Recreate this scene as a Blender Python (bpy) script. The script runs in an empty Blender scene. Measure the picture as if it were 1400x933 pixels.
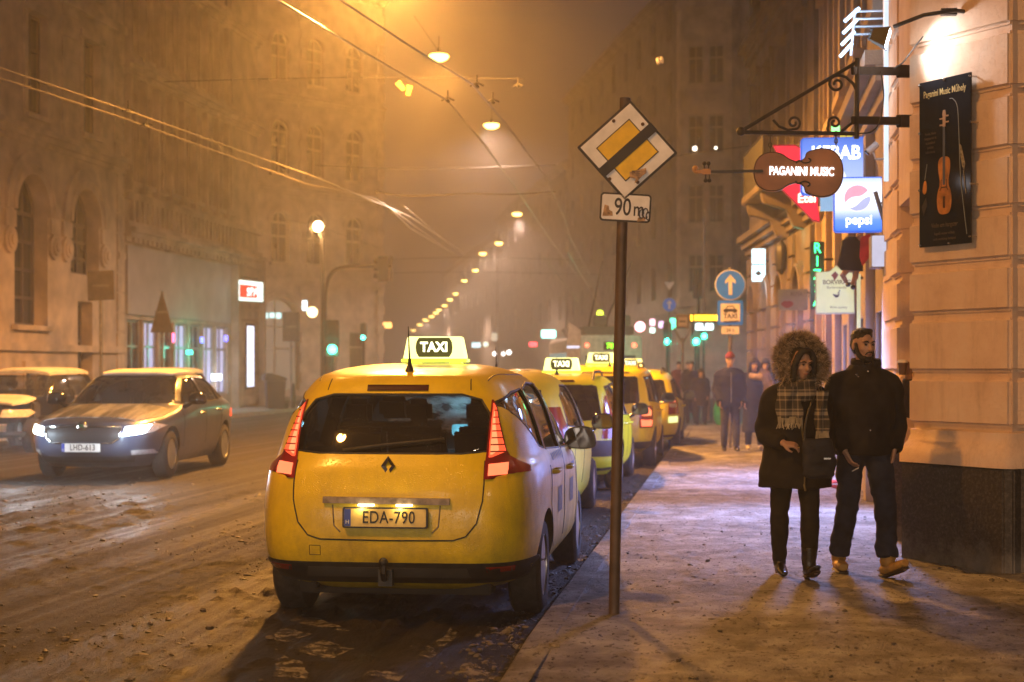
import bpy, bmesh, math, random
import numpy as np
from mathutils import Vector, Matrix
from mathutils.bvhtree import BVHTree

random.seed(7)
C = bpy.context.scene.collection
SC = bpy.context.scene
R = math.radians

# ------------------------------------------------------------------ camera, world, exposure
# world axes follow the street: +Y runs away along the kerb, +X to the right, z = 0 is the pavement
CAM_H = 1.52
F = 2200.0                                     # focal length in pixels of a 1400 px wide frame
TH = math.atan2(300.0, F)
cT, sT = math.cos(TH), math.sin(TH)
ROAD_Z = -0.12


def CW(X, D, z=0.0):
    """camera-aligned ground plan (X right, D depth) -> world"""
    return Vector((X * cT - D * sT, X * sT + D * cT, z))


def PX(px, py, D):
    return CW((px - 700) / F * D, D, CAM_H - (py - 504) / F * D)


cd = bpy.data.cameras.new('camera')
cam = bpy.data.objects.new('camera', cd)
C.objects.link(cam)
cam.location = (0, 0, CAM_H)
cam.rotation_euler = (R(90), 0, TH)
cd.sensor_width = 36
cd.lens = F / 1400 * 36
cd.shift_y = 37.5 / 1400
cd.clip_start, cd.clip_end = 0.1, 2000
cd.dof.use_dof = True
cd.dof.focus_distance = 11.0
cd.dof.aperture_fstop = 2.6
SC.camera = cam

w = bpy.data.worlds.new('World')
SC.world = w
w.use_nodes = True
bg = w.node_tree.nodes['Background']
bg.inputs['Color'].default_value = (0.42, 0.35, 0.50, 1)
bg.inputs['Strength'].default_value = 0.050

SC.view_settings.view_transform = 'Standard'
SC.view_settings.look = 'None'
SC.view_settings.gamma = 1
SC.view_settings.exposure = 0.0
SC.view_settings.use_curve_mapping = False
cy = SC.cycles
cy.use_denoising = True
try:
    cy.denoiser = 'OPENIMAGEDENOISE'
except Exception:
    pass
cy.max_bounces = 5
cy.diffuse_bounces = 2
cy.glossy_bounces = 3
cy.transmission_bounces = 4
cy.transparent_max_bounces = 12
cy.volume_bounces = 0
cy.sample_clamp_indirect = 3.0
cy.sample_clamp_direct = 0.0
cy.caustics_reflective = False
cy.caustics_refractive = False

SODIUM = (1.0, 0.41, 0.070)
SODIUM_FAR = (1.0, 0.66, 0.47)
WARM_WHITE = (1.0, 0.74, 0.50)
LAMP_W = 1900.0


def point_light(name, loc, power, col, rad=0.12, parent=None):
    l = bpy.data.lights.new(name, 'POINT')
    l.energy = power
    l.color = col
    l.shadow_soft_size = rad
    o = bpy.data.objects.new(name, l)
    C.objects.link(o)
    o.location = loc
    o.parent = parent
    return o


def spot_light(name, loc, target, power, col, size=60, blend=.5, rad=0.05):
    l = bpy.data.lights.new(name, 'SPOT')
    l.energy = power
    l.color = col
    l.spot_size = R(size)
    l.spot_blend = blend
    l.shadow_soft_size = rad
    o = bpy.data.objects.new(name, l)
    C.objects.link(o)
    o.location = loc
    d = Vector(target) - Vector(loc)
    o.rotation_euler = d.to_track_quat('-Z', 'Y').to_euler()
    return o


# ------------------------------------------------------------------ materials
MATS = {}


def node_mat(name):
    m = bpy.data.materials.new(name)
    m.use_nodes = True
    nt = m.node_tree
    return m, nt, nt.nodes['Principled BSDF'], nt.nodes, nt.links


def noise(nt, scale, detail=4, rough=.55, coord='Object', stretch=None):
    tc = nt.nodes.new('ShaderNodeTexCoord')
    n = nt.nodes.new('ShaderNodeTexNoise')
    n.inputs['Scale'].default_value = scale
    n.inputs['Detail'].default_value = detail
    n.inputs['Roughness'].default_value = rough
    if stretch:
        mp = nt.nodes.new('ShaderNodeMapping')
        mp.inputs['Scale'].default_value = stretch
        nt.links.new(tc.outputs[coord], mp.inputs['Vector'])
        nt.links.new(mp.outputs['Vector'], n.inputs['Vector'])
    else:
        nt.links.new(tc.outputs[coord], n.inputs['Vector'])
    return n.outputs['Fac']


def ramp(nt, fac, stops):
    r = nt.nodes.new('ShaderNodeValToRGB')
    e = r.color_ramp.elements
    while len(e) < len(stops):
        e.new(0.5)
    for k, (p, c) in enumerate(stops):
        e[k].position = p
        e[k].color = (c[0], c[1], c[2], 1) if isinstance(c, (tuple, list)) else (c, c, c, 1)
    nt.links.new(fac, r.inputs['Fac'])
    return r.outputs['Color']


def mixc(nt, fac, a, b, mode='MIX'):
    m = nt.nodes.new('ShaderNodeMix')
    m.data_type = 'RGBA'
    m.blend_type = mode
    for k, v in (('Factor', fac), ('A', a), ('B', b)):
        s = [i for i in m.inputs if i.name == k and i.type == ('VALUE' if k == 'Factor' else 'RGBA')][0]
        if hasattr(v, 'links'):
            nt.links.new(v, s)
        else:
            s.default_value = v if k == 'Factor' else (v[0], v[1], v[2], 1)
    return [o for o in m.outputs if o.type == 'RGBA'][0]


def bump(nt, b, h, strength=.3, dist=.02):
    n = nt.nodes.new('ShaderNodeBump')
    n.inputs['Strength'].default_value = strength
    n.inputs['Distance'].default_value = dist
    nt.links.new(h, n.inputs['Height'])
    nt.links.new(n.outputs['Normal'], b.inputs['Normal'])
    return n


def M(name, col=(.5, .5, .5), rough=.6, metal=0, var=.12, vscale=6, bmp=0, bscale=60, bdist=.01, emit=None, es=0, coat=0, spec=.5):
    if name in MATS:
        return MATS[name]
    m, nt, b, N, L = node_mat(name)
    b.inputs['Roughness'].default_value = rough
    b.inputs['Metallic'].default_value = metal
    b.inputs['Coat Weight'].default_value = coat
    b.inputs['Coat Roughness'].default_value = .12
    b.inputs['Specular IOR Level'].default_value = spec
    if var:
        f = noise(nt, vscale)
        lo = tuple(max(0, c * (1 - 1.6 * var)) for c in col)
        hi = tuple(min(1, c * (1 + 1.6 * var)) for c in col)
        L.new(ramp(nt, f, [(.3, lo), (.7, hi)]), b.inputs['Base Color'])
    else:
        b.inputs['Base Color'].default_value = (*col, 1)
    if bmp:
        bump(nt, b, noise(nt, bscale, 3), bmp, bdist)
    if emit:
        b.inputs['Emission Color'].default_value = (*emit, 1)
        b.inputs['Emission Strength'].default_value = es
    MATS[name] = m
    return m


def glass(name, tint=(.25, .27, .28), refl=.10, rough=.03, drops=0.0):
    """see-through tinted pane: transparent + mirror by fresnel"""
    if name in MATS:
        return MATS[name]
    m = bpy.data.materials.new(name)
    m.use_nodes = True
    nt = m.node_tree
    nt.nodes.clear()
    out = nt.nodes.new('ShaderNodeOutputMaterial')
    tr = nt.nodes.new('ShaderNodeBsdfTransparent')
    tr.inputs['Color'].default_value = (*tint, 1)
    gl = nt.nodes.new('ShaderNodeBsdfGlossy')
    gl.inputs['Roughness'].default_value = rough
    fr = nt.nodes.new('ShaderNodeFresnel')
    fr.inputs['IOR'].default_value = 1.55
    ad = nt.nodes.new('ShaderNodeMath')
    ad.operation = 'ADD'
    ad.use_clamp = True
    ad.inputs[1].default_value = refl
    nt.links.new(fr.outputs[0], ad.inputs[0])
    mx = nt.nodes.new('ShaderNodeMixShader')
    nt.links.new(ad.outputs[0], mx.inputs['Fac'])
    nt.links.new(tr.outputs[0], mx.inputs[1])
    nt.links.new(gl.outputs[0], mx.inputs[2])
    last = mx.outputs[0]
    if drops:
        df = nt.nodes.new('ShaderNodeBsdfDiffuse')
        df.inputs['Color'].default_value = (.5, .5, .5, 1)
        f = noise(nt, 130, 3, .6)
        f2 = noise(nt, 7, 3, .6)
        k = ramp(nt, f, [(.52, 0.0), (.70, 1.0)])
        k2 = ramp(nt, f2, [(.35, .1), (.75, 1.0)])
        mu = nt.nodes.new('ShaderNodeMath')
        mu.operation = 'MULTIPLY'
        nt.links.new(k, mu.inputs[0])
        nt.links.new(k2, mu.inputs[1])
        mu2 = nt.nodes.new('ShaderNodeMath')
        mu2.operation = 'MULTIPLY'
        mu2.inputs[1].default_value = drops
        nt.links.new(mu.outputs[0], mu2.inputs[0])
        m2 = nt.nodes.new('ShaderNodeMixShader')
        nt.links.new(mu2.outputs[0], m2.inputs['Fac'])
        nt.links.new(last, m2.inputs[1])
        nt.links.new(df.outputs[0], m2.inputs[2])
        last = m2.outputs[0]
    nt.links.new(last, out.inputs['Surface'])
    MATS[name] = m
    return m


def E(name, col, strength, base=None):
    """self-lit material (signs, lamps, added glows)"""
    if name in MATS:
        return MATS[name]
    m, nt, b, N, L = node_mat(name)
    b.inputs['Base Color'].default_value = (*(base or tuple(min(1, c * .12) for c in col)), 1)
    b.inputs['Roughness'].default_value = .4
    f = noise(nt, 9, 2)
    k = ramp(nt, f, [(.2, .86), (.8, 1.0)])
    L.new(mixc(nt, 1.0, k, col, 'MULTIPLY'), b.inputs['Emission Color'])
    b.inputs['Emission Strength'].default_value = strength
    MATS[name] = m
    return m


# ------------------------------------------------------------------ mesh building
class MB:
    def __init__(self):
        self.v, self.f, self.mi = [], [], []
        self.cur = 0

    def add(self, vs, fs, mt=None):
        o = len(self.v)
        for p in vs:
            p = Vector(p)
            self.v.append(mt @ p if mt else p)
        for f in fs:
            self.f.append([i + o for i in f])
            self.mi.append(self.cur)
        return self

    def box(self, x0, x1, y0, y1, z0, z1, mt=None):
        vs = [(x, y, z) for z in (z0, z1) for y in (y0, y1) for x in (x0, x1)]
        return self.add(vs, [(0, 2, 3, 1), (4, 5, 7, 6), (0, 1, 5, 4), (2, 6, 7, 3), (0, 4, 6, 2), (1, 3, 7, 5)], mt)

    def cbox(self, c, s, mt=None):
        return self.box(c[0] - s[0] / 2, c[0] + s[0] / 2, c[1] - s[1] / 2, c[1] + s[1] / 2, c[2] - s[2] / 2, c[2] + s[2] / 2, mt)

    def tube(self, pts, r, n=8, cap=True, ref=None, flat=1.0):
        pts = [Vector(p) for p in pts]
        rs = r if isinstance(r, (list, tuple)) else [r] * len(pts)
        rings = []
        a = None
        for i, p in enumerate(pts):
            d = (pts[min(i + 1, len(pts) - 1)] - pts[max(i - 1, 0)])
            if d.length < 1e-9:
                d = Vector((0, 0, 1))
            d.normalize()
            if a is None:
                a = Vector(ref) if ref else (Vector((1, 0, 0)) if abs(d.x) < .9 else Vector((0, 1, 0)))
            a = (a - d * a.dot(d))
            if a.length < 1e-6:
                a = d.orthogonal()
            a.normalize()
            b = d.cross(a)
            rr = rs[i]
            ra, rb = rr if isinstance(rr, (tuple, list)) else (rr, rr * flat)
            rings.append([p + a * (ra * math.cos(2 * math.pi * k / n)) + b * (rb * math.sin(2 * math.pi * k / n)) for k in range(n)])
        vs = [q for rg in rings for q in rg]
        fs = []
        for i in range(len(pts) - 1):
            for k in range(n):
                k2 = (k + 1) % n
                fs.append((i * n + k, i * n + k2, (i + 1) * n + k2, (i + 1) * n + k))
        if cap:
            fs.append(tuple(range(n - 1, -1, -1)))
            fs.append(tuple((len(pts) - 1) * n + k for k in range(n)))
        return self.add(vs, fs)

    def cyl(self, p0, p1, r0, r1=None, n=16):
        return self.tube([p0, p1], [r0, r0 if r1 is None else r1], n)

    def lathe(self, prof, n=24, mt=None, closed=False):
        """profile (r, z) round local z"""
        vs = [(r * math.cos(2 * math.pi * k / n), r * math.sin(2 * math.pi * k / n), z) for r, z in prof for k in range(n)]
        fs = []
        m = len(prof)
        for i in range(m if closed else m - 1):
            j = (i + 1) % m
            for k in range(n):
                k2 = (k + 1) % n
                fs.append((i * n + k, i * n + k2, j * n + k2, j * n + k))
        if not closed:
            fs.append(tuple(range(n - 1, -1, -1)))
            fs.append(tuple((m - 1) * n + k for k in range(n)))
        return self.add(vs, fs, mt)

    def ball(self, c, r, n=16, m=10, mt=None):
        r = r if isinstance(r, (tuple, list)) else (r, r, r)
        vs = [(c[0], c[1], c[2] - r[2])]
        for i in range(1, m):
            a = -math.pi / 2 + math.pi * i / m
            for k in range(n):
                t = 2 * math.pi * k / n
                vs.append((c[0] + r[0] * math.cos(a) * math.cos(t), c[1] + r[1] * math.cos(a) * math.sin(t), c[2] + r[2] * math.sin(a)))
        vs.append((c[0], c[1], c[2] + r[2]))
        fs = [(0, 1 + (k + 1) % n, 1 + k) for k in range(n)]
        for i in range(m - 2):
            for k in range(n):
                k2 = (k + 1) % n
                fs.append((1 + i * n + k, 1 + i * n + k2, 1 + (i + 1) * n + k2, 1 + (i + 1) * n + k))
        t = len(vs) - 1
        fs += [(1 + (m - 2) * n + k, 1 + (m - 2) * n + (k + 1) % n, t) for k in range(n)]
        return self.add(vs, fs, mt)

    def prism(self, poly, d0, d1, plane='xz', mt=None):
        """polygon given in a plane, extruded from d0 to d1 along the third axis"""
        def P(a, b, d):
            return {'xz': (a, d, b), 'yz': (d, a, b), 'xy': (a, b, d)}[plane]
        n = len(poly)
        area = sum(poly[i][0] * poly[(i + 1) % n][1] - poly[(i + 1) % n][0] * poly[i][1] for i in range(n))
        if area < 0:
            poly = poly[::-1]
        vs = [P(a, b, d0) for a, b in poly] + [P(a, b, d1) for a, b in poly]
        fs = [tuple(range(n)), tuple(range(2 * n - 1, n - 1, -1))]
        fs += [(i, i + n, (i + 1) % n + n, (i + 1) % n) for i in range(n)]
        if plane != 'xz':
            fs = [tuple(reversed(f)) for f in fs]
        if d1 < d0:
            fs = [tuple(reversed(f)) for f in fs]
        return self.add(vs, fs, mt)

    def grid(self, P, flip=False):
        m, n = len(P), len(P[0])
        fs = []
        for i in range(m - 1):
            for j in range(n - 1):
                q = (i * n + j, i * n + j + 1, (i + 1) * n + j + 1, (i + 1) * n + j)
                fs.append(q[::-1] if flip else q)
        return self.add([p for row in P for p in row], fs)

    def mesh(self, name):
        me = bpy.data.meshes.new(name)
        me.from_pydata([tuple(p) for p in self.v], [], self.f)
        return me

    def build(self, name, mats, parent=None, smooth=None, bevel=0, seg=2, fix=False, label=None, loc=None, rot=None):
        me = self.mesh(name)
        if fix or bevel:
            bm = bmesh.new()
            bm.from_mesh(me)
            if fix:
                bmesh.ops.remove_doubles(bm, verts=bm.verts, dist=1e-5)
                bmesh.ops.recalc_face_normals(bm, faces=bm.faces)
            if bevel:
                es = [e for e in bm.edges if len(e.link_faces) == 2 and e.calc_face_angle(0) > .5]
                bmesh.ops.bevel(bm, geom=es, offset=bevel, segments=seg, affect='EDGES', clamp_overlap=True)
            bm.to_mesh(me)
            bm.free()
        elif any(self.mi):
            me.polygons.foreach_set('material_index', self.mi)
        return link(name, me, mats, parent, smooth, label, loc, rot)


def link(name, me, mats, parent=None, smooth=None, label=None, loc=None, rot=None):
    for m in (mats if isinstance(mats, (list, tuple)) else [mats]):
        if m is not None:
            me.materials.append(m)
    if smooth is not None:
        me.polygons.foreach_set('use_smooth', [True] * len(me.polygons))
        me.set_sharp_from_angle(angle=R(smooth))
    o = bpy.data.objects.new(name, me)
    C.objects.link(o)
    o.parent = parent
    if label:
        o['label'] = label
    if loc is not None:
        o.location = loc
    if rot is not None:
        o.rotation_euler = rot
    return o


def tag(o, label, cat, group=None, kind=None):
    o['label'] = label
    o['category'] = cat
    if group:
        o['group'] = group
    if kind:
        o['kind'] = kind
    return o


def thing(name, label, cat, loc=(0, 0, 0), rotz=0, group=None):
    o = bpy.data.objects.new(name, None)
    C.objects.link(o)
    o.empty_display_size = .2
    o.location = loc
    o.rotation_euler = (0, 0, rotz)
    return tag(o, label, cat, group)


def struct(o, label, cat=None):
    o['kind'] = 'structure'
    o['label'] = label
    o['category'] = cat or o.name.replace('_', ' ')
    return o


def copy_tree(o, parent=None):
    c = o.copy()
    C.objects.link(c)
    c.parent = parent
    for ch in list(o.children):
        copy_tree(ch, c)
    return c


def text_mesh(s, size, extrude=.002, bold=0.0, sx=1.0, align='CENTER', spacing=1.0, bevel=0.0):
    cu = bpy.data.curves.new('lettering', 'FONT')
    cu.body = s
    cu.size = size
    cu.extrude = extrude
    cu.offset = bold
    cu.align_x = align
    cu.align_y = 'CENTER'
    cu.space_character = spacing
    cu.resolution_u = 6
    if bevel:
        cu.bevel_depth = bevel
    o = bpy.data.objects.new('lettering', cu)
    me = bpy.data.meshes.new_from_object(o)
    bpy.data.objects.remove(o)
    bpy.data.curves.remove(cu)
    me.transform(Matrix.Diagonal((sx, 1, 1, 1)))
    me.materials.clear()
    return me


def text(s, size, mat, parent, loc, rotz=0.0, tilt=90, roll=0.0, name='lettering', **k):
    """lettering standing upright, readable from -y of the parent (rotz turns it)"""
    me = text_mesh(s, size, **k)
    me.transform(Matrix.Translation(loc) @ Matrix.Rotation(rotz, 4, 'Z') @ Matrix.Rotation(R(tilt), 4, 'X') @ Matrix.Rotation(roll, 4, 'Z'))
    return link(name, me, mat, parent)


def rrect(x0, x1, z0, z1, r, n=5):
    out = []
    for cx, cz, a0 in ((x1 - r, z1 - r, 0), (x0 + r, z1 - r, 90), (x0 + r, z0 + r, 180), (x1 - r, z0 + r, 270)):
        for k in range(n + 1):
            a = R(a0 + 90 * k / n)
            out.append((cx + r * math.cos(a), cz + r * math.sin(a)))
    return out


def disc(cx, cz, r, n=32):
    return [(cx + r * math.cos(2 * math.pi * k / n), cz + r * math.sin(2 * math.pi * k / n)) for k in range(n)]


def smooth_path(pts, k=6, closed=False):
    """Catmull-Rom through the points"""
    P = [Vector(p) for p in pts]
    n = len(P)
    out = []
    rng = n if closed else n - 1
    for i in range(rng):
        g = (lambda j: P[j % n]) if closed else (lambda j: P[max(0, min(n - 1, j))])
        p0, p1, p2, p3 = g(i - 1), g(i), g(i + 1), g(i + 2)
        for s in range(k):
            t = s / k
            out.append(.5 * ((2 * p1) + (p2 - p0) * t + (2 * p0 - 5 * p1 + 4 * p2 - p3) * t * t + (3 * p1 - p0 - 3 * p2 + p3) * t ** 3))
    if not closed:
        out.append(P[-1])
    return out


def smooth2(pts, k=6):
    return [(p.x, p.y) for p in smooth_path([(a, b, 0) for a, b in pts], k, True)]


def apply_mods(me, mods, mats=()):
    """mods: list of (type, dict); returns a new evaluated mesh"""
    o = bpy.data.objects.new('work', me)
    C.objects.link(o)
    for t, kw in mods:
        m = o.modifiers.new(t, t)
        for k, v in kw.items():
            setattr(m, k, v)
    dg = bpy.context.evaluated_depsgraph_get()
    out = bpy.data.meshes.new_from_object(o.evaluated_get(dg), preserve_all_data_layers=False, depsgraph=dg)
    bpy.data.objects.remove(o)
    return out


# fractal value noise (numpy) for the ground relief
def vnoise(x, y, seed=0):
    xi, yi = np.floor(x).astype(np.int64), np.floor(y).astype(np.int64)
    fx, fy = x - xi, y - yi
    fx, fy = fx * fx * (3 - 2 * fx), fy * fy * (3 - 2 * fy)

    def h(a, b):
        n = (a * 374761393 + b * 668265263 + seed * 974634777) & 0x7fffffff
        n = ((n ^ (n >> 13)) * 1274126177) & 0x7fffffff
        return ((n ^ (n >> 16)) & 0xffff) / 65535.0
    return (h(xi, yi) * (1 - fx) + h(xi + 1, yi) * fx) * (1 - fy) + (h(xi, yi + 1) * (1 - fx) + h(xi + 1, yi + 1) * fx) * fy


def fbm(x, y, o=4, seed=0):
    a, s, t = .5, 0, 0
    for k in range(o):
        s = s + a * vnoise(x * 2 ** k, y * 2 ** k, seed + k)
        t += a
        a *= .5
    return s / t

# ================================================================== SETTING: ground, pavements
def road_h(t, s):
    t, s = np.asarray(t, float), np.asarray(s, float)
    base = .022 * (fbm(t * .9, s * .12, 3, 1) - .5) + .026 * (fbm(t * 5.0, s * .13, 4, 5) - .5)
    fine = .013 * (fbm(t * 13, s * 8, 3, 9) - .5)
    clod = np.clip(fbm(t * 8.5, s * 7.5, 3, 21) - .61, 0, 1) * .20 * np.clip(fbm(t * .6, s * .25, 2, 31) * 2.2 - .55, 0, 1)
    ruts = -.012 * np.exp(-((np.mod(t + .35, 1.62) - .8) / .22) ** 2) * np.clip((t < -3.4) * 1.0, 0, 1)
    crown = .16 * np.exp(-((t + 8.5) / 4.0) ** 2)
    return ROAD_Z + base + fine + clod + ruts + crown


def walk_h(t, s):
    t, s = np.asarray(t, float), np.asarray(s, float)
    h = .014 * (fbm(t * 1.6, s * 1.1, 3, 41) - .5) + .012 * (fbm(t * 6, s * 5, 4, 45) - .5)
    prints = -.030 * np.clip(fbm(t * 4.2, s * 2.9, 2, 51) - .58, 0, 1) * 3
    clod = np.clip(fbm(t * 12, s * 10, 3, 61) - .70, 0, 1) * .10
    ramp = np.clip((9.3 - s) / 1.6, 0, 1) * -.06 * np.clip((.9 - t) / 1.6, 0, 1)
    return h + prints + clod + ramp


def axis(segs):
    out = []
    for a, b, d in segs:
        n = max(1, int(round((b - a) / d)))
        out += list(np.linspace(a, b, n + 1)[:-1])
    out.append(segs[-1][1])
    return np.array(out)


def ground_mesh(name, ts, ss, hf, mat):
    T, S = np.meshgrid(ts, ss)
    Z = hf(T, S)
    n, m = len(ts), len(ss)
    vs = np.stack([T, S, Z], -1).reshape(-1, 3)
    i = np.arange(m - 1)[:, None] * n + np.arange(n - 1)[None, :]
    fs = np.stack([i, i + 1, i + n + 1, i + n], -1).reshape(-1, 4)
    me = bpy.data.meshes.new(name)
    me.from_pydata(vs.tolist(), [], fs.tolist())
    return link(name, me, mat, None, 180)


def mat_road():
    m, nt, b, N, L = node_mat('slushy_road')
    long = noise(nt, 1.0, 7, .66, stretch=(7.0, .22, 1))
    track = noise(nt, 1.0, 6, .66, stretch=(3.4, .03, 1))
    clump = noise(nt, 5.5, 8, .72, stretch=(1, .45, 1))
    grit = noise(nt, 46, 4, .7)
    c1 = ramp(nt, long, [(.36, (.028, .021, .016)), (.47, (.060, .046, .036)), (.58, (.10, .082, .068)), (.70, (.24, .215, .19))])
    c2 = ramp(nt, clump, [(.36, (.022, .018, .016)), (.50, (.080, .066, .055)), (.60, (.14, .12, .105)), (.70, (.32, .30, .28))])
    c3 = ramp(nt, track, [(.38, (.024, .018, .014)), (.49, (.072, .057, .046)), (.62, (.17, .15, .13))])
    c = mixc(nt, .30, mixc(nt, .55, c1, c3), c2)
    g = ramp(nt, grit, [(.36, .30), (.60, 1.0)])
    L.new(mixc(nt, 1.0, mixc(nt, .85, c, g, 'MULTIPLY'), (.38, .345, .315), 'MULTIPLY'), b.inputs['Base Color'])
    rr = ramp(nt, track, [(.38, .46), (.58, .80)])
    L.new(rr, b.inputs['Roughness'])
    b.inputs['Specular IOR Level'].default_value = .35
    add = N.new('ShaderNodeMath')
    add.operation = 'MULTIPLY_ADD'
    add.inputs[1].default_value = .5
    L.new(noise(nt, 120, 3, .7), add.inputs[0])
    L.new(noise(nt, 1.0, 6, .7, stretch=(26, 7, 20)), add.inputs[2])
    bump(nt, b, add.outputs[0], 1.0, .05)
    return m


def mat_walk():
    m, nt, b, N, L = node_mat('trodden_snow')
    big = noise(nt, .75, 6, .6)
    mid = noise(nt, 3.2, 6, .65)
    spk = noise(nt, 24, 4, .62, stretch=(1, .6, 1))
    c1 = ramp(nt, big, [(.34, (.10, .088, .076)), (.50, (.20, .182, .165)), (.64, (.44, .43, .42))])
    c2 = ramp(nt, mid, [(.36, (.075, .065, .057)), (.48, (.20, .182, .165)), (.64, (.46, .45, .44))])
    c = mixc(nt, .5, c1, c2)
    dirt = ramp(nt, spk, [(.57, (1, 1, 1)), (.64, (.22, .19, .16))])
    L.new(mixc(nt, .85, c, dirt, 'MULTIPLY'), b.inputs['Base Color'])
    b.inputs['Roughness'].default_value = .7
    b.inputs['Specular IOR Level'].default_value = .25
    add = N.new('ShaderNodeMath')
    add.operation = 'MULTIPLY_ADD'
    add.inputs[1].default_value = .6
    L.new(noise(nt, 75, 3, .7), add.inputs[0])
    L.new(noise(nt, 13, 5, .65), add.inputs[2])
    bump(nt, b, add.outputs[0], 1.0, .04)
    return m


ROADM, WALKM = mat_road(), mat_walk()
ts = axis([(-260, -60, 20), (-60, -18, 3), (-18, -10, .22), (-10, -6, .08), (-6, -.8, .045), (-.8, 3, .5), (3, 20, 4), (20, 200, 20)])
ss = axis([(-60, 4, 8), (4, 6.4, .3), (6.4, 14, .05), (14, 24, .10), (24, 40, .25), (40, 80, 1), (80, 420, 10)])
g = ground_mesh('road', ts, ss, road_h, ROADM)
struct(g, 'street surface covered with brown churned slush and tyre tracks', 'road')

ts = axis([(-1.0, 1.4, .035), (1.4, 3, .06), (3, 9, .5)])
ss = axis([(-6, 6.2, .6), (6.2, 15, .035), (15, 24, .08), (24, 44, .3)])
g = ground_mesh('pavement', ts, ss, walk_h, WALKM)
struct(g, 'trampled snowy pavement where the couple walks', 'pavement')

mb = MB()
kz = lambda s: .003 - .06 * min(1, max(0, (9.3 - s) / 1.6))
ys = list(np.linspace(-6, 6, 6)) + list(np.arange(6.5, 44.1, .9))
rows = []
for y in ys:
    z = kz(y)
    rows.append([(-1.17, y, -.25), (-1.165, y, z - .03), (-1.14, y, z), (-1.0, y, z + .002), (-.985, y, -.02)])
mb.grid(rows, True)
M('kerb_stone', (.25, .235, .22), .7, var=.3, vscale=8, bmp=.4, bscale=40)
o = mb.build('kerb', WALKM, None, 40)
struct(o, 'wet stone kerb between the taxi rank and the pavement', 'kerb')

for nm, t0, t1, s0, s1, lab in (('pavement_left', -30, -16.4, -10, 63.5, 'snowy pavement along the arched facades on the left side'),
                                ('pavement_far', -60, -14.5, 74, 200, 'snowy pavement beyond the side street on the left')):
    g = ground_mesh(nm, axis([(t0, t1, .8)]), axis([(s0, s1, 1.0)]), lambda t, s: .012 + walk_h(t, s) * 1.5, WALKM)
    struct(g, lab, 'pavement')
    mb = MB()
    mb.box(t1, t1 + .15, s0, s1, -.25, .02)
    o = mb.build('kerb', MATS['kerb_stone'], None, None, .02)
    struct(o, 'stone kerb edging ' + lab, 'kerb')
# pavement of the right side where the facade line bends to the left
mb = MB()
a, b_ = CW(5.0, 31, 0), CW(5.2, 44, 0)
c_, d_ = CW(16, 44, 0), CW(16, 31, 0)
mb.add([(*a.xy, .016), (*d_.xy, .016), (*c_.xy, .016), (*b_.xy, .016)], [(0, 1, 2, 3)])
o = mb.build('pavement_corner', WALKM)
struct(o, 'snowy pavement by the far shops on the right', 'pavement')

# pale snow remnants left between the tyre tracks behind the front taxi
mp = M('pale_ground_mark', (.16, .145, .125), .65, var=.4, vscale=14, bmp=.5, bscale=60)
nt_ = mp.node_tree
tr_ = nt_.nodes.new('ShaderNodeBsdfTransparent')
mx_ = nt_.nodes.new('ShaderNodeMixShader')
nt_.links.new(ramp(nt_, noise(nt_, 9, 6, .72), [(.44, 0.0), (.56, 1.0)]), mx_.inputs['Fac'])
nt_.links.new(tr_.outputs[0], mx_.inputs[1])
nt_.links.new(nt_.nodes['Principled BSDF'].outputs[0], mx_.inputs[2])
nt_.links.new(mx_.outputs[0], nt_.nodes['Material Output'].inputs['Surface'])
mb = MB()


def paint(poly, n=9):
    p00, p10, p11, p01 = [Vector(p) for p in poly]
    P = []
    for i in range(n + 1):
        v = i / n
        row = []
        for j in range(n + 1):
            u = j / n
            q = (p00 * (1 - u) + p10 * u) * (1 - v) + (p01 * (1 - u) + p11 * u) * v
            du = .02 * (vnoise(np.array(q.x * 9.0), np.array(q.y * 9.0), 3) - .5)
            row.append((q.x + float(du), q.y + float(du), float(road_h(q.x, q.y)) + .0025))
        P.append(row)
    mb.grid(P)


def gp(px, py):
    D = (CAM_H - ROAD_Z) * F / (py - 504)
    v = CW((px - 700) / F * D, D)
    return (v.x, v.y)


for q in ([(396, 853), (460, 868), (478, 868), (418, 842)], [(375, 888), (428, 872), (388, 862), (374, 872)],
          [(402, 898), (452, 906), (485, 890), (440, 882)], [(376, 932), (424, 932), (414, 912), (378, 906)],
          [(572, 900), (590, 905), (630, 868), (618, 866)], [(500, 930), (545, 936), (560, 926), (512, 922)],
          [(620, 922), (650, 934), (690, 934), (640, 908)], [(676, 868), (700, 872), (716, 862), (692, 858)]):
    paint([gp(*p) for p in q])
o = mb.build('snow_patches', mp, None, 180)
struct(o, 'pale broken snow remnants between tyre tracks behind the front taxi', 'road marking')
mb = MB()
poly = [gp(*p) for p in [(700, 868), (700, 880), (712, 893), (735, 904), (765, 908)]]
pts = [(x, y, float(max(road_h(x, y), walk_h(x, y) if x > -1 else -1)) + .006) for x, y in smooth2(poly, 5)[:-5]]
mb.tube(pts, .016, 5, flat=.4)
struct(mb.build('kerb_line', mp, None, 60), 'thin pale curved line at the dropped kerb', 'road marking')

# loose slush crumbs thrown up by the wheels
rc = random.Random(5)
mb = MB()
base_ball = MB().ball((0, 0, 0), 1.0, 7, 5)


def crumb(t, s, r, z):
    a = rc.uniform(0, 6.28)
    m4 = Matrix.Translation((t, s, z)) @ Matrix.Rotation(a, 4, 'Z') @ Matrix.Diagonal((r * rc.uniform(.7, 1.6), r * rc.uniform(.6, 1.3), r * rc.uniform(.35, .8), 1))
    mb.add([v * rc.uniform(.6, 1.3) for v in base_ball.v], base_ball.f, m4)


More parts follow.
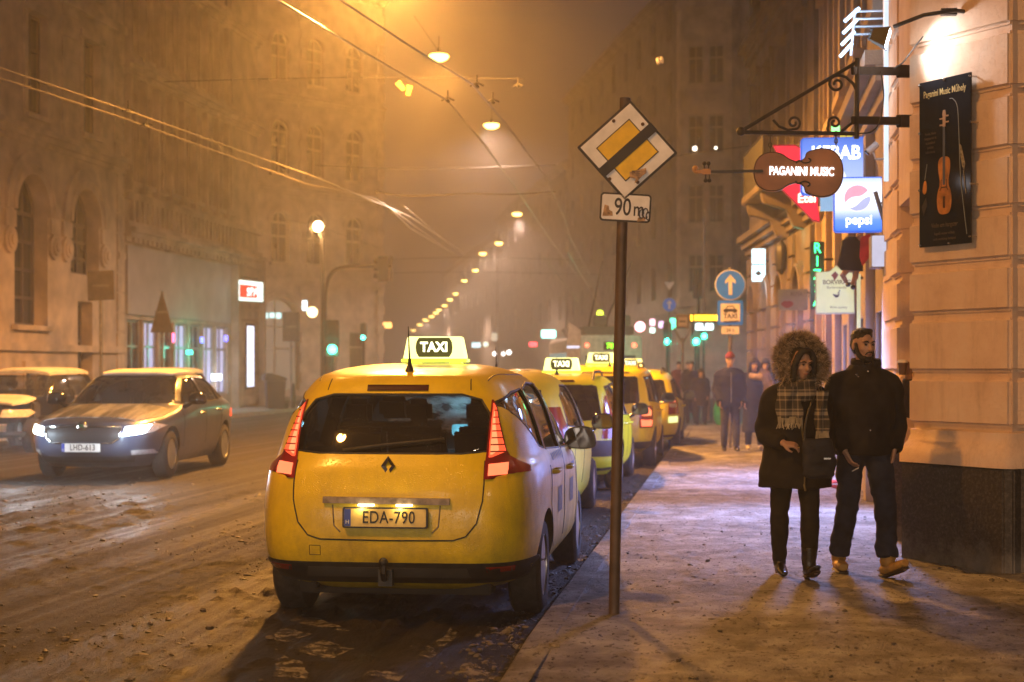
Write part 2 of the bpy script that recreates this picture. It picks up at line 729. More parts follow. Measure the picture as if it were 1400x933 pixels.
for _ in range(5200):
    s = 6.2 + 15 * rc.random() ** 1.5
    k = rc.random()
    t = rc.gauss(-4.1, .55) if k < .38 else rc.gauss(-7.2, .8) if k < .55 else rc.gauss(-1.32, .13) if k < .80 else rc.uniform(-11, -2.6)
    if k < .55 and vnoise(np.array(t * 1.4), np.array(s * .9), 77) < .42:
        continue
    r = min(.026, .0055 * math.exp(abs(rc.gauss(0, .7))))
    crumb(t, s, r, float(road_h(t, s)) + r * .08)
for _ in range(900):
    s = 6.4 + 11 * rc.random() ** 1.4
    t = rc.uniform(-.95, 2.2)
    r = min(.022, .0045 * math.exp(abs(rc.gauss(0, .6))))
    crumb(t, s, r, float(walk_h(t, s)) + r * .2)
o = mb.build('slush_crumbs', M('dirty_slush', (.085, .070, .058), .6, var=.55, vscale=3, bmp=.5, bscale=120), None, 70)
o['kind'] = 'stuff'
o['label'] = 'loose dirty slush crumbs along the wheel tracks and kerb'
o['category'] = 'slush'

# ================================================================== facades
STONE_L = M('stone_tan', (.56, .43, .31), .85, var=.22, vscale=1.2, bmp=.5, bscale=18, bdist=.03)
STONE_D = M('stone_brown', (.42, .32, .25), .85, var=.22, vscale=1.2, bmp=.5, bscale=18, bdist=.03)
STONE_DIM = M('stone_darkened', (.15, .12, .10), .85, var=.25, vscale=1.2, bmp=.5, bscale=18, bdist=.03)  # stone darkened in colour to stand for the weak light on this facade
STONE_P = M('stone_pale', (.56, .48, .42), .85, var=.2, vscale=1.2, bmp=.5, bscale=18, bdist=.03)
STONE_G = M('stone_grey', (.27, .24, .22), .85, var=.2, vscale=1.2, bmp=.5, bscale=18, bdist=.03)
FRAME_D = M('window_frame_dark', (.09, .06, .04), .5)
FRAME_W = M('window_frame_pale', (.42, .38, .33), .5)
PANE_D = M('pane_dark', (.02, .022, .028), .08, var=.3, vscale=2)
PANE_M = M('pane_curtained', (.10, .085, .06), .25, var=.4, vscale=1.5)
PANE_LIT = E('pane_lit', (1.0, .72, .42), 0.5)
ROOFM = M('roof_tin', (.10, .09, .085), .6, var=.2)


def arc_pts(c, z, r, n=14):
    return [(c - r * math.cos(math.pi * k / n), z + r * math.sin(math.pi * k / n)) for k in range(n + 1)]


class Building:
    """local x runs along the facade, local y goes into the building, z up; facade at y = 0"""

    def __init__(self, name, label, origin, direction, width, height, depth, mat, group=None, mirror=False):
        d = Vector(direction).normalized() * (-1 if mirror else 1)
        self.root = thing(name, label, 'building', (origin[0], origin[1], 0), math.atan2(d.y, d.x), group)
        if mirror:
            self.root.scale = (-1, 1, 1)
        self.w, self.h, self.d, self.mat = width, height, depth, mat
        self.open = []
        self.wall = None
        self.trim = MB()

    def window(self, u0, u1, z0, z1, arch=False, kind='window', pane=PANE_D, frame=FRAME_D, mull=(1, 1), rec=.22, sill=True, surround=0.0):
        self.open.append(dict(u0=u0, u1=u1, z0=z0, z1=z1, arch=arch, kind=kind, pane=pane, frame=frame, mull=mull, rec=rec, sill=sill, sur=surround))

    def band(self, z0, z1, out, u0=None, u1=None):
        u0 = -.0 if u0 is None else u0
        u1 = self.w if u1 is None else u1
        self.trim.box(u0, u1, -out, .0 - .003, z0, z1)

    def cornice(self, z, out, dent=0.0, u0=0, u1=None):
        u1 = self.w if u1 is None else u1
        self.band(z, z + .14, out * .35, u0, u1)
        self.band(z + .145, z + .30, out * .65, u0, u1)
        self.band(z + .305, z + .45, out, u0, u1)
        if dent:
            x = u0 + dent / 2
            while x < u1 - dent * .5:
                self.trim.box(x, x + dent * .5, -out * .62, -out * .36, z - .02, z + .14)
                x += dent

    def quoins(self, u0, u1, z0, z1, hgt=.5, out=.06, gap=.04):
        z = z0
        k = 0
        while z + hgt < z1:
            s = .12 if k % 2 else 0
            self.trim.box(u0 + s * (u0 > .1), u1 - s, -out, -.003, z, z + hgt - gap)
            z += hgt
            k += 1

    def finish(self, smooth=None):
        W, H, D = self.w, self.h, self.d
        us = sorted({0, W, *[o['u0'] for o in self.open], *[o['u1'] for o in self.open]})
        zs = sorted({-.3, H, *[o['z0'] for o in self.open], *[o['z1'] for o in self.open]})
        mb = MB()
        for i in range(len(us) - 1):
            for j in range(len(zs) - 1):
                cu, cz = (us[i] + us[i + 1]) / 2, (zs[j] + zs[j + 1]) / 2
                if any(o['u0'] < cu < o['u1'] and o['z0'] < cz < o['z1'] for o in self.open):
                    continue
                mb.add([(us[i], 0, zs[j]), (us[i + 1], 0, zs[j]), (us[i + 1], 0, zs[j + 1]), (us[i], 0, zs[j + 1])], [(0, 1, 2, 3)])
        for o in self.open:
            u0, u1, z0, z1, rc = o['u0'], o['u1'], o['z0'], o['z1'], o['rec'] + .1
            c, r = (u0 + u1) / 2, (u1 - u0) / 2
            if o['arch']:
                A = arc_pts(c, z1 - r, r)
                k = len(A) // 2
                mb.add([(u0, 0, z1)] + [(a, 0, z) for a, z in A[:k + 1]], [tuple(range(k + 1, -1, -1))])
                mb.add([(u1, 0, z1)] + [(a, 0, z) for a, z in A[k:]], [tuple(range(len(A) - k, -1, -1))])
                top = A
            else:
                top = [(u0, z1), (u1, z1)]
            path = [(u0, z0)] + top + [(u1, z0), (u0, z0)]
            mb.grid([[(a, 0, z) for a, z in path], [(a, rc, z) for a, z in path]])
            if o['sur']:
                sw = o['sur']
                if o['arch']:
                    A2 = arc_pts(c, z1 - r, r + sw)
                    mb.grid([[(a, -.10, z) for a, z in A], [(a, -.10, z) for a, z in A2]], True)
                    mb.grid([[(a, -.10, z) for a, z in A2], [(a, .0, z) for a, z in A2]], True)
                    mb.grid([[(a, 0, z) for a, z in A], [(a, -.10, z) for a, z in A]], True)
                    A3 = arc_pts(c, z1 - r, r + sw * .4)
                    mb.tube([(a, -.11, z) for a, z in A3], .05, 5)
                else:
                    self.trim.box(u0 - sw, u0 - .002, -.06, -.003, z0, z1)
                    self.trim.box(u1 + .002, u1 + sw, -.06, -.003, z0, z1)
                    self.trim.box(u0 - sw * 1.3, u1 + sw * 1.3, -.12, -.003, z1 + .01, z1 + .22)
        # sides, back, top
        mb.add([(0, 0, -.3), (0, D, -.3), (W, D, -.3), (W, 0, -.3), (0, 0, H), (0, D, H), (W, D, H), (W, 0, H)],
               [(0, 4, 5, 1), (3, 2, 6, 7), (1, 5, 6, 2)])
        self.wall = mb.build('wall', self.mat, self.root)
        mr = MB()
        mr.add([(-.2, -.3, H), (W + .2, -.3, H), (W + .2, D, H), (-.2, D, H), (.5, D * .5, H + 2.2), (W - .5, D * .5, H + 2.2)],
               [(0, 1, 5, 4), (1, 2, 5), (2, 3, 4, 5), (3, 0, 4), (0, 3, 2, 1)])
        mr.build('roof', ROOFM, self.root)
        for o in self.open:
            u0, u1, z0, z1, y = o['u0'], o['u1'], o['z0'], o['z1'], o['rec']
            c, r = (u0 + u1) / 2, (u1 - u0) / 2
            fm = MB()
            fw = .09
            zt = z1 - r if o['arch'] else z1
            fm.box(u0, u0 + fw, y - .05, y + .05, z0, zt)
            fm.box(u1 - fw, u1, y - .05, y + .05, z0, zt)
            fm.box(u0, u1, y - .045, y + .045, z0, z0 + fw)
            if o['arch']:
                for A, B in ((arc_pts(c, zt, r), arc_pts(c, zt, r - fw)),):
                    fm.grid([[(a, y - .05, z) for a, z in A], [(a, y - .05, z) for a, z in B]])
                fm.box(u0, u1, y - .04, y + .04, zt - .05, zt + .05)
            else:
                fm.box(u0, u1, y - .045, y + .045, z1 - fw, z1)
            nu, nz = o['mull']
            for k in range(1, nu + 1):
                x = u0 + (u1 - u0) * k / (nu + 1)
                zz = z1 if not o['arch'] else zt + math.sqrt(max(0, r * r - (x - c) ** 2))
                fm.box(x - .045, x + .045, y - .04, y + .04, z0, zz - .02)
            for k in range(1, nz + 1):
                zz = z0 + (zt - z0) * (k / (nz + 1) if nz > 1 else .66)
                fm.box(u0, u1, y - .038, y + .038, zz - .04, zz + .04)
            f = fm.build(o['kind'], o['frame'], self.root)
            pm = MB()
            path = [(u0, z0), (u1, z0)] + ([(a, z) for a, z in arc_pts(c, zt, r)][::-1] if o['arch'] else [(u1, z1), (u0, z1)])
            pm.add([(a, y + .02, z) for a, z in path], [tuple(range(len(path)))])
            pm.build('door_panel' if o['kind'] == 'door' else 'pane', o['pane'], f)
            if o['sill'] and o['kind'] == 'window':
                self.trim.box(u0 - .15, u1 + .15, -.16, -.003, z0 - .14, z0 - .004)
        if self.trim.v:
            self.trim.build('mouldings', self.mat, self.root)
        return self.root

    def part(self, name, mb, mat, **k):
        return mb.build(name, mat, self.root, **k)


# ---------------------------------------------------------------- left side: facade line t = -19, running away
LT = -19.0
# 1: stone house with the tall round arches
B = Building('arched_building', 'tan stone house with two tall round arches and roundels at far left', (LT, 48.6), (0, -1), 24.0, 19.5, 12, STONE_L, None, True)
# local u = 48.6 - s
for k, s in enumerate((45.6, 41.9, 38.2, 34.5, 30.8)):
    u = 48.6 - s
    if k == 0:
        B.window(u - 1.05, u + 1.05, 4.3, 6.85, True, pane=PANE_M, mull=(2, 2), rec=.45, sill=False, surround=.62)
        B.window(u - .55, u + .55, .1, 3.5, False, 'door', pane=M('old_door', (.05, .04, .035), .5), mull=(1, 1), rec=.4, sill=False)
    else:
        B.window(u - 1.05, u + 1.05, 2.7, 6.85, True, pane=PANE_D, mull=(2, 3), rec=.45, surround=.62)
        B.window(u - .45, u + .45, .5, 1.5, False, pane=PANE_D, mull=(1, 0), rec=.3, surround=.12)
for k, s in enumerate((46.0, 42.2, 38.5, 34.8, 31.1)):
    u = 48.6 - s
    B.window(u - .62, u + .62, 8.5, 11.3, pane=PANE_D, mull=(1, 1), surround=.2)
    B.window(u - .62, u + .62, 12.7, 15.2, pane=PANE_D if k != 1 else PANE_M, mull=(1, 1), surround=.2)
    B.window(u - .62, u + .62, 16.4, 18.4, pane=PANE_D, mull=(1, 1), surround=.15)
B.band(2.0, 2.2, .12)
B.band(4.95, 5.15, .10, 0, .5)
for z in np.arange(.2, 7.6, .62):
    B.band(z, z + .56, .05, 0, .55)
for z in np.arange(8.0, 11.9, .62):
    B.band(z, z + .56, .05, 0, .75)
    B.band(z, z + .56, .035, 3.3, 4.7)
B.cornice(7.65, .3)
B.band(12.0, 12.25, .15)
B.cornice(18.8, .6, .5)
for s in (45.6, 41.9, 38.2, 34.5):
    for sg in (-1, 1):
        u = 48.6 - s + sg * 1.42
        for q in range(3):
            B.trim.cyl((u, -.003, 4.95 - .0), (u, -.10 - .05 * q, 4.95), .36 - .11 * q, n=16)
        B.trim.box(u - .3, u + .3, -.09, -.003, 5.3, 5.75)
B.finish()

# 2: shop house with the long blank fascia
B = Building('shop_building', 'brown house with tall first floor pilasters over a glazed shop', (LT - .05, 63.3), (0, -1), 14.65, 20, 12, STONE_D, None, True)
LILAC = M('fascia_panel', (.42, .37, .36), .7, var=.12, vscale=.8)
SHOPG = E('shop_glass', (.52, .52, .80), 1.2)
SHOPD = M('shop_glass_dark', (.05, .05, .08), .1, var=.5, vscale=1.5)
for k in range(7):
    u = 3.9 + k * 1.5
    B.window(u, u + 1.32, .55, 3.1, False, pane=SHOPG if k in (0, 1, 3, 5) else SHOPD, frame=M('alu_frame', (.35, .34, .36), .4, metal=.5), mull=(1, 1), rec=.15, sill=False)
for k in range(9):
    u = 3.2 + k * 1.25
    B.window(u + .2, u + 1.05, 7.5, 10.4, False, pane=PANE_D, mull=(1, 1), surround=0)
    B.window(u + .2, u + 1.05, 11.6, 13.9, False, pane=PANE_D, mull=(1, 1))
    B.window(u + .2, u + 1.05, 15.2, 17.4, False, pane=PANE_D, mull=(1, 1))
    B.trim.box(u + 1.08, u + 1.25, -.22, -.003, 7.2, 10.8)
    B.trim.box(u + 1.08, u + 1.25, -.22, -.003, 11.3, 14.4)
B.cornice(5.55, .45, .42)
B.cornice(10.9, .4)
B.cornice(14.5, .35)
B.cornice(19.3, .6, .5)
for k in range(24):
    B.trim.box(3.4 + k * .46, 3.6 + k * .46, -.2, -.06, 6.2, 6.9)
B.band(6.9, 7.1, .24)
B.band(6.02, 6.2, .22)
mb = MB()
mb.box(3.75, 14.4, -.09, -.003, 3.25, 5.45)
fp = B.part('fascia', mb, LILAC)
for k in range(0, 14):
    B.trim.box(.1, 3.1, -.12, -.003, .1 + k * .42, .1 + k * .42 + .37)
B.trim.box(-.02, .25, -.35, -.003, -.1, 6.0)
B.trim.box(3.1, 3.5, -.3, -.003, -.1, 5.5)
mb = MB()
mb.box(.95, 2.05, -.16, -.122, .7, 3.3)
lp = B.part('lit_display_case', mb, FRAME_D)
mb = MB()
mb.box(1.05, 1.95, -.17, -.161, .8, 3.2)
mb.build('display_panel', E('display_glow', (.72, .78, 1.0), 2.2), lp)
B.finish()

# 3: corner house across the side street, facing the crossing
p0 = CW((318 - 700) / F * 84, 84)
p1 = CW((523 - 700) / F * 92, 92)
dv = p1 - p0
B = Building('crossing_building', 'pale corner house across the side street with arched windows', p0, dv, dv.length, 23, 14, STONE_P)
Wd = dv.length
cs = (Wd * .30, Wd * .53, Wd * .80)
for u in cs:
    B.window(u - .62, u + .62, 5.6 + 1.6, 10.0, True, pane=PANE_D, frame=FRAME_W, mull=(1, 1), surround=.3)
    B.window(u - .62, u + .62, 12.0, 14.9, True, pane=PANE_D, frame=FRAME_W, mull=(1, 1), surround=.3)
    B.window(u - .62, u + .62, 17.0, 19.6, u > 3, pane=PANE_D, frame=FRAME_W, mull=(1, 1), surround=.25)
u = Wd * .30
B.window(u - 1.55, u + 1.55, .35, 5.3, True, pane=E('entrance_glow', (.75, .60, .46), .28), frame=FRAME_W, mull=(1, 1), rec=.5, sill=False, surround=.4)
for u in (Wd * .62, Wd * .82):
    B.window(u - .6, u + .6, 1.0, 3.6, False, pane=PANE_M, frame=FRAME_W, mull=(0, 1), rec=.2)
for u0, u1 in ((Wd * .42, Wd * .46), (Wd * .955, Wd)):
    B.quoins(u0, u1 if u1 > u0 + .5 else u0 + .6, .2, 22, .55)
B.cornice(6.0, .3)
B.cornice(10.9, .35)
B.cornice(15.9, .35)
B.cornice(22.1, .7, .6)
B.finish()

# ---------------------------------------------------------------- right side
def mat_stucco():
    m, nt, b, N, L = node_mat('orange_stucco')
    base = ramp(nt, noise(nt, 2.2, 6, .65), [(.30, (.74, .50, .34)), (.50, (.84, .60, .43)), (.72, (.88, .68, .52))])
    stain = ramp(nt, noise(nt, 1.0, 6, .7, stretch=(7, 7, .9)), [(.28, (.66, .62, .58)), (.48, (1, 1, 1))])
    speck = ramp(nt, noise(nt, 60, 3, .7), [(.27, (.62, .57, .52)), (.38, (1, 1, 1))])
    L.new(mixc(nt, .35, mixc(nt, .5, base, stain, 'MULTIPLY'), speck, 'MULTIPLY'), b.inputs['Base Color'])
    b.inputs['Roughness'].default_value = .92
    pit = ramp(nt, noise(nt, 42, 4, .7), [(.36, 0.0), (.50, 1.0)])
    bump(nt, b, pit, .42, .008)
    return m


STUCCO = mat_stucco()
STUCCO2 = M('ochre_stucco', (.34, .26, .19), .9, var=.14, vscale=1.5, bmp=.4, bscale=45, bdist=.012)
def mat_plinth():
    m, nt, b, N, L = node_mat('granite_plinth')
    grain = ramp(nt, noise(nt, 34, 5, .75), [(.32, (.014, .012, .011)), (.52, (.045, .038, .034)), (.70, (.11, .095, .085))])
    tc = N.new('ShaderNodeTexCoord')
    sx = N.new('ShaderNodeSeparateXYZ')
    L.new(tc.outputs['Object'], sx.inputs[0])
    ad = N.new('ShaderNodeMath')
    ad.operation = 'MULTIPLY_ADD'
    ad.inputs[1].default_value = .55
    L.new(noise(nt, 6, 6, .7), ad.inputs[0])
    L.new(sx.outputs['Z'], ad.inputs[2])
    splash = ramp(nt, ad.outputs[0], [(.26, 1.0), (.46, 0.0)])
    L.new(mixc(nt, splash, grain, (.17, .155, .14)), b.inputs['Base Color'])
    b.inputs['Roughness'].default_value = .6
    bump(nt, b, noise(nt, 70, 3), .4, .008)
    return m


PLINTH = mat_plinth()

# 4: near corner house, rusticated blocks
O = CW(3.20, 12.95)
du = Vector((.585, -.811, 0)).normalized()
corner = thing('corner_building', 'orange rusticated corner house with dark granite plinth at right edge', 'building', O, math.atan2(du.y, du.x))
# local: x along the chamfer to the right, y inwards (away from the viewer)
JZ = [1.055, 1.47, 1.93, 2.32, 2.71, 3.15, 3.60, 4.07, 4.52, 4.97, 5.42, 5.87]
mb = MB()
bm_ = MB()


def block(mbx, u0, u1, y0, y1, z0, z1):
    mbx.box(u0, u1, y0, y1, z0, z1)


Wc = 1.10
wall = MB()
wall.box(.02, Wc - .02, .03, 2.2, 0, 8)
wall.build('wall', STUCCO, corner)
for i in range(len(JZ) - 1):
    mb.box(-.015, Wc, -.012, .5, JZ[i] + .022, JZ[i + 1] - .022)
mb.build('rusticated_blocks', STUCCO, corner, 35, .028, 3)
mb = MB()
prof = [(-.105, .775), (-.105, .84), (-.085, .90), (-.045, .95), (-.03, 1.0), (-.03, 1.035), (.02, 1.05)]
path = lambda off: [(-off * .35 - .0, .45), (-off * .7, off * -1 + .0), (Wc + off * .7, -off), (Wc + off * .3, .6)]
P = []
for y, z in prof:
    o_ = -y
    P.append([(-o_ * .6, .5, z), (-o_ * .6, .06 - o_, z), (.06 - o_ * .6, -o_, z), (Wc - .06 + o_ * .6, -o_, z), (Wc + o_ * .6, .06 - o_, z), (Wc + o_ * .6, .7, z)])
mb.grid(P)
mb.build('base_moulding', STUCCO, corner, 50)
mb = MB()
mb.prism([(-.055, .5), (-.055, -.03), (.0, -.085), (Wc + .0, -.085), (Wc + .055, -.03), (Wc + .055, .9)], -.1, .772, 'xy')
mb.build('plinth', PLINTH, corner, None, .012)
# flank that turns towards the side street, right of the chamfer
inv = corner.matrix_basis.inverted()
Oc = O + du * Wc
d2 = (Vector((.99, -.14, 0))).normalized()
inw = Vector((d2.y * -1, d2.x, 0))
L2 = lambda a, b, z: Matrix.Rotation(-math.atan2(du.y, du.x), 4, 'Z') @ (Oc + d2 * a + inw * b + Vector((0, 0, z)) - O)


def lbox(m, a0, a1, b0, b1, z0, z1):
    vs = [L2(a, b, z) for z in (z0, z1) for b in (b0, b1) for a in (a0, a1)]
    m.add(vs, [(0, 2, 3, 1), (4, 5, 7, 6), (0, 1, 5, 4), (2, 6, 7, 3), (0, 4, 6, 2), (1, 3, 7, 5)])


mb = MB()
lbox(mb, .1, 9, .12, 3, 0, 8)
mb.build('side_wall', STUCCO, corner)
mb = MB()
for i in range(len(JZ) - 1):
    lbox(mb, .02, 2.4, .045, .6, JZ[i] + .022, JZ[i + 1] - .022)
    lbox(mb, 2.45, 5.0, .045, .6, JZ[i] + .022, JZ[i + 1] - .022)
mb.build('side_blocks', STUCCO, corner, 35, .028, 3)
mb = MB()
lbox(mb, .0, 9, -.01, .6, -.1, .772)
mb.build('side_plinth', PLINTH, corner, None, .012)

# street front of the corner house: doorway recess, then a rusticated pier
inv2 = Matrix.Rotation(-math.atan2(du.y, du.x), 4, 'Z') @ Matrix.Translation(-O)


def wbox(m, t0, t1, s0, s1, z0, z1):
    vs = [inv2 @ Vector((t, s, z)) for z in (z0, z1) for s in (s0, s1) for t in (t0, t1)]
    m.add(vs, [(0, 2, 3, 1), (4, 5, 7, 6), (0, 1, 5, 4), (2, 6, 7, 3), (0, 4, 6, 2), (1, 3, 7, 5)])


mb = MB()
wbox(mb, 2.35, 3.5, 13.2, 15.5, 0, 8)           # back of the recess
wbox(mb, 1.50, 3.5, 14.6, 16.4, 0, 8)
wbox(mb, 1.47, 3.5, 13.45, 14.6, 2.95, 8)       # head over the doorway
mb.build('street_wall', STUCCO, corner)
mb = MB()
for i in range(len(JZ) - 1):
    wbox(mb, 1.455, 1.9, 14.58, 15.25, JZ[i] + .022, JZ[i + 1] - .022)
    wbox(mb, 1.50 - .02, 1.9, 15.45, 16.25, JZ[i] + .022, JZ[i + 1] - .022)
mb.build('street_blocks', STUCCO, corner, 35, .028, 3)
mb = MB()
wbox(mb, 1.41, 1.9, 14.54, 15.3, -.1, .772)
wbox(mb, 1.44, 1.9, 15.38, 16.4, -.1, .74)
mb.build('street_plinth', PLINTH, corner, None, .012)
mb = MB()
wbox(mb, 1.395, 1.9, 14.55, 15.28, .78, 1.03)
mb.build('street_moulding', STUCCO, corner, None, .05, 3)
mb = MB()
wbox(mb, 2.27, 2.345, 13.35, 14.5, 0, 2.6)
dr = mb.build('door', M('brown_door', (.09, .055, .03), .5), corner)
mb = MB()
v = inv2 @ Vector((2.23, 13.5, 1.05))
mb.ball(v, .04, 10, 8)
mb.build('door_handle', M('brass', (.55, .38, .14), .35, metal=1), dr, 60)

# 5: kebab house and its neighbours along the street
B = Building('ochre_shop_building', 'ochre stuccoed house with lit shop windows behind the hanging signs', (1.62, 30.2), (0, -1), 13.8, 17, 10, STUCCO2)
SHOPBLUE = E('shop_blue_light', (.26, .36, 1.0), 13.0)
for s0, s1 in ((16.9, 18.6), (19.3, 21.2), (22.0, 24.0)):
    B.window(30.2 - s1, 30.2 - s0, .45, 2.15, False, 'window', pane=SHOPBLUE, frame=FRAME_D, mull=(1, 0), rec=.10, sill=False)
B.window(30.2 - 26.2, 30.2 - 25.0, .05, 2.7, False, 'door', pane=M('shop_door', (.06, .05, .04), .4), mull=(0, 1), rec=.3, sill=False)
B.window(30.2 - 29.2, 30.2 - 27.4, .6, 2.6, False, 'window', pane=E('shop_warm_light', (1.0, .8, .5), .9), frame=FRAME_D, mull=(1, 0), rec=.3, sill=False)
for k in range(5):
    u = .9 + k * 2.7
    B.window(u, u + 1.2, 5.4, 8.0, False, pane=PANE_D, frame=FRAME_W, mull=(1, 1), surround=.18)
    B.window(u, u + 1.2, 9.6, 12.0, False, pane=PANE_D, frame=FRAME_W, mull=(1, 1), surround=.18)
    B.window(u, u + 1.2, 13.4, 15.4, False, pane=PANE_D, frame=FRAME_W, mull=(1, 1), surround=.18)
for s in (16.6, 18.95, 21.6, 24.5, 26.8, 29.8):
    B.trim.box(30.2 - s - .17, 30.2 - s + .17, -.10, -.003, 0, 4.2)
B.cornice(4.25, .30)
B.cornice(8.7, .25)
B.cornice(16.2, .5, .5)
B.finish()

# 6: rusticated house after the bend, with balcony
q0 = CW(5.70, 30.4)
q1 = CW(5.99, 40.6)
dv = q0 - q1
B = Building('balcony_building', 'rusticated stone house with balcony over the pavement behind the green neon sign', q1, dv, dv.length, 21, 12, STONE_DIM)
Wd = dv.length
for k in range(4):
    u = .9 + k * 2.4
    B.window(u, u + 1.15, .3 if k % 2 else .9, 3.5, True, pane=PANE_D if k % 2 else PANE_M, frame=FRAME_D, mull=(1, 1), rec=.35, sill=False, surround=.16)
    B.window(u, u + 1.15, 5.9, 8.5, False, pane=PANE_D, frame=FRAME_D, mull=(1, 1), surround=.18)
    B.window(u, u + 1.15, 10.2, 12.7, False, pane=PANE_D, frame=FRAME_D, mull=(1, 1), surround=.18)
    B.window(u, u + 1.15, 14.3, 16.7, False, pane=PANE_D, frame=FRAME_D, mull=(1, 1), surround=.18)
for k in range(5):
    u0 = max(0, -.35 + k * 2.4 + .1)
    for q in range(9):
        B.trim.box(u0 + .02, min(Wd, u0 + .92), -.07, -.003, .15 + q * .46, .15 + q * .46 + .41)
B.cornice(4.35, .32)
B.cornice(9.1, .3)
B.cornice(20.2, .6, .5)
bal = MB()
bal.box(Wd - 3.6, Wd - .5, -.95, -.01, 4.95, 5.12)
for u in (Wd - 3.3, Wd - .95):
    bal.prism([(-.01, 4.2), (-.28, 4.28), (-.42, 4.6), (-.85, 4.72), (-.9, 4.94), (-.01, 4.94)], u, u + .25, 'yz')
bo = bal.build('balcony', STONE_DIM, B.root, None, .02)
rail = MB()
for k in range(22):
    x = Wd - 3.55 + k * .145
    rail.tube([(x, -.9, 5.12), (x, -.9, 6.0)], .012, 5)
for k in range(6):
    rail.tube([(Wd - .53, -.9 + k * .15, 5.12), (Wd - .53, -.9 + k * .15, 6.0)], .012, 5)
rail.tube([(Wd - 3.55, -.02, 6.0), (Wd - 3.55, -.9, 6.0), (Wd - .53, -.9, 6.0), (Wd - .53, -.02, 6.0)], .025, 6)
rail.build('railing', M('wrought_iron', (.02, .018, .017), .5), bo)
B.finish()

# 7: house with the tall oriel beyond the next side street
D7 = 88
a = CW((925 - 700) / F * D7, D7)
b2 = CW((1140 - 700) / F * (D7 - 2), D7 - 2)
dv = b2 - a
B = Building('oriel_building', 'dim house with a tall oriel of paired windows above the traffic lights', a, dv, dv.length, 22.5, 14, STONE_P)
Wd = dv.length
for k in range(4):
    z = 5.6 + k * 3.75
    u = 4.6
    while u < Wd - 1:
        B.window(u, u + 1.1, z, z + 2.2, False, pane=PANE_D, mull=(1, 1), surround=.15)
        u += 2.2
for u in np.arange(4.4, Wd - 1.4, 2.4):
    B.window(u, u + 1.4, .4, 3.4, True, pane=PANE_D, mull=(1, 1), sill=False)
B.cornice(4.6, .3)
B.cornice(21.6, .6, .6)
ori = MB()
plan = [(.0, 0), (.35, -.9), (3.1, -.9), (3.5, 0)]
ori.prism(plan, 4.9, 21, 'xy')
ori.prism([(-.1, 0), (.28, -1.0), (3.18, -1.0), (3.6, 0)], 21.005, 21.4, 'xy')
for k in range(4):
    z = 5.05 + k * 3.75
    ori.prism([(-.05, -.002), (.31, -.96), (3.14, -.96), (3.55, -.002)], z, z + .28, 'xy')
    ori.prism([(-.05, -.002), (.31, -.96), (3.14, -.96), (3.55, -.002)], z + 3.0, z + 3.15, 'xy')
ori.prism([(.6, 0), (1.0, -.6), (2.5, -.6), (2.9, 0)], 4.2, 4.895, 'xy')
oo = ori.build('oriel', STONE_P, B.root)
for k in range(4):
    z = 5.6 + k * 3.75
    for u in (.75, 1.85):
        fm = MB()
        fm.box(u, u + .85, -.93, -.905, z, z + 2.1)
        f = fm.build('window', FRAME_W, oo)
        # panes stay with their window frame
        pm = MB()
        pm.box(u + .09, u + .40, -.945, -.932, z + .09, z + 1.35)
        pm.box(u + .46, u + .77, -.945, -.932, z + .09, z + 1.35)
        pm.box(u + .09, u + .40, -.945, -.932, z + 1.45, z + 2.0)
        pm.box(u + .46, u + .77, -.945, -.932, z + 1.45, z + 2.0)
        pm.build('window_pane', PANE_D, oo)
for u, r_ in ((1.12, .11), (2.25, .06)):
    lm = MB()
    lm.ball((u, -.97, 5.6 + 2 * 3.75 + .28), r_, 8, 6)
    lm.build('window_candle', E('candle_light', (1, .9, .7), 9), oo)
B.finish()


# 8: far houses along the bend, both sides, dim in the haze
def far_house(label, x0, D0, x1, D1, h, mat, n, floors):
    p, q = CW(x0, D0), CW(x1, D1)
    d = q - p
    B = Building('town_house', label, p, d, d.length, h, 10, mat, 'distant houses in the haze')
    st = (h - 5) / floors
    for f in range(floors):
        for k in range(n):
            u = d.length * (k + .5) / n
            B.window(u - .6, u + .6, 5 + f * st + .6, 5 + f * st + 2.6, False, pane=PANE_D if (k * 7 + f * 3) % 11 else PANE_LIT, mull=(1, 1), sill=False)
    B.cornice(4.3, .3)
    B.cornice(h - .6, .6)
    return B.finish()


far_house('tall dark house receding left of the oriel house', 4.6, 131, 9.35, 90.5, 23.5, STONE_G, 9, 5)
far_house('lower far house at the end of the dark right row', -1.5, 182, 4.4, 132, 18.5, STONE_G, 8, 3)
far_house('last house of the right row where the street bends', -11, 260, -1.8, 183, 17, STONE_G, 9, 3)

# 9: unseen house behind the photographer; lit windows added to light what faces this way
B = Building('added_light_building', 'unseen house behind the photographer with three lit windows added as front light', (10, -12), (-1, 0), 22, 14, 10, STONE_P)
for k in range(3):
    B.window(2 + k * 6.5, 6.6 + k * 6.5, .6, 3.2, False, pane=E('added_window_light', (1.0, .80, .60), 11.0), frame=FRAME_D, mull=(2, 0), rec=.2, sill=False)
for k in range(6):
    B.window(1.6 + k * 3.4, 2.9 + k * 3.4, 6.0, 8.4, False, pane=PANE_D, mull=(1, 1))
    B.window(1.6 + k * 3.4, 2.9 + k * 3.4, 10.0, 12.4, False, pane=PANE_D, mull=(1, 1))
B.cornice(4.2, .3)
B.cornice(13.2, .5)
B.finish()

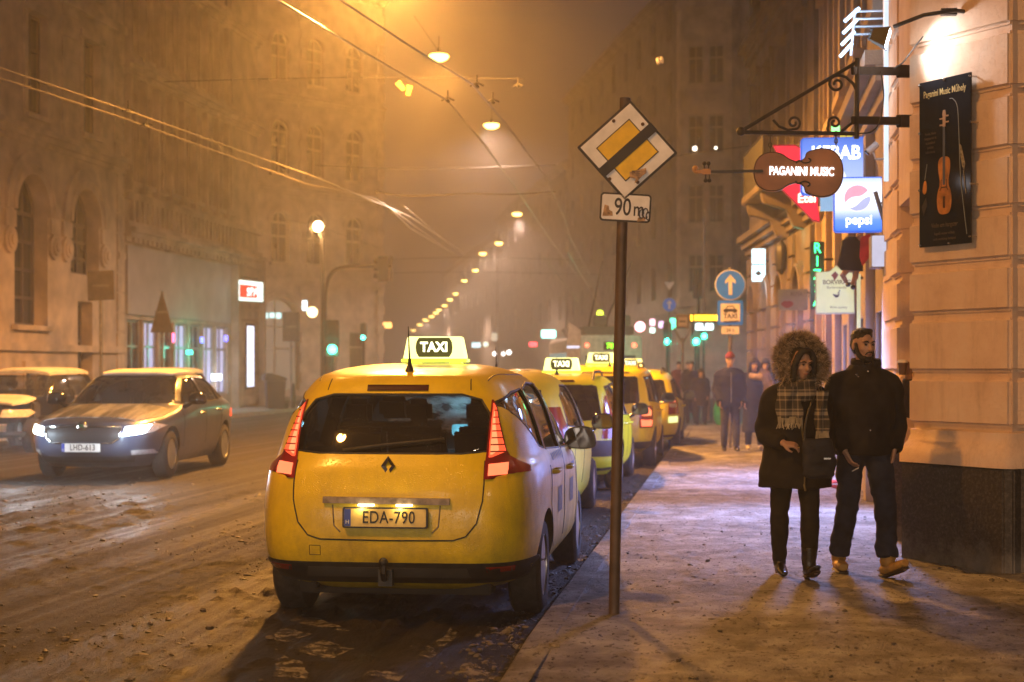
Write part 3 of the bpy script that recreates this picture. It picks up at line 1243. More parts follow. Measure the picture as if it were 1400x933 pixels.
# ================================================================== HAZE: one closed box of even air round everything
hz = MB()
hz.box(-270, 215, -70, 430, -1.6, 27.5)
m = bpy.data.materials.new('snowy_air')
m.use_nodes = True
nt = m.node_tree
nt.nodes.clear()
out = nt.nodes.new('ShaderNodeOutputMaterial')
pv = nt.nodes.new('ShaderNodeVolumePrincipled')
pv.inputs['Color'].default_value = (.93, .93, .95, 1)
pv.inputs['Density'].default_value = 0.0039
pv.inputs['Anisotropy'].default_value = 0.68
nt.links.new(pv.outputs[0], out.inputs['Volume'])
hzo = hz.build('haze', m)
hzo['kind'] = 'stuff'
hzo['label'] = 'snowy night air glowing round the street lamps'
hzo['category'] = 'haze'

# ================================================================== street lamps hung over the roadway
LENS = E('sodium_lens', (1.0, .60, .13), 10)
LAMPB = M('lamp_housing', (.10, .09, .08), .5)


def lamp_parts():
    root = thing('street_lamp', '', 'street lamp', (0, 0, 0), 0, 'sodium lamps hung over the street')
    mb = MB()
    mb.lathe([(.02, .22), (.04, .21), (.05, .14), (.10, .08), (.14, .055), (.15, .045), (.14, .04)], 20)
    mb.tube([(0, 0, .21), (0, 0, .5)], .012, 6)
    mb.build('lamp_shade', LAMPB, root, 40)
    mb = MB()
    mb.lathe([(.02, -.11), (.13, -.10), (.22, -.045), (.25, .01), (.22, .05), (.02, .06)], 20)
    mb.build('lens', LENS, root, 60)
    return root



def lamp_light(p, power, col=SODIUM):
    """the lamp's own light leaves below the shade in a wide downward cone"""
    q = Vector(p) + Vector((0, 0, -.17))
    spot_light('sodium_light', q, q + Vector((0, 0, -5)), power, col, 168, .45, .30)


lampset = []
for px, py in ((600, 78), (672, 172), (707, 293), (682, 333), (660, 347), (650, 370), (635, 384), (623, 402), (615, 410), (608, 418), (600, 424),
               (596, 428), (590, 433), (582, 438), (574, 444), (565, 452)):
    D = 7.5 * F / (504 - py)
    lampset.append((px, py, D))
words = ['largest street lamp, hanging highest above the road', 'second largest street lamp, hanging below the brightest one',
         'street lamp with the priority sign just to its right, third down the row', 'street lamp where the row starts to turn left, fourth down',
         'fifth lamp down the row, just below the turn', 'sixth lamp down the row in the haze', 'seventh lamp down the row in the haze',
         'eighth lamp down the row in the haze', 'ninth lamp down the row in the haze', 'tenth lamp down the row in the haze',
         'eleventh lamp down the row, a dot in the haze', 'twelfth lamp down the row, a dot in the haze', 'thirteenth lamp down the row, a dot in the haze',
         'fourteenth lamp down the row, a dot in the haze', 'fifteenth lamp down the row, next to last dot', 'farthest lamp at the low end of the row']
lp0 = lamp_parts()
for k, (px, py, D) in enumerate(lampset):
    o = lp0 if k == 0 else copy_tree(lp0)
    o.location = PX(px, py, D)
    o['label'] = words[k]
    if k > 6:
        s = 1 + .10 * (k - 6)
        o.scale = (s, s, s)
    if k in (0, 1, 2, 3, 4, 6, 9, 13):
        pw = LAMP_W * {0: 2.2, 1: 2.4, 2: 2.6, 3: 2.2, 4: 2.2, 6: 3.2, 9: 5.0, 13: 8.0}[k]
        lamp_light(o.location, pw, SODIUM if k == 0 else SODIUM_FAR)
# row goes on over and behind the photographer; side street lamp added for light
for X, D, lab in ((-2.3, 28.5, 'street lamp just above the upper edge of the view'), (-2.9, 17, None), (-3.6, 5.5, None), (-4.2, -8, None), (7.5, -1.5, None)):
    p = CW(X - (1.2 if D < 20 else 0), D, 9.0 if X < 0 else 7.0)
    o = copy_tree(lp0)
    o.location = p
    o['label'] = lab or 'street lamp over the road out of view, %s' % ('near the front taxi' if D > 10 else 'added in the side street for light' if X > 0 else 'beside the photographer' if D > 0 else 'behind the photographer')
    lamp_light(p, LAMP_W * {28.5: 11.0, 17: .40, 5.5: 1.75, -8: .35, -1.5: .25}[D], WARM_WHITE if D < 0 else SODIUM)

# ================================================================== overhead wires
WIRE = M('copper_wire', (.30, .27, .26), .28, metal=.9)
WIRED = M('dark_wire', (.022, .02, .019), .7)


def wire(name, label, pts, r, mat, group):
    mb = MB()
    mb.tube(pts, r, 5)
    return tag(mb.build(name, mat, None, 60), label, 'wire', group)


for lab, pts in (('left trolley wire of the near pair above the taxis', [(340, -45, 15.6), (380, 0, 17.9), (495, 70, 20.8), (612, 138, 24.6), (660, 195, 29.2), (700, 250, 35.5), (728, 292, 42.7), (752, 328, 51.3), (790, 378, 71.6)]),
                 ('right trolley wire of the near pair above the taxis', [(420, -45, 16.4), (465, 0, 17.9), (555, 60, 20.3), (645, 115, 23.2), (700, 180, 27.8), (745, 240, 34.2), (772, 300, 44.2), (780, 326, 50.7), (806, 376, 70.5)])):
    wire('trolley_wire', lab, [PX(*p) for p in pts], .014, WIRE, 'trolley wires over the street')
for lab, pts in (('upper trolley wire sloping across the left facades', [(-80, 66, 20.5), (0, 93, 21.9), (175, 152, 25.6), (430, 242, 34.4), (560, 296, 43.4), (632, 345, 56.7)]),
                 ('lower trolley wire sloping across the left facades', [(-80, 82, 21.4), (0, 107, 22.7), (175, 164, 26.5), (420, 252, 35.8), (515, 272, 38.9), (612, 342, 55.7)])):
    wire('trolley_wire', lab, [PX(*p) for p in pts], .014, WIRE, 'trolley wires over the street')
for lab, pts in (('short trolley wire between the far lamps and the low cross span', [(523, 276, 40), (560, 312, 47), (600, 335, 54), (620, 346, 58)]),
                 ('short trolley wire beside it, nearer the lamps', [(552, 282, 41), (580, 305, 46), (612, 332, 54), (634, 348, 59)]),
                 ('trolley wire falling from the bend towards the trolleybus, left one', [(742, 350, 52), (770, 385, 58), (800, 425, 63)]),
                 ('trolley wire falling from the bend towards the trolleybus, right one', [(776, 345, 52), (800, 385, 58), (822, 425, 63)])):
    wire('trolley_wire', lab, [PX(*p) for p in pts], .013, WIRE, 'trolley wires over the street')
for lab, pts in (('cross span wire under the second street lamp', [(225, 112, 34), (470, 106, 32), (717, 108, 31)]),
                 ('thick cross span with insulators ending by the priority sign', [(513, 262, 40), (560, 268, 40), (640, 265, 40.5), (700, 266, 41), (760, 262, 41)]),
                 ('thin pale cross span just above the thick one', [(430, 226, 52), (560, 231, 50), (760, 226, 48)]),
                 ('sagging span wire leaving the crossing house', [(380, 298, 70), (440, 312, 66), (520, 340, 60)]),
                 ('low cross span at the bend of the road', [(510, 356, 60), (640, 352, 62), (800, 356, 64)]),
                 ('lowest cross span in the haze', [(520, 374, 72), (640, 372, 74), (840, 376, 76)]),
                 ('slack wire between priority sign and oriel house', [(880, 222, 34), (960, 208, 36), (1060, 196, 38)]),
                 ('short lamp cable beside the brightest street lamp', [(566, 22, 33), (598, 68, 38)]),
                 ):
    wire('span_wire', lab, smooth_path([PX(*p) for p in pts], 5), .014 if 'thick' in lab else .007, WIRED, 'cross spans over the street')
mb = MB()
for px, py, D in ((175, 152, 25.6), (200, 172, 26.6), (612, 138, 24.6), (674, 140, 25.4), (652, 118, 23.4), (708, 118, 31)):
    p = PX(px, py, D)
    # a clamp with two arms, one on each wire
    c = MB()
    c.tube([p + Vector((-.10, 0, .0)), p + Vector((0, 0, .05)), p + Vector((.10, 0, .0))], .013, 6)
    c.tube([p + Vector((.0, 0, .16)), p + Vector((0, 0, .0))], .010, 6)
    c.cbox(p + Vector((0, 0, .0)), (.035, .20, .03))
    o = c.build('wire_clamp', WIRED)
    tag(o, {175: 'wire clamp on the upper left trolley wire', 200: 'wire clamp on the lower left trolley wire', 612: 'wire clamp on the near left trolley wire below the brightest lamp',
            674: 'lower clamp by the right trolley wire', 652: 'wire clamp on the right trolley wire near the brightest lamp', 708: 'clamp at the end of the cross span'}[px], 'wire clamp', 'clamps on the trolley wires')
for px, py, D, lab in ((902, 83, 30, 'small round cable insulator above the violin sign bracket'), (941, 64 + 20, 62, None),
                       (548, 118, 31, 'left of two small yellow tags on the cross span'), (559, 124, 31, 'right of two small yellow tags on the cross span')):
    if lab is None:
        continue
    mb = MB()
    p = PX(px, py, D)
    if px < 600:
        mb.prism([(-.06, .10), (.06, .10), (.04, -.10), (-.04, -.10)], -.01, .01)
        o = mb.build('yellow_tag', M('yellow_plastic', (.35, .21, .02), .5), None, None, 0, loc=p, rot=(0, .2 if px > 550 else -.7, TH))
        tag(o, lab, 'tag', 'yellow tags on the cross span')
    else:
        mb.lathe([(.02, .07), (.06, .06), (.07, .02), (.04, 0), (.07, -.02), (.06, -.06), (.02, -.07)], 14)
        o = mb.build('insulator', M('white_porcelain', (.75, .74, .72), .3), None, 50, loc=p, rot=(0, R(75), 0))
        tag(o, lab, 'insulator')

# ================================================================== CARS
def pchip(x, y, xq):
    x, y, xq = np.asarray(x, float), np.asarray(y, float), np.asarray(xq, float)
    h, d = np.diff(x), np.diff(y) / np.diff(x)
    m = np.zeros_like(y)
    m[0], m[-1] = d[0], d[-1]
    for i in range(1, len(x) - 1):
        if d[i - 1] * d[i] > 0:
            w1, w2 = 2 * h[i] + h[i - 1], h[i] + 2 * h[i - 1]
            m[i] = (w1 + w2) / (w1 / d[i - 1] + w2 / d[i])
    k = np.clip(np.searchsorted(x, xq) - 1, 0, len(x) - 2)
    t = (xq - x[k]) / h[k]
    return ((2 * t ** 3 - 3 * t ** 2 + 1) * y[k] + (t ** 3 - 2 * t ** 2 + t) * h[k] * m[k] + (-2 * t ** 3 + 3 * t ** 2) * y[k + 1] + (t ** 3 - t ** 2) * h[k] * m[k + 1])


def plan_ring(yr, yf, w, nr, nf, K=96):
    """rounded plan outline of one slice of a car body"""
    y0 = (yr + yf) / 2
    out = []
    for q in range(4):
        th = np.linspace(q * math.pi / 2, (q + 1) * math.pi / 2, 400)
        c, s = np.cos(th), np.sin(th)
        n = nf if q < 2 else nr
        L = (yf - y0) if q < 2 else (y0 - yr)
        X = w * np.sign(c) * np.abs(c) ** (2 / n)
        Y = y0 + L * np.sign(s) * np.abs(s) ** (2 / n)
        d = np.concatenate([[0], np.cumsum(np.hypot(np.diff(X), np.diff(Y)))])
        t = np.linspace(0, d[-1], K // 4 + 1)[:-1]
        out += list(zip(np.interp(t, d, X), np.interp(t, d, Y)))
    return out


def shell(rows, K=96, extra=3, z0=None, inset=0.0, ztop=None, yfmax=None):
    rows = [list(r) + [5.0, 4.0][len(r) - 4:] if len(r) < 6 else list(r) for r in rows]
    A = np.array(rows)
    zs = []
    for i in range(len(A) - 1):
        zs += list(np.linspace(A[i, 0], A[i + 1, 0], extra + 1)[:-1])
    zs.append(A[-1, 0])
    zs = np.array(zs)
    if z0 is not None:
        zs = np.array([z0] + [z for z in zs if z0 < z < ztop] + [ztop])
    cols = [pchip(A[:, 0], A[:, k], zs) for k in range(1, 6)]
    mb = MB()
    rings = []
    for i, z in enumerate(zs):
        yr, yf, w_, nr, nf = [c[i] for c in cols]
        yr, yf, w_ = yr + inset, yf - inset, w_ - inset
        if yfmax is not None:
            yf = min(yf, yfmax)
        rings.append([(x, y, z) for x, y in plan_ring(yr, yf, w_, nr, nf, K)])
    vs = [p for r_ in rings for p in r_]
    fs = []
    for i in range(len(rings) - 1):
        for k in range(K):
            k2 = (k + 1) % K
            fs.append((i * K + k, i * K + k2, (i + 1) * K + k2, (i + 1) * K + k))
    fs.append(tuple(range(K - 1, -1, -1)))
    fs.append(tuple((len(rings) - 1) * K + k for k in range(K)))
    mb.add(vs, fs)
    return mb


def row_hits(poly, z):
    xs = []
    n = len(poly)
    for i in range(n):
        (a0, b0), (a1, b1) = poly[i], poly[(i + 1) % n]
        if (b0 <= z < b1) or (b1 <= z < b0):
            xs.append(a0 + (a1 - a0) * (z - b0) / (b1 - b0))
    return (min(xs), max(xs)) if len(xs) >= 2 else None


RAY = {'rear': (Vector((0, -9, 0)), Vector((0, 1, 0))), 'front': (Vector((0, 9, 0)), Vector((0, -1, 0))),
       'right': (Vector((9, 0, 0)), Vector((-1, 0, 0))), 'left': (Vector((-9, 0, 0)), Vector((1, 0, 0))),
       'top': (Vector((0, 0, 9)), Vector((0, 0, -1)))}


def cast(bvh, side, a, b):
    o, d = RAY[side]
    if side in ('rear', 'front'):
        p = Vector((a, o.y, b))
    elif side == 'top':
        p = Vector((a, b, o.z))
    else:
        p = Vector((o.x, a, b))
    h = bvh.ray_cast(p, d)
    return h[0], h[1]


def patch(bvh, side, poly, off=.004, thick=.0, n=10, m=10, mb=None):
    """a skin following the car body inside an outline given in the view from one side"""
    mb = mb or MB()
    zmin, zmax = min(p[1] for p in poly), max(p[1] for p in poly)
    e = (zmax - zmin) * .004
    P = []
    for i in range(n + 1):
        z = zmin + e + (zmax - zmin - 2 * e) * i / n
        r_ = row_hits(poly, z)
        if not r_:
            continue
        row = []
        for j in range(m + 1):
            a = r_[0] + (r_[1] - r_[0]) * j / m
            h, nn = cast(bvh, side, a, z)
            k = 0
            while h is None and k < 12:
                a *= .985
                h, nn = cast(bvh, side, a, z)
                k += 1
            if h is None:
                row.append(row[-1] if row else None)
                continue
            d = RAY[side][1]
            if nn.dot(d) > 0:
                nn = -nn
            row.append(h + nn * off)
        if any(q is None for q in row):
            continue
        P.append(row)
    flip = side in ('front', 'left')
    if side == 'top':
        flip = False
    mb.grid(P, flip)
    if thick:
        d = RAY[side][1] * thick
        ring = [(i, 0) for i in range(len(P))] + [(len(P) - 1, j) for j in range(1, m + 1)] + [(i, m) for i in range(len(P) - 2, -1, -1)] + [(0, j) for j in range(m - 1, 0, -1)]
        top = [P[i][j] for i, j in ring]
        top.append(top[0])
        mb.grid([top, [p + d for p in top]], flip)
    return mb


def trace(bvh, side, pts, r, mb, off=.0, closed=False, sub=5):
    pp = list(pts) + ([pts[0]] if closed else [])
    out = []
    for i in range(len(pp) - 1):
        for k in range(sub):
            t = k / sub
            a, b = pp[i][0] * (1 - t) + pp[i + 1][0] * t, pp[i][1] * (1 - t) + pp[i + 1][1] * t
            h, n = cast(bvh, side, a, b)
            if h is not None:
                out.append(h + n * off)
    h, n = cast(bvh, side, *pp[-1])
    if h is not None:
        out.append(h + n * off)
    if len(out) > 1:
        mb.tube(out, r, 6)


def mirror(poly):
    return [(-a, b) for a, b in poly]


TYRE = M('tyre_rubber', (.022, .020, .019), .8, var=.35, vscale=20, bmp=.4, bscale=90)
RIM = M('alloy_rim', (.42, .42, .43), .35, metal=.9, var=.2)
BLACKP = M('black_plastic', (.020, .020, .021), .5, var=.3, vscale=12)
BLACKG = M('gloss_black', (.012, .012, .013), .12, var=0)
LINING = M('car_lining', (.035, .033, .033), .8)
SEATM = M('seat_cloth', (.045, .043, .045), .85)
CHROME = M('chrome', (.62, .60, .58), .16, metal=1, var=.08)
MIRROR = M('mirror_glass', (.10, .10, .11), .04, metal=1, var=0)
PLATEW = M('plate_white', (.72, .72, .70), .4, var=.06)
PLATEB = M('plate_blue', (.02, .05, .35), .4, var=0)
INK = M('black_ink', (.012, .012, .012), .5, var=0)
CARGLASS = glass('car_glass', (.26, .29, .30), .06, .03, .10)
CARGLASSD = glass('car_glass_dark', (.10, .11, .12), .05, .03, .22)
FOGGED = glass('fogged_screen', (.30, .34, .35), .05, .06, .0)
nt_ = FOGGED.node_tree
df_ = nt_.nodes.new('ShaderNodeBsdfTranslucent')
df_.inputs['Color'].default_value = (.75, .78, .8, 1)
df2 = nt_.nodes.new('ShaderNodeBsdfDiffuse')
df2.inputs['Color'].default_value = (.7, .72, .74, 1)
ma_ = nt_.nodes.new('ShaderNodeMixShader')
nt_.links.new(df_.outputs[0], ma_.inputs[1])
nt_.links.new(df2.outputs[0], ma_.inputs[2])
mb_ = nt_.nodes.new('ShaderNodeMixShader')
nt_.links.new(ramp(nt_, noise(nt_, 5, 4, .6), [(.42, .05), (.58, .9)]), mb_.inputs['Fac'])
o_ = nt_.nodes['Material Output']
nt_.links.new(o_.inputs['Surface'].links[0].from_socket, mb_.inputs[1])
nt_.links.new(ma_.outputs[0], mb_.inputs[2])
nt_.links.new(mb_.outputs[0], o_.inputs['Surface'])
CARGLASSF = glass('car_glass_frosted', (.30, .30, .30), .05, .10, .8)
REDOFF = M('red_lens', (.26, .012, .010), .15, var=.1, coat=.5)
CLEARL = M('clear_lens', (.62, .60, .60), .12, var=.2, vscale=25, coat=.6)
SNOW = M('roof_snow', (.72, .70, .68), .8, var=.10, vscale=4, bmp=.6, bscale=50, bdist=.012)


def car_paint(name, col, grime=(.16, .12, .07), amount=.55, rough=.32, drops=True):
    m, nt, b, N, L = node_mat(name)
    streak = noise(nt, 1.0, 5, .65, stretch=(9, 9, 1.1))
    splash = noise(nt, 5, 6, .7)
    tc = N.new('ShaderNodeTexCoord')
    sx = N.new('ShaderNodeSeparateXYZ')
    L.new(tc.outputs['Object'], sx.inputs[0])
    low = N.new('ShaderNodeMapRange')
    low.inputs['From Min'].default_value, low.inputs['From Max'].default_value = 1.05, .30
    L.new(sx.outputs['Z'], low.inputs['Value'])
    a = N.new('ShaderNodeMath')
    a.operation = 'MULTIPLY'
    L.new(ramp(nt, streak, [(.35, 0.0), (.75, 1.0)]), a.inputs[0])
    L.new(ramp(nt, splash, [(.3, .15), (.75, 1.0)]), a.inputs[1])
    a2 = N.new('ShaderNodeMath')
    a2.operation = 'MULTIPLY_ADD'
    a2.inputs[1].default_value = amount * .6
    a2.inputs[2].default_value = .04
    L.new(a.outputs[0], a2.inputs[0])
    a3 = N.new('ShaderNodeMath')
    a3.operation = 'MULTIPLY'
    L.new(low.outputs[0], a3.inputs[0])
    L.new(ramp(nt, splash, [(.35, .1), (.7, amount)]), a3.inputs[1])
    a4 = N.new('ShaderNodeMath')
    a4.operation = 'ADD'
    a4.use_clamp = True
    L.new(a2.outputs[0], a4.inputs[0])
    L.new(a3.outputs[0], a4.inputs[1])
    L.new(mixc(nt, a4.outputs[0], col, grime), b.inputs['Base Color'])
    rr = N.new('ShaderNodeMath')
    rr.operation = 'MULTIPLY_ADD'
    rr.inputs[1].default_value = .45
    rr.inputs[2].default_value = rough
    L.new(a4.outputs[0], rr.inputs[0])
    L.new(rr.outputs[0], b.inputs['Roughness'])
    b.inputs['Coat Weight'].default_value = .55
    b.inputs['Coat Roughness'].default_value = .18
    if drops:
        vo = N.new('ShaderNodeTexVoronoi')
        vo.inputs['Scale'].default_value = 95
        L.new(tc.outputs['Object'], vo.inputs['Vector'])
        h = ramp(nt, vo.outputs['Distance'], [(.12, 1.0), (.42, 0.0)])
        bp = bump(nt, b, h, .30, .004)
        L.new(bp.outputs['Normal'], b.inputs['Coat Normal'])
    MATS[name] = m
    return m


def build_car(name, label, cat, sp, loc, rotz, group=None):
    """body cut open at the windows, see-through panes, cabin with seats, lamps, wheels, plates: all parts of one thing"""
    root = thing(name, label, cat, loc, rotz, group)
    K = sp.get('K', 96)
    mb = shell(sp['rows'], K)
    bvh = BVHTree.FromPolygons(mb.v, mb.f)
    me = mb.mesh('body')
    me.materials.append(sp['paint'])
    me.materials.append(LINING)
    cut = []
    c = shell(sp['rows'], 48, 2, sp.get('cab0', .55), .065, sp['H'] - .05, sp.get('cabf'))
    cut.append(c)
    wr = sp['wr']
    arch = MB()
    for y in sp['axles']:
        for s in (-1, 1):
            arch.cyl((s * (sp['tr'] - .22), y, wr), (s * 1.4, y, wr), wr + .055, n=40)
    cut.append(arch)
    wn = MB()
    for side, poly, gm in sp['windows']:
        if side in ('rear', 'front'):
            ys = [cast(bvh, side, a * .9, b)[0] for a, b in poly]
            ys = [q.y for q in ys if q]
            if side == 'rear':
                wn.prism(poly, min(ys) - .3, max(ys) + .32)
            else:
                wn.prism(poly, min(ys) - .32, max(ys) + .3)
        else:
            wn2 = MB()
            wn2.prism(poly, -1.5, 1.5, 'yz')
            cut.append(wn2)
    cut.append(wn)
    objs = []
    for k, cm in enumerate(cut):
        if not cm.v:
            continue
        m2 = cm.mesh('cut')
        m2.materials.append(LINING)
        bm = bmesh.new()
        bm.from_mesh(m2)
        bmesh.ops.recalc_face_normals(bm, faces=bm.faces)
        bm.to_mesh(m2)
        bm.free()
        co = bpy.data.objects.new('cut', m2)
        C.objects.link(co)
        objs.append(co)
    me = apply_mods(me, [('BOOLEAN', dict(operation='DIFFERENCE', solver='EXACT', object=co, material_mode='TRANSFER')) for co in objs])
    for co in objs:
        bpy.data.objects.remove(co)
    link('body', me, [], root, 32)
    # panes
    for side, poly, gm in sp['windows']:
        nm = {'rear': 'rear_window', 'front': 'windscreen', 'side': 'side_window'}[side]
        sides = ('right', 'left') if side == 'side' else (side,)
        for sd in sides:
            g = patch(bvh, sd, poly, -.012, 0, 12, 14).build(nm, gm, root, 180)
            if sp.get('seals', True):
                t = MB()
                trace(bvh, sd, poly, .008, t, -.003, True, 6)
                if t.v:
                    t.build('seal', BLACKP, g, 60)
    # black skirts, stripes and other skins
    for nm, side, poly, mat, off, th, lab in sp.get('skins', ()):
        for sd in (('right', 'left') if side == 'side' else (side,)):
            patch(bvh, sd, poly, off, th, 8, 28).build(nm, mat, root, 50, label=lab)
    for nm, side, poly, mat, subs in sp.get('lamps', ()):
        for pl in (poly, mirror(poly)):
            l = patch(bvh, side, pl, .010, .05, 14, 8).build(nm, mat, root, 60)
            for sn, spoly, smat, off in subs:
                patch(bvh, side, spoly if pl is poly else mirror(spoly), off, .01, 10, 6).build(sn, smat, l, 60)
    if sp.get('seams'):
        t = MB()
        for side, pts, r_ in sp['seams']:
            for sd in (('right', 'left') if side == 'side' else (side,)):
                trace(bvh, sd, pts, r_, t, 0, False, 8)
        t.build('panel_gap', INK, root, 60)
    # wheels
    tm = MB()
    tw = sp.get('tw', .105)
    tm.lathe([(wr * .64, -tw), (wr * .86, -tw - .004), (wr * .97, -tw * .8), (wr, -tw * .45), (wr, tw * .45), (wr * .97, tw * .8), (wr * .86, tw + .004), (wr * .64, tw), (wr * .60, 0)], 36, closed=True)
    rm = MB()
    rm.lathe([(wr * .66, tw * .9), (wr * .62, tw * .98), (wr * .60, tw * .6), (wr * .3, tw * .35), (.02, tw * .3), (.02, tw * .2), (wr * .60, -tw * .2), (wr * .66, -tw * .3)], 32)
    for k in range(sp.get('spokes', 7)):
        a = 2 * math.pi * k / sp.get('spokes', 7)
        rm.add([], [])
        mt = Matrix.Rotation(a, 4, 'Z')
        rm.box(.03, wr * .63, -.022, .022, tw * .45, tw * .82, mt)
    rm.lathe([(.055, tw * .5), (.055, tw * .88), (.02, tw * .9)], 14)
    for y in sp['axles']:
        for s in (1, -1):
            rt = (0, R(90) * s, 0)
            wo = tm.build('wheel', TYRE, root, 40, loc=(s * (sp['tr']), y, wr), rot=rt)
            rm.build('rim', RIM, wo, 30)
    # door mirrors
    mx, my, mz = sp['mirror']
    for s in (1, -1):
        m_ = MB()
        prof = smooth2([(-.10, -.07), (.10, -.075), (.125, .0), (.08, .085), (-.05, .09), (-.12, .04)], 4)
        n = len(prof)
        rings = [[(s * (mx + .13 + a * k1), my + dy, mz + .06 + b * k1) for a, b in prof] for dy, k1 in ((-.055, .94), (-.045, 1.0), (.02, .98), (.075, .72), (.095, .35))]
        m_.add([p for r_ in rings for p in r_], [(i * n + k, i * n + (k + 1) % n, (i + 1) * n + (k + 1) % n, (i + 1) * n + k) for i in range(4) for k in range(n)] +
               [tuple(range(n - 1, -1, -1)), tuple(4 * n + k for k in range(n))])
        m_.tube([(s * (mx - .06), my + .03, mz - .06), (s * (mx + .03), my + .02, mz - .02), (s * (mx + .08), my + .02, mz + .03)], [.055, .04, .035], 8, flat=.6)
        mo = m_.build('wing_mirror', sp.get('mirror_mat', BLACKG), root, 45, fix=True)
        g_ = MB()
        g_.add([(s * (mx + .13 + a * .86), my - .058, mz + .06 + b * .86) for a, b in prof], [tuple(range(n))])
        g_.build('mirror_glass', MIRROR, mo)
    # door handles
    for y, z in sp.get('handles', ()):
        for sd, s in (('right', 1), ('left', -1)):
            h, nn = cast(bvh, sd, y, z)
            hm = MB()
            hm.tube([h + Vector((-s * .02, -.09, 0)), h + Vector((s * .03, -.06, 0)), h + Vector((s * .035, .06, .005)), h + Vector((-s * .02, .09, 0))], .016, 8)
            hm.build('door_handle', sp.get('handle_mat', sp['paint']), root, 60)
    # plate
    for side, x, z, txt, tilt, band in sp.get('plates', ()):
        h, nn = cast(bvh, side, x, z)
        sg = -1 if side == 'rear' else 1
        pm = MB()
        pm.prism(rrect(-.27, .27, -.065, .065, .012, 3), -.016, .0)
        y = h.y + sg * .018
        rot = (R(tilt) * (1 if side == 'rear' else 1), 0, 0 if side == 'rear' else math.pi)
        fr = pm.build('number_plate', BLACKP, root, None, .004, loc=(x, y, z), rot=rot)
        w_ = MB()
        w_.prism(rrect(-.258, .258, -.055, .055, .01, 3), -.0195, -.0165)
        w_.build('plate_sheet', sp.get('plate_mat', PLATEW), fr)
        b_ = MB()
        b_.prism([(-.257, -.053), (-.215, -.053), (-.215, .053), (-.257, .053)], -.0215, -.0197)
        b_.build('blue_band', PLATEB, fr)
        text('H', .035, PLATEW, fr, (-.236, -.0222, -.028), extrude=.0006)
        text(txt, .108, INK, fr, (.023, -.0212, 0), bold=.0008, sx=.78, extrude=.001, spacing=1.08)
    # cabin: seats, headrests, dash
    if sp.get('seats', True):
        st = MB()
        for y, z in sp['seatrows']:
            for x in (-.38, .38) if y > -.2 else (-.42, 0, .42):
                wd = .25 if y > -.2 else .19
                st.cbox((x, y + .20, z - .22), (wd * 2, .5, .16))
                st.add([], [])
                mt = Matrix.Translation((x, y - .08, z)) @ Matrix.Rotation(R(12), 4, 'X')
                st.cbox((0, 0, .08), (wd * 2 * .95, .12, .60), mt)
                st.cbox((0, -.02, .50), (wd * .95, .09, .17), mt)
        st.build('seat', SEATM, root, 40, .035, 2)
        ds = MB()
        ds.box(-.66, .66, sp['dash'] - .12, sp['dash'] + .25, .66, sp.get('dashz', .98))
        ds.build('dashboard', LINING, root, None, .04)
        sw = MB()
        sw.tube([(-.38 + .17 * math.cos(a), sp['dash'] - .26 + .07 * math.sin(a), .93 + .16 * math.sin(a)) for a in np.linspace(0, 2 * math.pi, 25)], .016, 6)
        sw.build('steering_wheel', BLACKP, root, 60)
    if sp.get('antenna'):
        x, y, ln = sp['antenna']
        h, nn = cast(bvh, 'top', x, y)
        am = MB()
        am.lathe([(.034, 0), (.030, .012), (.014, .05), (.010, .09)], 12)
        am.tube([(0, 0, .08), (0, -.02, ln * .5), (0, -.05, ln)], [.007, .005, .003], 6)
        am.build('antenna', BLACKP, root, 60, loc=h + Vector((0, 0, -.006)))
    if sp.get('taxi'):
        x, y, yawd, em = sp['taxi']
        h, nn = cast(bvh, 'top', x, y)
        taxi_sign(root, (x, y, h.z + .035), em)
    if sp.get('rails'):
        x, y0, y1 = sp['rails']
        for s in (1, -1):
            pts = []
            for k in range(9):
                y = y0 + (y1 - y0) * k / 8
                h, nn = cast(bvh, 'top', s * x, y)
                pts.append(h + Vector((0, 0, -.02 if k in (0, 8) else .055)))
            rmb = MB()
            rmb.tube(smooth_path(pts, 3), .018, 8)
            rmb.build('roof_rail', BLACKP, root, 60)
    return root, bvh


SIGNW = E('taxi_sign_glow', (.97, 1.0, .34), 2.0, (.8, .8, .5))
SIGNEDGE = E('taxi_sign_edge', (.80, 1.0, .05), 2.0)
SIGNG = E('taxi_sign_dark', (.10, .115, .004), .55)
SIGNT = E('taxi_letter_glow', (1.0, 1.0, .62), 3.0)


def taxi_sign(root, p, em=1):
    """glowing roof sign, dark oval panel with bright letters on both faces"""
    d = .075
    mb = MB()
    outer = [(-.255, 0), (.255, 0), (.222, .165), (.215, .178), (-.215, .178), (-.222, .165)]
    mb.prism(outer, -d, d)
    s = mb.build('roof_sign', SIGNW, root, None, .006, loc=p)
    s.scale = (em, em, em)
    mb = MB()
    mb.box(-.27, .27, -d - .015, d + .015, -.03, -.002)
    for x in (-.17, .17):
        mb.box(x - .05, x + .05, -.05, .05, -.05, -.031)
    mb.build('sign_foot', SIGNEDGE, s, None, .006)
    el = [(-.125, .012), (.125, .012), (.145, .045), (.152, .09), (.145, .135), (.125, .168), (-.125, .168), (-.145, .135), (-.152, .09), (-.145, .045)]
    for k in (0, 1):
        mb = MB()
        mb.prism(el, -d - .006, -d - .0005)
        o = mb.build('sign_panel', SIGNG, s)
        t = text('TAXI', .108, SIGNT, o, (0, -d - .0075, .090), bold=.0045, sx=.92, extrude=.0012, spacing=1.02)
        if k:
            o.rotation_euler = (0, 0, math.pi)
    return s


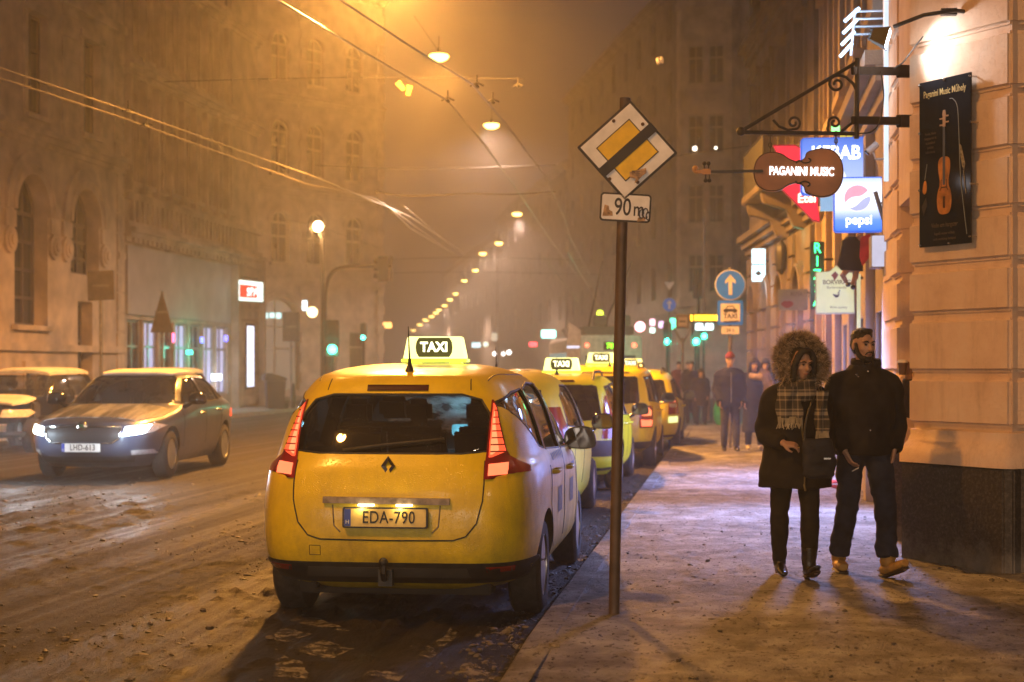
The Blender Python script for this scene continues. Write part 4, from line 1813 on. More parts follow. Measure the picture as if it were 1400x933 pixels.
YELLOW = car_paint('taxi_yellow_amber', (.88, .65, .004), (.26, .18, .03), .70)
YELLOWL = car_paint('taxi_yellow_lime', (.80, .74, .006), (.34, .30, .04), .35)
YELLOWP = car_paint('taxi_yellow_pale', (.76, .66, .03), (.36, .31, .08), .4)
TAILRED = E('tail_glow_red', (1.0, .09, .03), 1.8, (.3, .01, .01))
TAILHOT = E('tail_glow_hot', (1.0, .26, .10), 2.0, (.5, .05, .03))
TAILBRAKE = E('tail_glow_bright', (1.0, .20, .08), 2.0, (.5, .05, .03))
GREYBAR = M('grimy_bar', (.24, .20, .17), .45, var=.3, vscale=20)
DECAL = M('door_decal', (.20, .16, .09), .5, var=.35, vscale=18)


# ---------------------------------------------------------------- the front taxi: tall people carrier seen from behind
hero = dict(
    H=1.675, paint=YELLOW, K=128,
    rows=[(.24, -2.02, 2.1, .79, 4.5, 4), (.33, -2.19, 2.22, .88, 5.6, 4), (.44, -2.255, 2.27, .915, 6.2, 4), (.60, -2.275, 2.28, .928, 6.4, 4), (.75, -2.27, 2.27, .928, 6.4, 3.6),
          (.86, -2.25, 2.22, .93, 6.2, 3.4), (.94, -2.225, 2.05, .925, 6, 3.2), (1.01, -2.20, 1.72, .908, 5.6, 3.2), (1.07, -2.17, 1.45, .885, 5, 3.4), (1.13, -2.14, 1.27, .865, 5, 3.6),
          (1.25, -2.075, 1.02, .83, 5, 4), (1.38, -1.99, .74, .785, 4.8, 4), (1.48, -1.905, .50, .735, 4.4, 4), (1.545, -1.86, .30, .685, 4.2, 4), (1.59, -1.80, .10, .635, 4, 4),
          (1.625, -1.62, -.10, .565, 3.8, 3.6), (1.65, -1.40, -.28, .48, 3.4, 3.4), (1.667, -1.18, -.45, .37, 3, 3), (1.675, -1.0, -.6, .24, 2.6, 2.6)],
    wr=.325, axles=(-1.36, 1.41), tr=.79, cab0=.62, cabf=1.0,
    windows=[('rear', [(-.675, 1.125), (-.45, 1.105), (.45, 1.105), (.675, 1.125), (.645, 1.24), (.60, 1.36), (.545, 1.44), (.42, 1.475), (-.42, 1.475), (-.545, 1.44), (-.60, 1.36), (-.645, 1.24)], CARGLASSD),
             ('front', [(-.68, 1.10), (.68, 1.10), (.53, 1.53), (-.53, 1.53)], FOGGED),
             ('side', [(-1.36, 1.12), (-1.18, 1.10), (-1.24, 1.505), (-1.55, 1.485), (-1.82, 1.425), (-1.83, 1.40)], CARGLASSD),
             ('side', [(-1.12, 1.095), (-.28, 1.06), (-.30, 1.53), (-.72, 1.54), (-1.17, 1.50)], CARGLASSD),
             ('side', [(-.20, 1.055), (.80, 1.03), (.42, 1.40), (.22, 1.50), (-.21, 1.53)], CARGLASS)],
    skins=[('rear_bumper', 'rear', [(-.885, .30), (.885, .30), (.885, .435), (.6, .425), (-.6, .425), (-.885, .435)], BLACKP, .010, .03, None),
           ('bumper_insert', 'rear', [(-.52, .345), (.52, .345), (.50, .405), (-.50, .405)], M('grey_plastic', (.06, .055, .05), .6), .016, .008, None),
           ('brake_light', 'rear', [(-.20, 1.492), (.20, 1.492), (.20, 1.532), (-.20, 1.532)], M('smoked_lens', (.05, .006, .006), .2), .006, .01, None),
           ('side_pillar', 'side', [(-1.19, 1.085), (-1.11, 1.08), (-1.16, 1.51), (-1.25, 1.50)], BLACKG, .004, 0, None), ('side_pillar', 'side', [(-.30, 1.05), (-.18, 1.04), (-.19, 1.54), (-.32, 1.54)], BLACKG, .004, 0, None),
           ('tail_strip', 'rear', [(-.40, .795), (.40, .79), (.40, .83), (-.40, .835)], GREYBAR, .022, .03, None)],
    lamps=[('tail_light', 'rear', [(.60, .945), (.845, .955), (.855, .99), (.84, 1.03), (.76, 1.06), (.72, 1.10), (.68, 1.24), (.645, 1.36), (.622, 1.43), (.60, 1.435), (.603, 1.35), (.605, 1.2), (.60, 1.08)], REDOFF,
            [('lamp_blade', [(.615, 1.075), (.715, 1.082), (.665, 1.25), (.632, 1.38), (.612, 1.41), (.614, 1.3)], TAILRED, .016),
             ('lamp_core', [(.622, 1.09), (.672, 1.095), (.640, 1.26), (.620, 1.37), (.620, 1.25)], TAILHOT, .019),
             *[('lamp_rib', [(.620, 1.105 + k * .042), (.710 - k * .0115, 1.105 + k * .042), (.708 - k * .0115, 1.113 + k * .042), (.620, 1.113 + k * .042)], REDOFF, .0205) for k in range(7)],
             ('lamp_block', [(.622, .965), (.732, .972), (.732, 1.04), (.622, 1.036)], TAILBRAKE, .016)]),
           ('reflector', 'rear', [(.62, .375), (.77, .375), (.78, .41), (.615, .41)], REDOFF, [])],
    seams=[('rear', [(-.60, 1.06), (-.605, .93), (-.60, .82), (-.565, .68), (-.50, .60), (-.42, .575), (0, .57), (.42, .575), (.50, .60), (.565, .68), (.60, .82), (.605, .93), (.60, 1.06)], .005),
           ('rear', [(-.845, .50), (-.845, .501)], .003), ('rear', [(-.49, .475), (-.42, .475), (-.42, .535), (-.49, .535), (-.49, .475)], .002),
           ('side', [(-1.16, .98), (-1.17, .7), (-1.0, .45), (-.9, .40)], .004), ('side', [(-.24, 1.0), (-.24, .42)], .004), ('side', [(.86, 1.0), (.9, .7), (.86, .42)], .004),
           ('top', [(-.56, -1.70), (-.62, -1.2), (-.63, -.4), (-.55, .2)], .004), ('top', [(.56, -1.70), (.62, -1.2), (.63, -.4), (.55, .2)], .004),
           ('rear', [(-.47, 1.50), (-.46, 1.57)], .004), ('rear', [(.47, 1.50), (.46, 1.57)], .004)],
    mirror=(.85, .58, 1.03), handles=((-.98, .93), (.02, .90)), plates=[('rear', 0, .713, 'EDA-790', -4, 1)],
    plate_mat=M('plate_amber', (.66, .50, .14), .4, var=.12, vscale=14), seatrows=((.12, .86), (-.92, .86)), dash=.95, antenna=(.03, -1.64, .30), taxi=(0.07, -.86, 0, .87))
heroY = 9.80 + 2.275
taxi1, hb = build_car('taxi', 'amber yellow people carrier taxi with glowing red tail lights and plate EDA-790', 'taxi', hero, (-2.155, heroY, ROAD_Z), R(.7), 'taxis waiting in the rank')


def extra(root, name, mb, mat, smooth=None, bevel=0, **k):
    return mb.build(name, mat, root, smooth, bevel, **k)


point_light('cabin_glow_light', Vector((-2.15, heroY + .72, ROAD_Z + 1.16)), 22, (.35, .85, 1.0), .05)  # added teal light in the cabin to brighten the windscreen from inside
# badge, tow hook, wiper, plate recess lamps, mud flaps, lettering on the flank
mb = MB()
h, n = cast(hb, 'rear', 0, 1.03)
dm = [(0, .062), (.045, 0), (0, -.062), (-.045, 0)]
dmi = [(0, .030), (.018, 0), (0, -.030), (-.018, 0)]
mb.grid([[(a, h.y - .018, 1.03 + b) for a, b in dm + dm[:1]], [(a, h.y - .010, 1.03 + b) for a, b in dmi + dmi[:1]]], True)
mb.grid([[(a, h.y + .004, 1.03 + b) for a, b in dm + dm[:1]], [(a, h.y - .018, 1.03 + b) for a, b in dm + dm[:1]]], True)
extra(taxi1, 'badge', mb, CHROME)
mb = MB()
mb.tube([(0, -2.20, .34), (0, -2.33, .34), (0, -2.36, .38), (0, -2.355, .43)], .020, 8)
mb.ball((0, -2.355, .445), .03, 12, 8)
mb.cbox((0, -2.27, .34), (.09, .06, .10))
extra(taxi1, 'tow_hook', mb, BLACKP, 40)
mb = MB()
for a, b in (((-.30, 1.12), (-.05, 1.15)), ((-.05, 1.15), (.34, 1.19))):
    trace(hb, 'rear', [a, b], .009, mb, .018, False, 6)
extra(taxi1, 'wiper', mb, BLACKP, 60)
for x in (-.12, .12):
    mb = MB()
    mb.cbox((x, -2.300, .792), (.10, .03, .012))
    extra(taxi1, 'plate_lamp', mb, E('plate_lamp_glow', (1, .75, .35), 8))
# added teal glow panels standing in for light on the rear glass
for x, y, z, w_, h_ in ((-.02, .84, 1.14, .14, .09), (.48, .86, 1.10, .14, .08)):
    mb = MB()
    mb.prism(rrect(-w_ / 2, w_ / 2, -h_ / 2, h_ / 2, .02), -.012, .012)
    extra(taxi1, 'cabin_glow_panel', mb, E('teal_cabin_glow', (.30, .85, .95), 2.2), None, 0, loc=(x, y, z), rot=(R(-12), 0, R(10)))
for x in (-.12, .12):
    point_light('plate_light', Vector((-2.155 + x, heroY - 2.325, ROAD_Z + .782)), .55, (1, .72, .32), .01)
for s_ in (-1, 1):
    mb = MB()
    trace(hb, 'rear', [(s_ * .34, .79), (s_ * .33, .66), (s_ * .29, .62)], .006, mb, -.002)
    extra(taxi1, 'plate_recess', mb, DECAL, 60)
mb = MB()
for k in range(8):
    y = -.95 + k * .10
    patch(hb, 'right', [(y, 1.0 - .01 * k * .3), (y + .05, 1.0), (y + .035, 1.05), (y - .015, 1.05)], .003, 0, 2, 2, mb)
for y0, z0, y1, z1 in ((-.75, .62, -.45, .80), (.18, .62, .50, .80), (.30, .86, .62, .92)):
    patch(hb, 'right', [(y0, z0), (y1, z0), (y1, z1), (y0, z1)], .003, 0, 3, 4, mb)
extra(taxi1, 'door_decal', mb, M('decal_black', (.10, .085, .06), .5, var=.5, vscale=30))
mb = MB()
patch(hb, 'right', [(-1.56, 1.17), (-1.53, 1.17), (-1.57, 1.38), (-1.60, 1.37)], .000, 0, 4, 2, mb)
extra(taxi1, 'window_sticker', mb, M('sticker_paper', (.55, .50, .42), .6, var=.3, vscale=40))
mb = MB()
mb.box(-.62, .62, -2.0, -1.75, .20, .30)
mb.tube([(-.5, -2.15, .26), (-.5, -1.5, .28)], .03, 10)
extra(taxi1, 'exhaust', mb, M('underbody', (.02, .018, .017), .8), None, .02)

# ---------------------------------------------------------------- second taxi: small pale hatchback without a lit sign
hatch = dict(
    H=1.62, paint=YELLOWP,
    rows=[(.22, -1.72, 1.75, .74, 4.5, 4), (.32, -1.86, 1.90, .80, 4.5, 4), (.5, -1.92, 1.94, .835, 4.5, 3.6), (.75, -1.93, 1.90, .855, 4.5, 3.2), (.88, -1.91, 1.72, .855, 4.5, 3),
          (.97, -1.88, 1.36, .845, 4.5, 3), (1.05, -1.84, 1.10, .825, 4.5, 3.2), (1.2, -1.74, .84, .775, 4.2, 3.6), (1.36, -1.60, .56, .705, 4, 3.6), (1.47, -1.46, .30, .635, 3.6, 3.4),
          (1.55, -1.28, .05, .55, 3.2, 3.2), (1.595, -1.05, -.18, .44, 3, 3), (1.62, -.8, -.4, .25, 2.6, 2.6)],
    wr=.30, axles=(-1.2, 1.28), tr=.73, cab0=.58, cabf=.85,
    windows=[('rear', [(-.60, 1.05), (.60, 1.05), (.52, 1.42), (-.52, 1.42)], CARGLASSD), ('front', [(-.63, 1.04), (.63, 1.04), (.48, 1.47), (-.48, 1.47)], CARGLASS),
             ('side', [(-1.38, 1.06), (-.30, 1.0), (-.30, 1.46), (-.8, 1.47), (-1.18, 1.36)], CARGLASS), ('side', [(-.22, 1.0), (.72, .98), (.36, 1.34), (.1, 1.45), (-.22, 1.46)], CARGLASS)],
    skins=[('rear_bumper', 'rear', [(-.80, .3), (.80, .3), (.80, .45), (-.80, .45)], BLACKP, .008, .02, None)],
    lamps=[('tail_light', 'rear', [(.58, .82), (.80, .82), (.78, 1.05), (.70, 1.25), (.60, 1.25)], REDOFF, [])],
    seams=[('side', [(-.26, .95), (-.26, .42)], .004), ('side', [(.80, .95), (.84, .7), (.80, .42)], .004), ('side', [(-1.1, .95), (-1.12, .7), (-.9, .42)], .004)],
    mirror=(.85, .66, .98), handles=((-.8, .90), (.1, .88)), seatrows=((.05, .82), (-.85, .82)), dash=.86, antenna=(0, -.95, .26), spokes=9)
build_car('taxi', 'pale yellow hatchback taxi without a lit sign, squeezed behind the front taxi', 'taxi', hatch, (-2.42, 17.5, ROAD_Z), 0, 'taxis waiting in the rank')

# ---------------------------------------------------------------- third taxi: lime estate with black bumper
estate = dict(
    H=1.575, paint=YELLOWL,
    rows=[(.24, -1.98, 2.0, .76, 4.5, 4), (.33, -2.12, 2.12, .83, 4.5, 4), (.46, -2.19, 2.18, .865, 4.8, 3.6), (.62, -2.19, 2.18, .88, 5, 3.4), (.78, -2.165, 2.08, .885, 5, 3.2), (.88, -2.14, 1.8, .885, 5, 3),
          (.95, -2.12, 1.48, .875, 5, 3), (1.03, -2.085, 1.2, .855, 5, 3.2), (1.18, -2.01, .94, .805, 4.8, 3.6), (1.33, -1.92, .62, .74, 4.6, 3.6), (1.43, -1.84, .36, .675, 4.4, 3.4),
          (1.50, -1.74, .12, .605, 4, 3.2), (1.545, -1.55, -.1, .51, 3.6, 3), (1.575, -1.2, -.4, .30, 2.8, 2.6)],
    wr=.315, axles=(-1.22, 1.42), tr=.75, cab0=.6, cabf=.95,
    windows=[('rear', [(-.66, .96), (.66, .96), (.56, 1.40), (.50, 1.42), (-.50, 1.42), (-.56, 1.40)], CARGLASSD), ('front', [(-.66, 1.03), (.66, 1.03), (.5, 1.44), (-.5, 1.44)], CARGLASS),
             ('side', [(-1.85, 1.10), (-1.25, 1.02), (-1.27, 1.42), (-1.6, 1.40)], CARGLASSD), ('side', [(-1.18, 1.02), (-.28, .99), (-.28, 1.44), (-1.2, 1.43)], CARGLASS),
             ('side', [(-.2, .99), (.78, .97), (.38, 1.32), (.2, 1.42), (-.2, 1.44)], CARGLASS)],
    skins=[('rear_bumper', 'rear', [(-.85, .49), (.85, .49), (.84, .69), (.80, .70), (-.80, .70), (-.84, .69)], BLACKP, .012, .03, None),
           ('lower_skirt', 'rear', [(-.82, .30), (.82, .30), (.82, .34), (-.82, .34)], BLACKP, .006, .01, None),
           ('spoiler_strip', 'rear', [(-.28, 1.455), (.28, 1.455), (.26, 1.485), (-.26, 1.485)], M('smoked_lens', (.05, .006, .006), .2), .006, .01, None)],
    lamps=[('tail_light', 'rear', [(.655, .72), (.845, .72), (.83, .92), (.75, 1.1), (.69, 1.28), (.665, 1.28), (.665, 1.0)], REDOFF,
            [('clear_lens', [(.672, .87), (.79, .87), (.78, .97), (.672, .97)], CLEARL, .014), ('upper_lens', [(.675, 1.0), (.745, 1.0), (.685, 1.22)], M('pink_lens', (.42, .20, .20), .2), .014)])],
    seams=[('side', [(-.24, .95), (-.24, .42)], .004), ('side', [(.86, .95), (.9, .7), (.86, .42)], .004), ('side', [(-1.22, .95), (-1.25, .75), (-.98, .42)], .004)],
    mirror=(.87, .74, .98), handles=((-.95, .89), (.08, .87)), seatrows=((.08, .84), (-.92, .84)), dash=.92, antenna=(0, -1.45, .24), taxi=(0, -.78, 0, 1), rails=(.50, -1.66, .1), spokes=9)
build_car('taxi', 'lime estate taxi with black bumper and unlit tall tail lights, left of the sign post', 'taxi', estate, (-2.33, 23.0, ROAD_Z), 0, 'taxis waiting in the rank')

# ---------------------------------------------------------------- fourth taxi: boxy amber estate, stacked tail lights lit
boxy = dict(
    H=1.70, paint=YELLOW,
    rows=[(.26, -2.0, 2.0, .76, 5, 4), (.36, -2.16, 2.14, .83, 5.5, 4), (.5, -2.22, 2.18, .86, 5.5, 4), (.7, -2.22, 2.16, .87, 6, 3.6), (.85, -2.205, 1.98, .87, 6, 3.4), (.94, -2.195, 1.6, .865, 6, 3.2),
          (1.03, -2.18, 1.25, .855, 6, 3.2), (1.15, -2.15, 1.0, .835, 6, 3.6), (1.35, -2.10, .68, .79, 6, 3.6), (1.5, -2.04, .4, .75, 5.5, 3.6), (1.59, -1.98, .2, .715, 5, 3.4), (1.65, -1.85, 0, .65, 4.5, 3.2), (1.685, -1.6, -.2, .54, 4, 3), (1.70, -1.2, -.5, .3, 3, 2.6)],
    wr=.315, axles=(-1.42, 1.45), tr=.75, cab0=.6, cabf=.95,
    windows=[('rear', [(-.60, 1.06), (.60, 1.06), (.62, 1.12), (.58, 1.48), (.54, 1.51), (-.54, 1.51), (-.58, 1.48), (-.62, 1.12)], CARGLASSD), ('front', [(-.66, 1.05), (.66, 1.05), (.53, 1.52), (-.53, 1.52)], CARGLASS),
             ('side', [(-1.95, 1.10), (-1.22, 1.08), (-1.22, 1.52), (-1.88, 1.50)], CARGLASSD), ('side', [(-1.12, 1.07), (-.28, 1.04), (-.28, 1.54), (-1.12, 1.53)], CARGLASS),
             ('side', [(-.2, 1.04), (.8, 1.02), (.45, 1.38), (.2, 1.52), (-.2, 1.54)], CARGLASS)],
    skins=[('rear_bumper', 'rear', [(-.83, .32), (.83, .32), (.84, .44), (-.84, .44)], BLACKP, .012, .03, None), ('spoiler_strip', 'rear', [(-.45, 1.56), (.45, 1.56), (.45, 1.58), (-.45, 1.58)], INK, .006, .01, None)],
    lamps=[('tail_light', 'rear', [(.62, .66), (.82, .66), (.82, 1.0), (.78, 1.03), (.66, 1.03), (.62, 1.0)], REDOFF,
            [('lamp_ring', [(.655, .86), (.79, .86), (.80, .93), (.76, .99), (.67, .99), (.65, .93)], TAILHOT, .016), ('lamp_heart', [(.66, .885), (.735, .885), (.74, .94), (.66, .94)], REDOFF, .020),
             ('lamp_block', [(.65, .69), (.80, .69), (.81, .79), (.64, .80)], TAILBRAKE, .016)])],
    seams=[('side', [(-.24, 1.0), (-.24, .42)], .004), ('side', [(.86, 1.0), (.9, .7), (.86, .42)], .004)],
    mirror=(.85, .76, 1.05), handles=((-.95, .92), (.08, .90)), seatrows=((.08, .86), (-.95, .86)), dash=.95, antenna=(.1, -1.7, .22), taxi=(-.1, -.9, 0, 1), rails=(.58, -1.75, .0), spokes=8)
build_car('taxi', 'boxy amber estate taxi with lit round tail lights, right of the sign post', 'taxi', boxy, (-2.12, 28.6, ROAD_Z), 0, 'taxis waiting in the rank')
e2 = dict(estate)
e2.update(H=1.62, paint=YELLOWL, rows=[(z + .0 if z < .4 else z * 1.03, *r_) for z, *r_ in estate['rows']], mirror=(.87, .74, 1.02))
e2['lamps'] = [('tail_light', 'rear', [(.655, .74), (.845, .74), (.83, .95), (.78, 1.08), (.66, 1.10)], REDOFF, [('lamp_block', [(.67, .98), (.78, .98), (.76, 1.06), (.67, 1.06)], TAILHOT, .014), ('clear_lens', [(.67, .88), (.80, .88), (.79, .95), (.67, .95)], CLEARL, .014)]),
               ('rear_lens', 'rear', [(.66, .58), (.82, .58), (.82, .70), (.66, .70)], E('reverse_glow', (.9, 1.0, .4), 1.6), [])]
e2['skins'] = [s_ for s_ in estate['skins'] if s_[0] != 'rear_bumper']
e2['taxi'] = (-.15, -.9, 0, 1)
build_car('taxi', 'bright lime taxi farthest up the rank, half hidden by the amber estate', 'taxi', e2, (-1.88, 33.6, ROAD_Z), 0, 'taxis waiting in the rank')

# ---------------------------------------------------------------- dark saloon driving towards the viewer
DARK = car_paint('dark_blue_paint', (.026, .040, .085), (.09, .08, .08), .35, .25, False)
BEAM = E('headlight_beam', (.80, .92, 1.0), 50)
saloon = dict(
    H=1.46, paint=DARK,
    rows=[(.19, -2.2, 2.2, .77, 5, 4), (.30, -2.36, 2.36, .85, 5, 3.8), (.45, -2.42, 2.42, .89, 5, 4.4), (.60, -2.42, 2.42, .905, 5, 4.4), (.70, -2.41, 2.40, .91, 5, 4.2), (.78, -2.40, 2.31, .91, 5, 3.8), (.85, -2.38, 2.05, .905, 5, 3.4),
          (.905, -2.36, 1.70, .90, 4.6, 3.2), (.95, -2.32, 1.34, .89, 4.4, 3.4), (.985, -2.22, 1.10, .88, 4, 3.6), (1.03, -2.02, .98, .86, 4, 3.8), (1.10, -1.82, .84, .825, 4, 3.8), (1.2, -1.6, .66, .78, 4, 3.8),
          (1.31, -1.34, .42, .715, 4, 3.8), (1.385, -1.1, .2, .65, 3.8, 3.6), (1.43, -.86, .0, .56, 3.4, 3.4), (1.455, -.6, -.15, .42, 3, 3), (1.46, -.45, -.25, .28, 2.6, 2.6)],
    wr=.325, axles=(-1.40, 1.36), tr=.78, cab0=.6, cabf=.80,
    windows=[('front', [(-.74, 1.0), (.74, 1.0), (.60, 1.34), (.54, 1.38), (-.54, 1.38), (-.60, 1.34)], glass('screen_glass', (.30, .33, .37), .07, .03, .12)), ('rear', [(-.64, 1.06), (.64, 1.06), (.52, 1.36), (-.52, 1.36)], CARGLASS),
             ('side', [(-.24, 1.0), (.66, .985), (.36, 1.20), (.1, 1.335), (-.24, 1.355)], CARGLASS), ('side', [(-.32, 1.0), (-1.12, 1.02), (-1.10, 1.26), (-.9, 1.33), (-.32, 1.355)], CARGLASS),
             ('side', [(-1.18, 1.03), (-1.60, 1.05), (-1.36, 1.18), (-1.18, 1.24)], CARGLASSD)],
    skins=[('grille', 'front', [(-.42, .53), (.42, .53), (.47, .58), (.49, .71), (-.49, .71), (-.47, .58)], M('grille_mesh', (.015, .015, .018), .5), .006, .01, None),
           ('lower_grille', 'front', [(-.60, .26), (.60, .26), (.64, .34), (-.64, .34)], BLACKP, .006, .01, None)],
    lamps=[('headlight', 'front', [(.52, .60), (.80, .64), (.87, .72), (.80, .755), (.54, .72)], CLEARL, [('beam_lens', [(.530, .605), (.74, .635), (.78, .735), (.545, .715)], BEAM, .016)]),
           ('fog_light', 'front', [(.60, .355), (.80, .36), (.79, .42), (.61, .42)], CLEARL, []),
           ('tail_light', 'rear', [(.58, .72), (.87, .74), (.86, .86), (.60, .90)], E('tail_dim', (1, .08, .03), 2.0), [])],
    seams=[('side', [(-.28, .96), (-.28, .40)], .004), ('side', [(.80, .94), (.84, .7), (.82, .40)], .004), ('front', [(-.50, .735), (0, .765), (.50, .735)], .005), ('side', [(-1.1, .98), (-1.14, .75), (-.95, .45)], .004)],
    mirror=(.89, .62, 1.0), handles=((-.98, .87), (-.08, .85)), handle_mat=CHROME, plates=[('front', 0, .455, 'LHD-613', 0, 1)], seatrows=((.0, .76), (-.9, .76)), dash=.78, dashz=.94, spokes=10)
sk_loc, sk_rot = (-8.50, 22.4, ROAD_Z + .155), math.pi + R(3.0)
car, sb = build_car('car', 'dark snow dusted saloon with bright headlights and plate LHD-613 driving forward', 'car', saloon, sk_loc, sk_rot)
mb = MB()
trace(sb, 'front', [(-.50, .705), (-.48, .57), (-.40, .515), (0, .505), (.40, .515), (.48, .57), (.50, .705)], .014, mb, .008)
trace(sb, 'front', [(-.50, .715), (-.25, .72), (0, .725), (.25, .72), (.50, .715)], .018, mb, .010)
extra(car, 'grille_frame', mb, CHROME, 60)
h, n = cast(sb, 'front', 0, .725)
mb = MB()
mb.lathe([(.072, -.01), (.072, .012), (.06, .02), (.02, .022)], 24, Matrix.Translation((0, h.y + .012, .725)) @ Matrix.Rotation(R(-90), 4, 'X'))
bd = extra(car, 'badge', mb, CHROME, 40)
mb = MB()
mb.prism([(-.04, -.012), (.0, .0), (.045, .018), (.02, .034), (-.02, .03), (-.01, .012), (-.045, .01)], .0, .006, 'xz', Matrix.Translation((0, h.y + .036, .722)))
mb.build('badge_arrow', M('badge_green', (.02, .08, .03), .4), bd)
mb = MB()
patch(sb, 'top', [(-.52, -.95), (.52, -.95), (.60, -.5), (.58, -.1), (.50, .12), (-.50, .12), (-.58, -.1), (-.60, -.5)], .022, .03, 10, 12, mb)
extra(car, 'roof_snow', mb, SNOW, 60)


def mat_hood_snow():
    m, nt, b, N, L = node_mat('streaked_bonnet_snow')
    f = noise(nt, 1.0, 4, .6, stretch=(7, .9, 1))
    L.new(ramp(nt, f, [(.45, (.02, .024, .036)), (.64, (.24, .25, .29))]), b.inputs['Base Color'])
    b.inputs['Roughness'].default_value = .55
    bump(nt, b, noise(nt, 40, 3), .4, .01)
    return m


mb = MB()
patch(sb, 'top', [(-.62, 2.12), (.62, 2.12), (.76, 1.75), (.80, 1.40), (.78, 1.08), (-.78, 1.08), (-.80, 1.40), (-.76, 1.75)], .008, .008, 14, 16, mb)
extra(car, 'bonnet_snow', mb, mat_hood_snow(), 60)
# a driver behind the wheel
mb = MB()
mb.ball((-.38, -.02, 1.20), (.085, .10, .12), 14, 10)
mb.ball((-.38, -.06, .92), (.22, .14, .22), 14, 10)
mb.tube([(-.38, -.04, 1.0), (-.38, -.02, 1.15)], .055, 8)
mb.tube([(-.58, -.02, .98), (-.60, .22, .86), (-.44, .46, .98)], [.06, .05, .035], 8)
mb.tube([(-.18, -.02, .98), (-.16, .22, .86), (-.32, .46, .98)], [.06, .05, .035], 8)
dme = apply_mods(mb.mesh('person'), [('REMESH', dict(mode='VOXEL', voxel_size=.018)), ('SMOOTH', dict(factor=.5, iterations=4))])
do = link('person', dme, M('driver_dark', (.10, .07, .055), .8), None, 180, loc=sk_loc, rot=(0, 0, sk_rot))
tag(do, 'driver in dark clothes behind the windscreen of the saloon with bright headlights', 'person')
mw = Matrix.Translation(sk_loc) @ Matrix.Rotation(sk_rot, 4, 'Z')
for x in (.63, -.63):
    p = mw @ Vector((x, 2.44, .665))
    q = mw @ Vector((x * 1.5, 12, .75))
    point_light('headlight_glow', mw @ Vector((x * 1.25, 2.80, .70)), 42, (.70, .86, 1.0), .08)
    spot_light('headlight_beam', p, q, 60, (.78, .90, 1.0), 70, .8, .05)

# ---------------------------------------------------------------- parked snowy cars behind it
WHITE = car_paint('snowy_silver_paint', (.42, .40, .38), (.25, .21, .17), .5, .4, False)
suv = dict(
    H=1.62, paint=WHITE,
    rows=[(.28, -2.0, 2.0, .80, 5, 4), (.4, -2.16, 2.18, .87, 5, 4), (.6, -2.2, 2.22, .89, 5, 4), (.8, -2.2, 2.2, .90, 5, 3.6), (.92, -2.19, 2.1, .90, 5, 3.4), (1.0, -2.18, 1.7, .89, 5, 3.4), (1.07, -2.16, 1.25, .88, 5, 3.6),
          (1.14, -2.12, 1.0, .865, 5, 4), (1.28, -2.05, .80, .82, 5, 4), (1.44, -1.95, .52, .75, 4.6, 4), (1.53, -1.85, .3, .69, 4.2, 3.6), (1.585, -1.65, .1, .61, 4, 3.4), (1.61, -1.4, -.1, .48, 3.4, 3), (1.62, -1.1, -.4, .3, 3, 2.6)],
    wr=.34, axles=(-1.3, 1.35), tr=.78, cab0=.66, cabf=.9,
    windows=[('front', [(-.74, 1.10), (.74, 1.10), (.60, 1.50), (-.60, 1.50)], CARGLASSF), ('rear', [(-.64, 1.1), (.64, 1.1), (.56, 1.5), (-.56, 1.5)], CARGLASSF),
             ('side', [(-.24, 1.1), (.74, 1.1), (.40, 1.40), (.2, 1.5), (-.24, 1.5)], CARGLASSF), ('side', [(-.32, 1.1), (-1.15, 1.1), (-1.15, 1.5), (-.32, 1.5)], CARGLASSF)],
    skins=[('grille', 'front', [(-.40, .70), (.40, .70), (.42, .84), (-.42, .84)], M('grille_mesh', (.015, .015, .018), .5), .006, .01, None), ('front_bumper', 'front', [(-.84, .34), (.84, .34), (.84, .46), (-.84, .46)], BLACKP, .008, .02, None)],
    lamps=[('headlight', 'front', [(.48, .72), (.80, .72), (.84, .80), (.80, .86), (.50, .86)], CLEARL, [])],
    seams=[('front', [(-.60, .89), (0, .91), (.60, .89)], .005), ('side', [(-.28, 1.0), (-.28, .42)], .004)],
    mirror=(.89, .70, 1.08), handles=((-.98, .95), (-.08, .93)), handle_mat=BLACKP, plates=[('front', 0, .58, 'KPM-572', 0, 1)], seatrows=((.0, .84), (-.9, .84)), dash=.86, dashz=1.0, spokes=6, taxi=None)
c2, b2v = build_car('parked_car', 'snow covered silver car parked nose forward, cut by the left picture edge', 'car', suv, (-14.0, 30.6, ROAD_Z), math.pi, 'snowy cars parked on the left')
mb = MB()
patch(b2v, 'top', [(-.58, -1.7), (.58, -1.7), (.66, -1.2), (.66, -.3), (.58, .2), (-.58, .2), (-.66, -.3), (-.66, -1.2)], .045, .06, 12, 12, mb)
extra(c2, 'roof_snow', mb, SNOW, 60)
mb = MB()
patch(b2v, 'top', [(-.58, 1.85), (.58, 1.85), (.70, 1.5), (.70, 1.08), (-.70, 1.08), (-.70, 1.5)], .03, .04, 12, 12, mb)
extra(c2, 'bonnet_snow', mb, SNOW, 60)
c3 = copy_tree(c2)
c3.location = (-13.75, 37.3, ROAD_Z)
c3['label'] = 'parked car of which only the snowy roof shows behind the dark saloon'
for ch in list(c3.children):
    if ch.name.startswith('number_plate'):
        for g_ in list(ch.children):
            if len(g_.data.vertices) > 200:
                bpy.data.objects.remove(g_)
far, fb = build_car('taxi', 'far yellow taxi on the middle lane, roof just above the rank', 'taxi', dict(hatch, paint=YELLOW, seals=False, antenna=None), (-5.6, 44, ROAD_Z), 0, None)

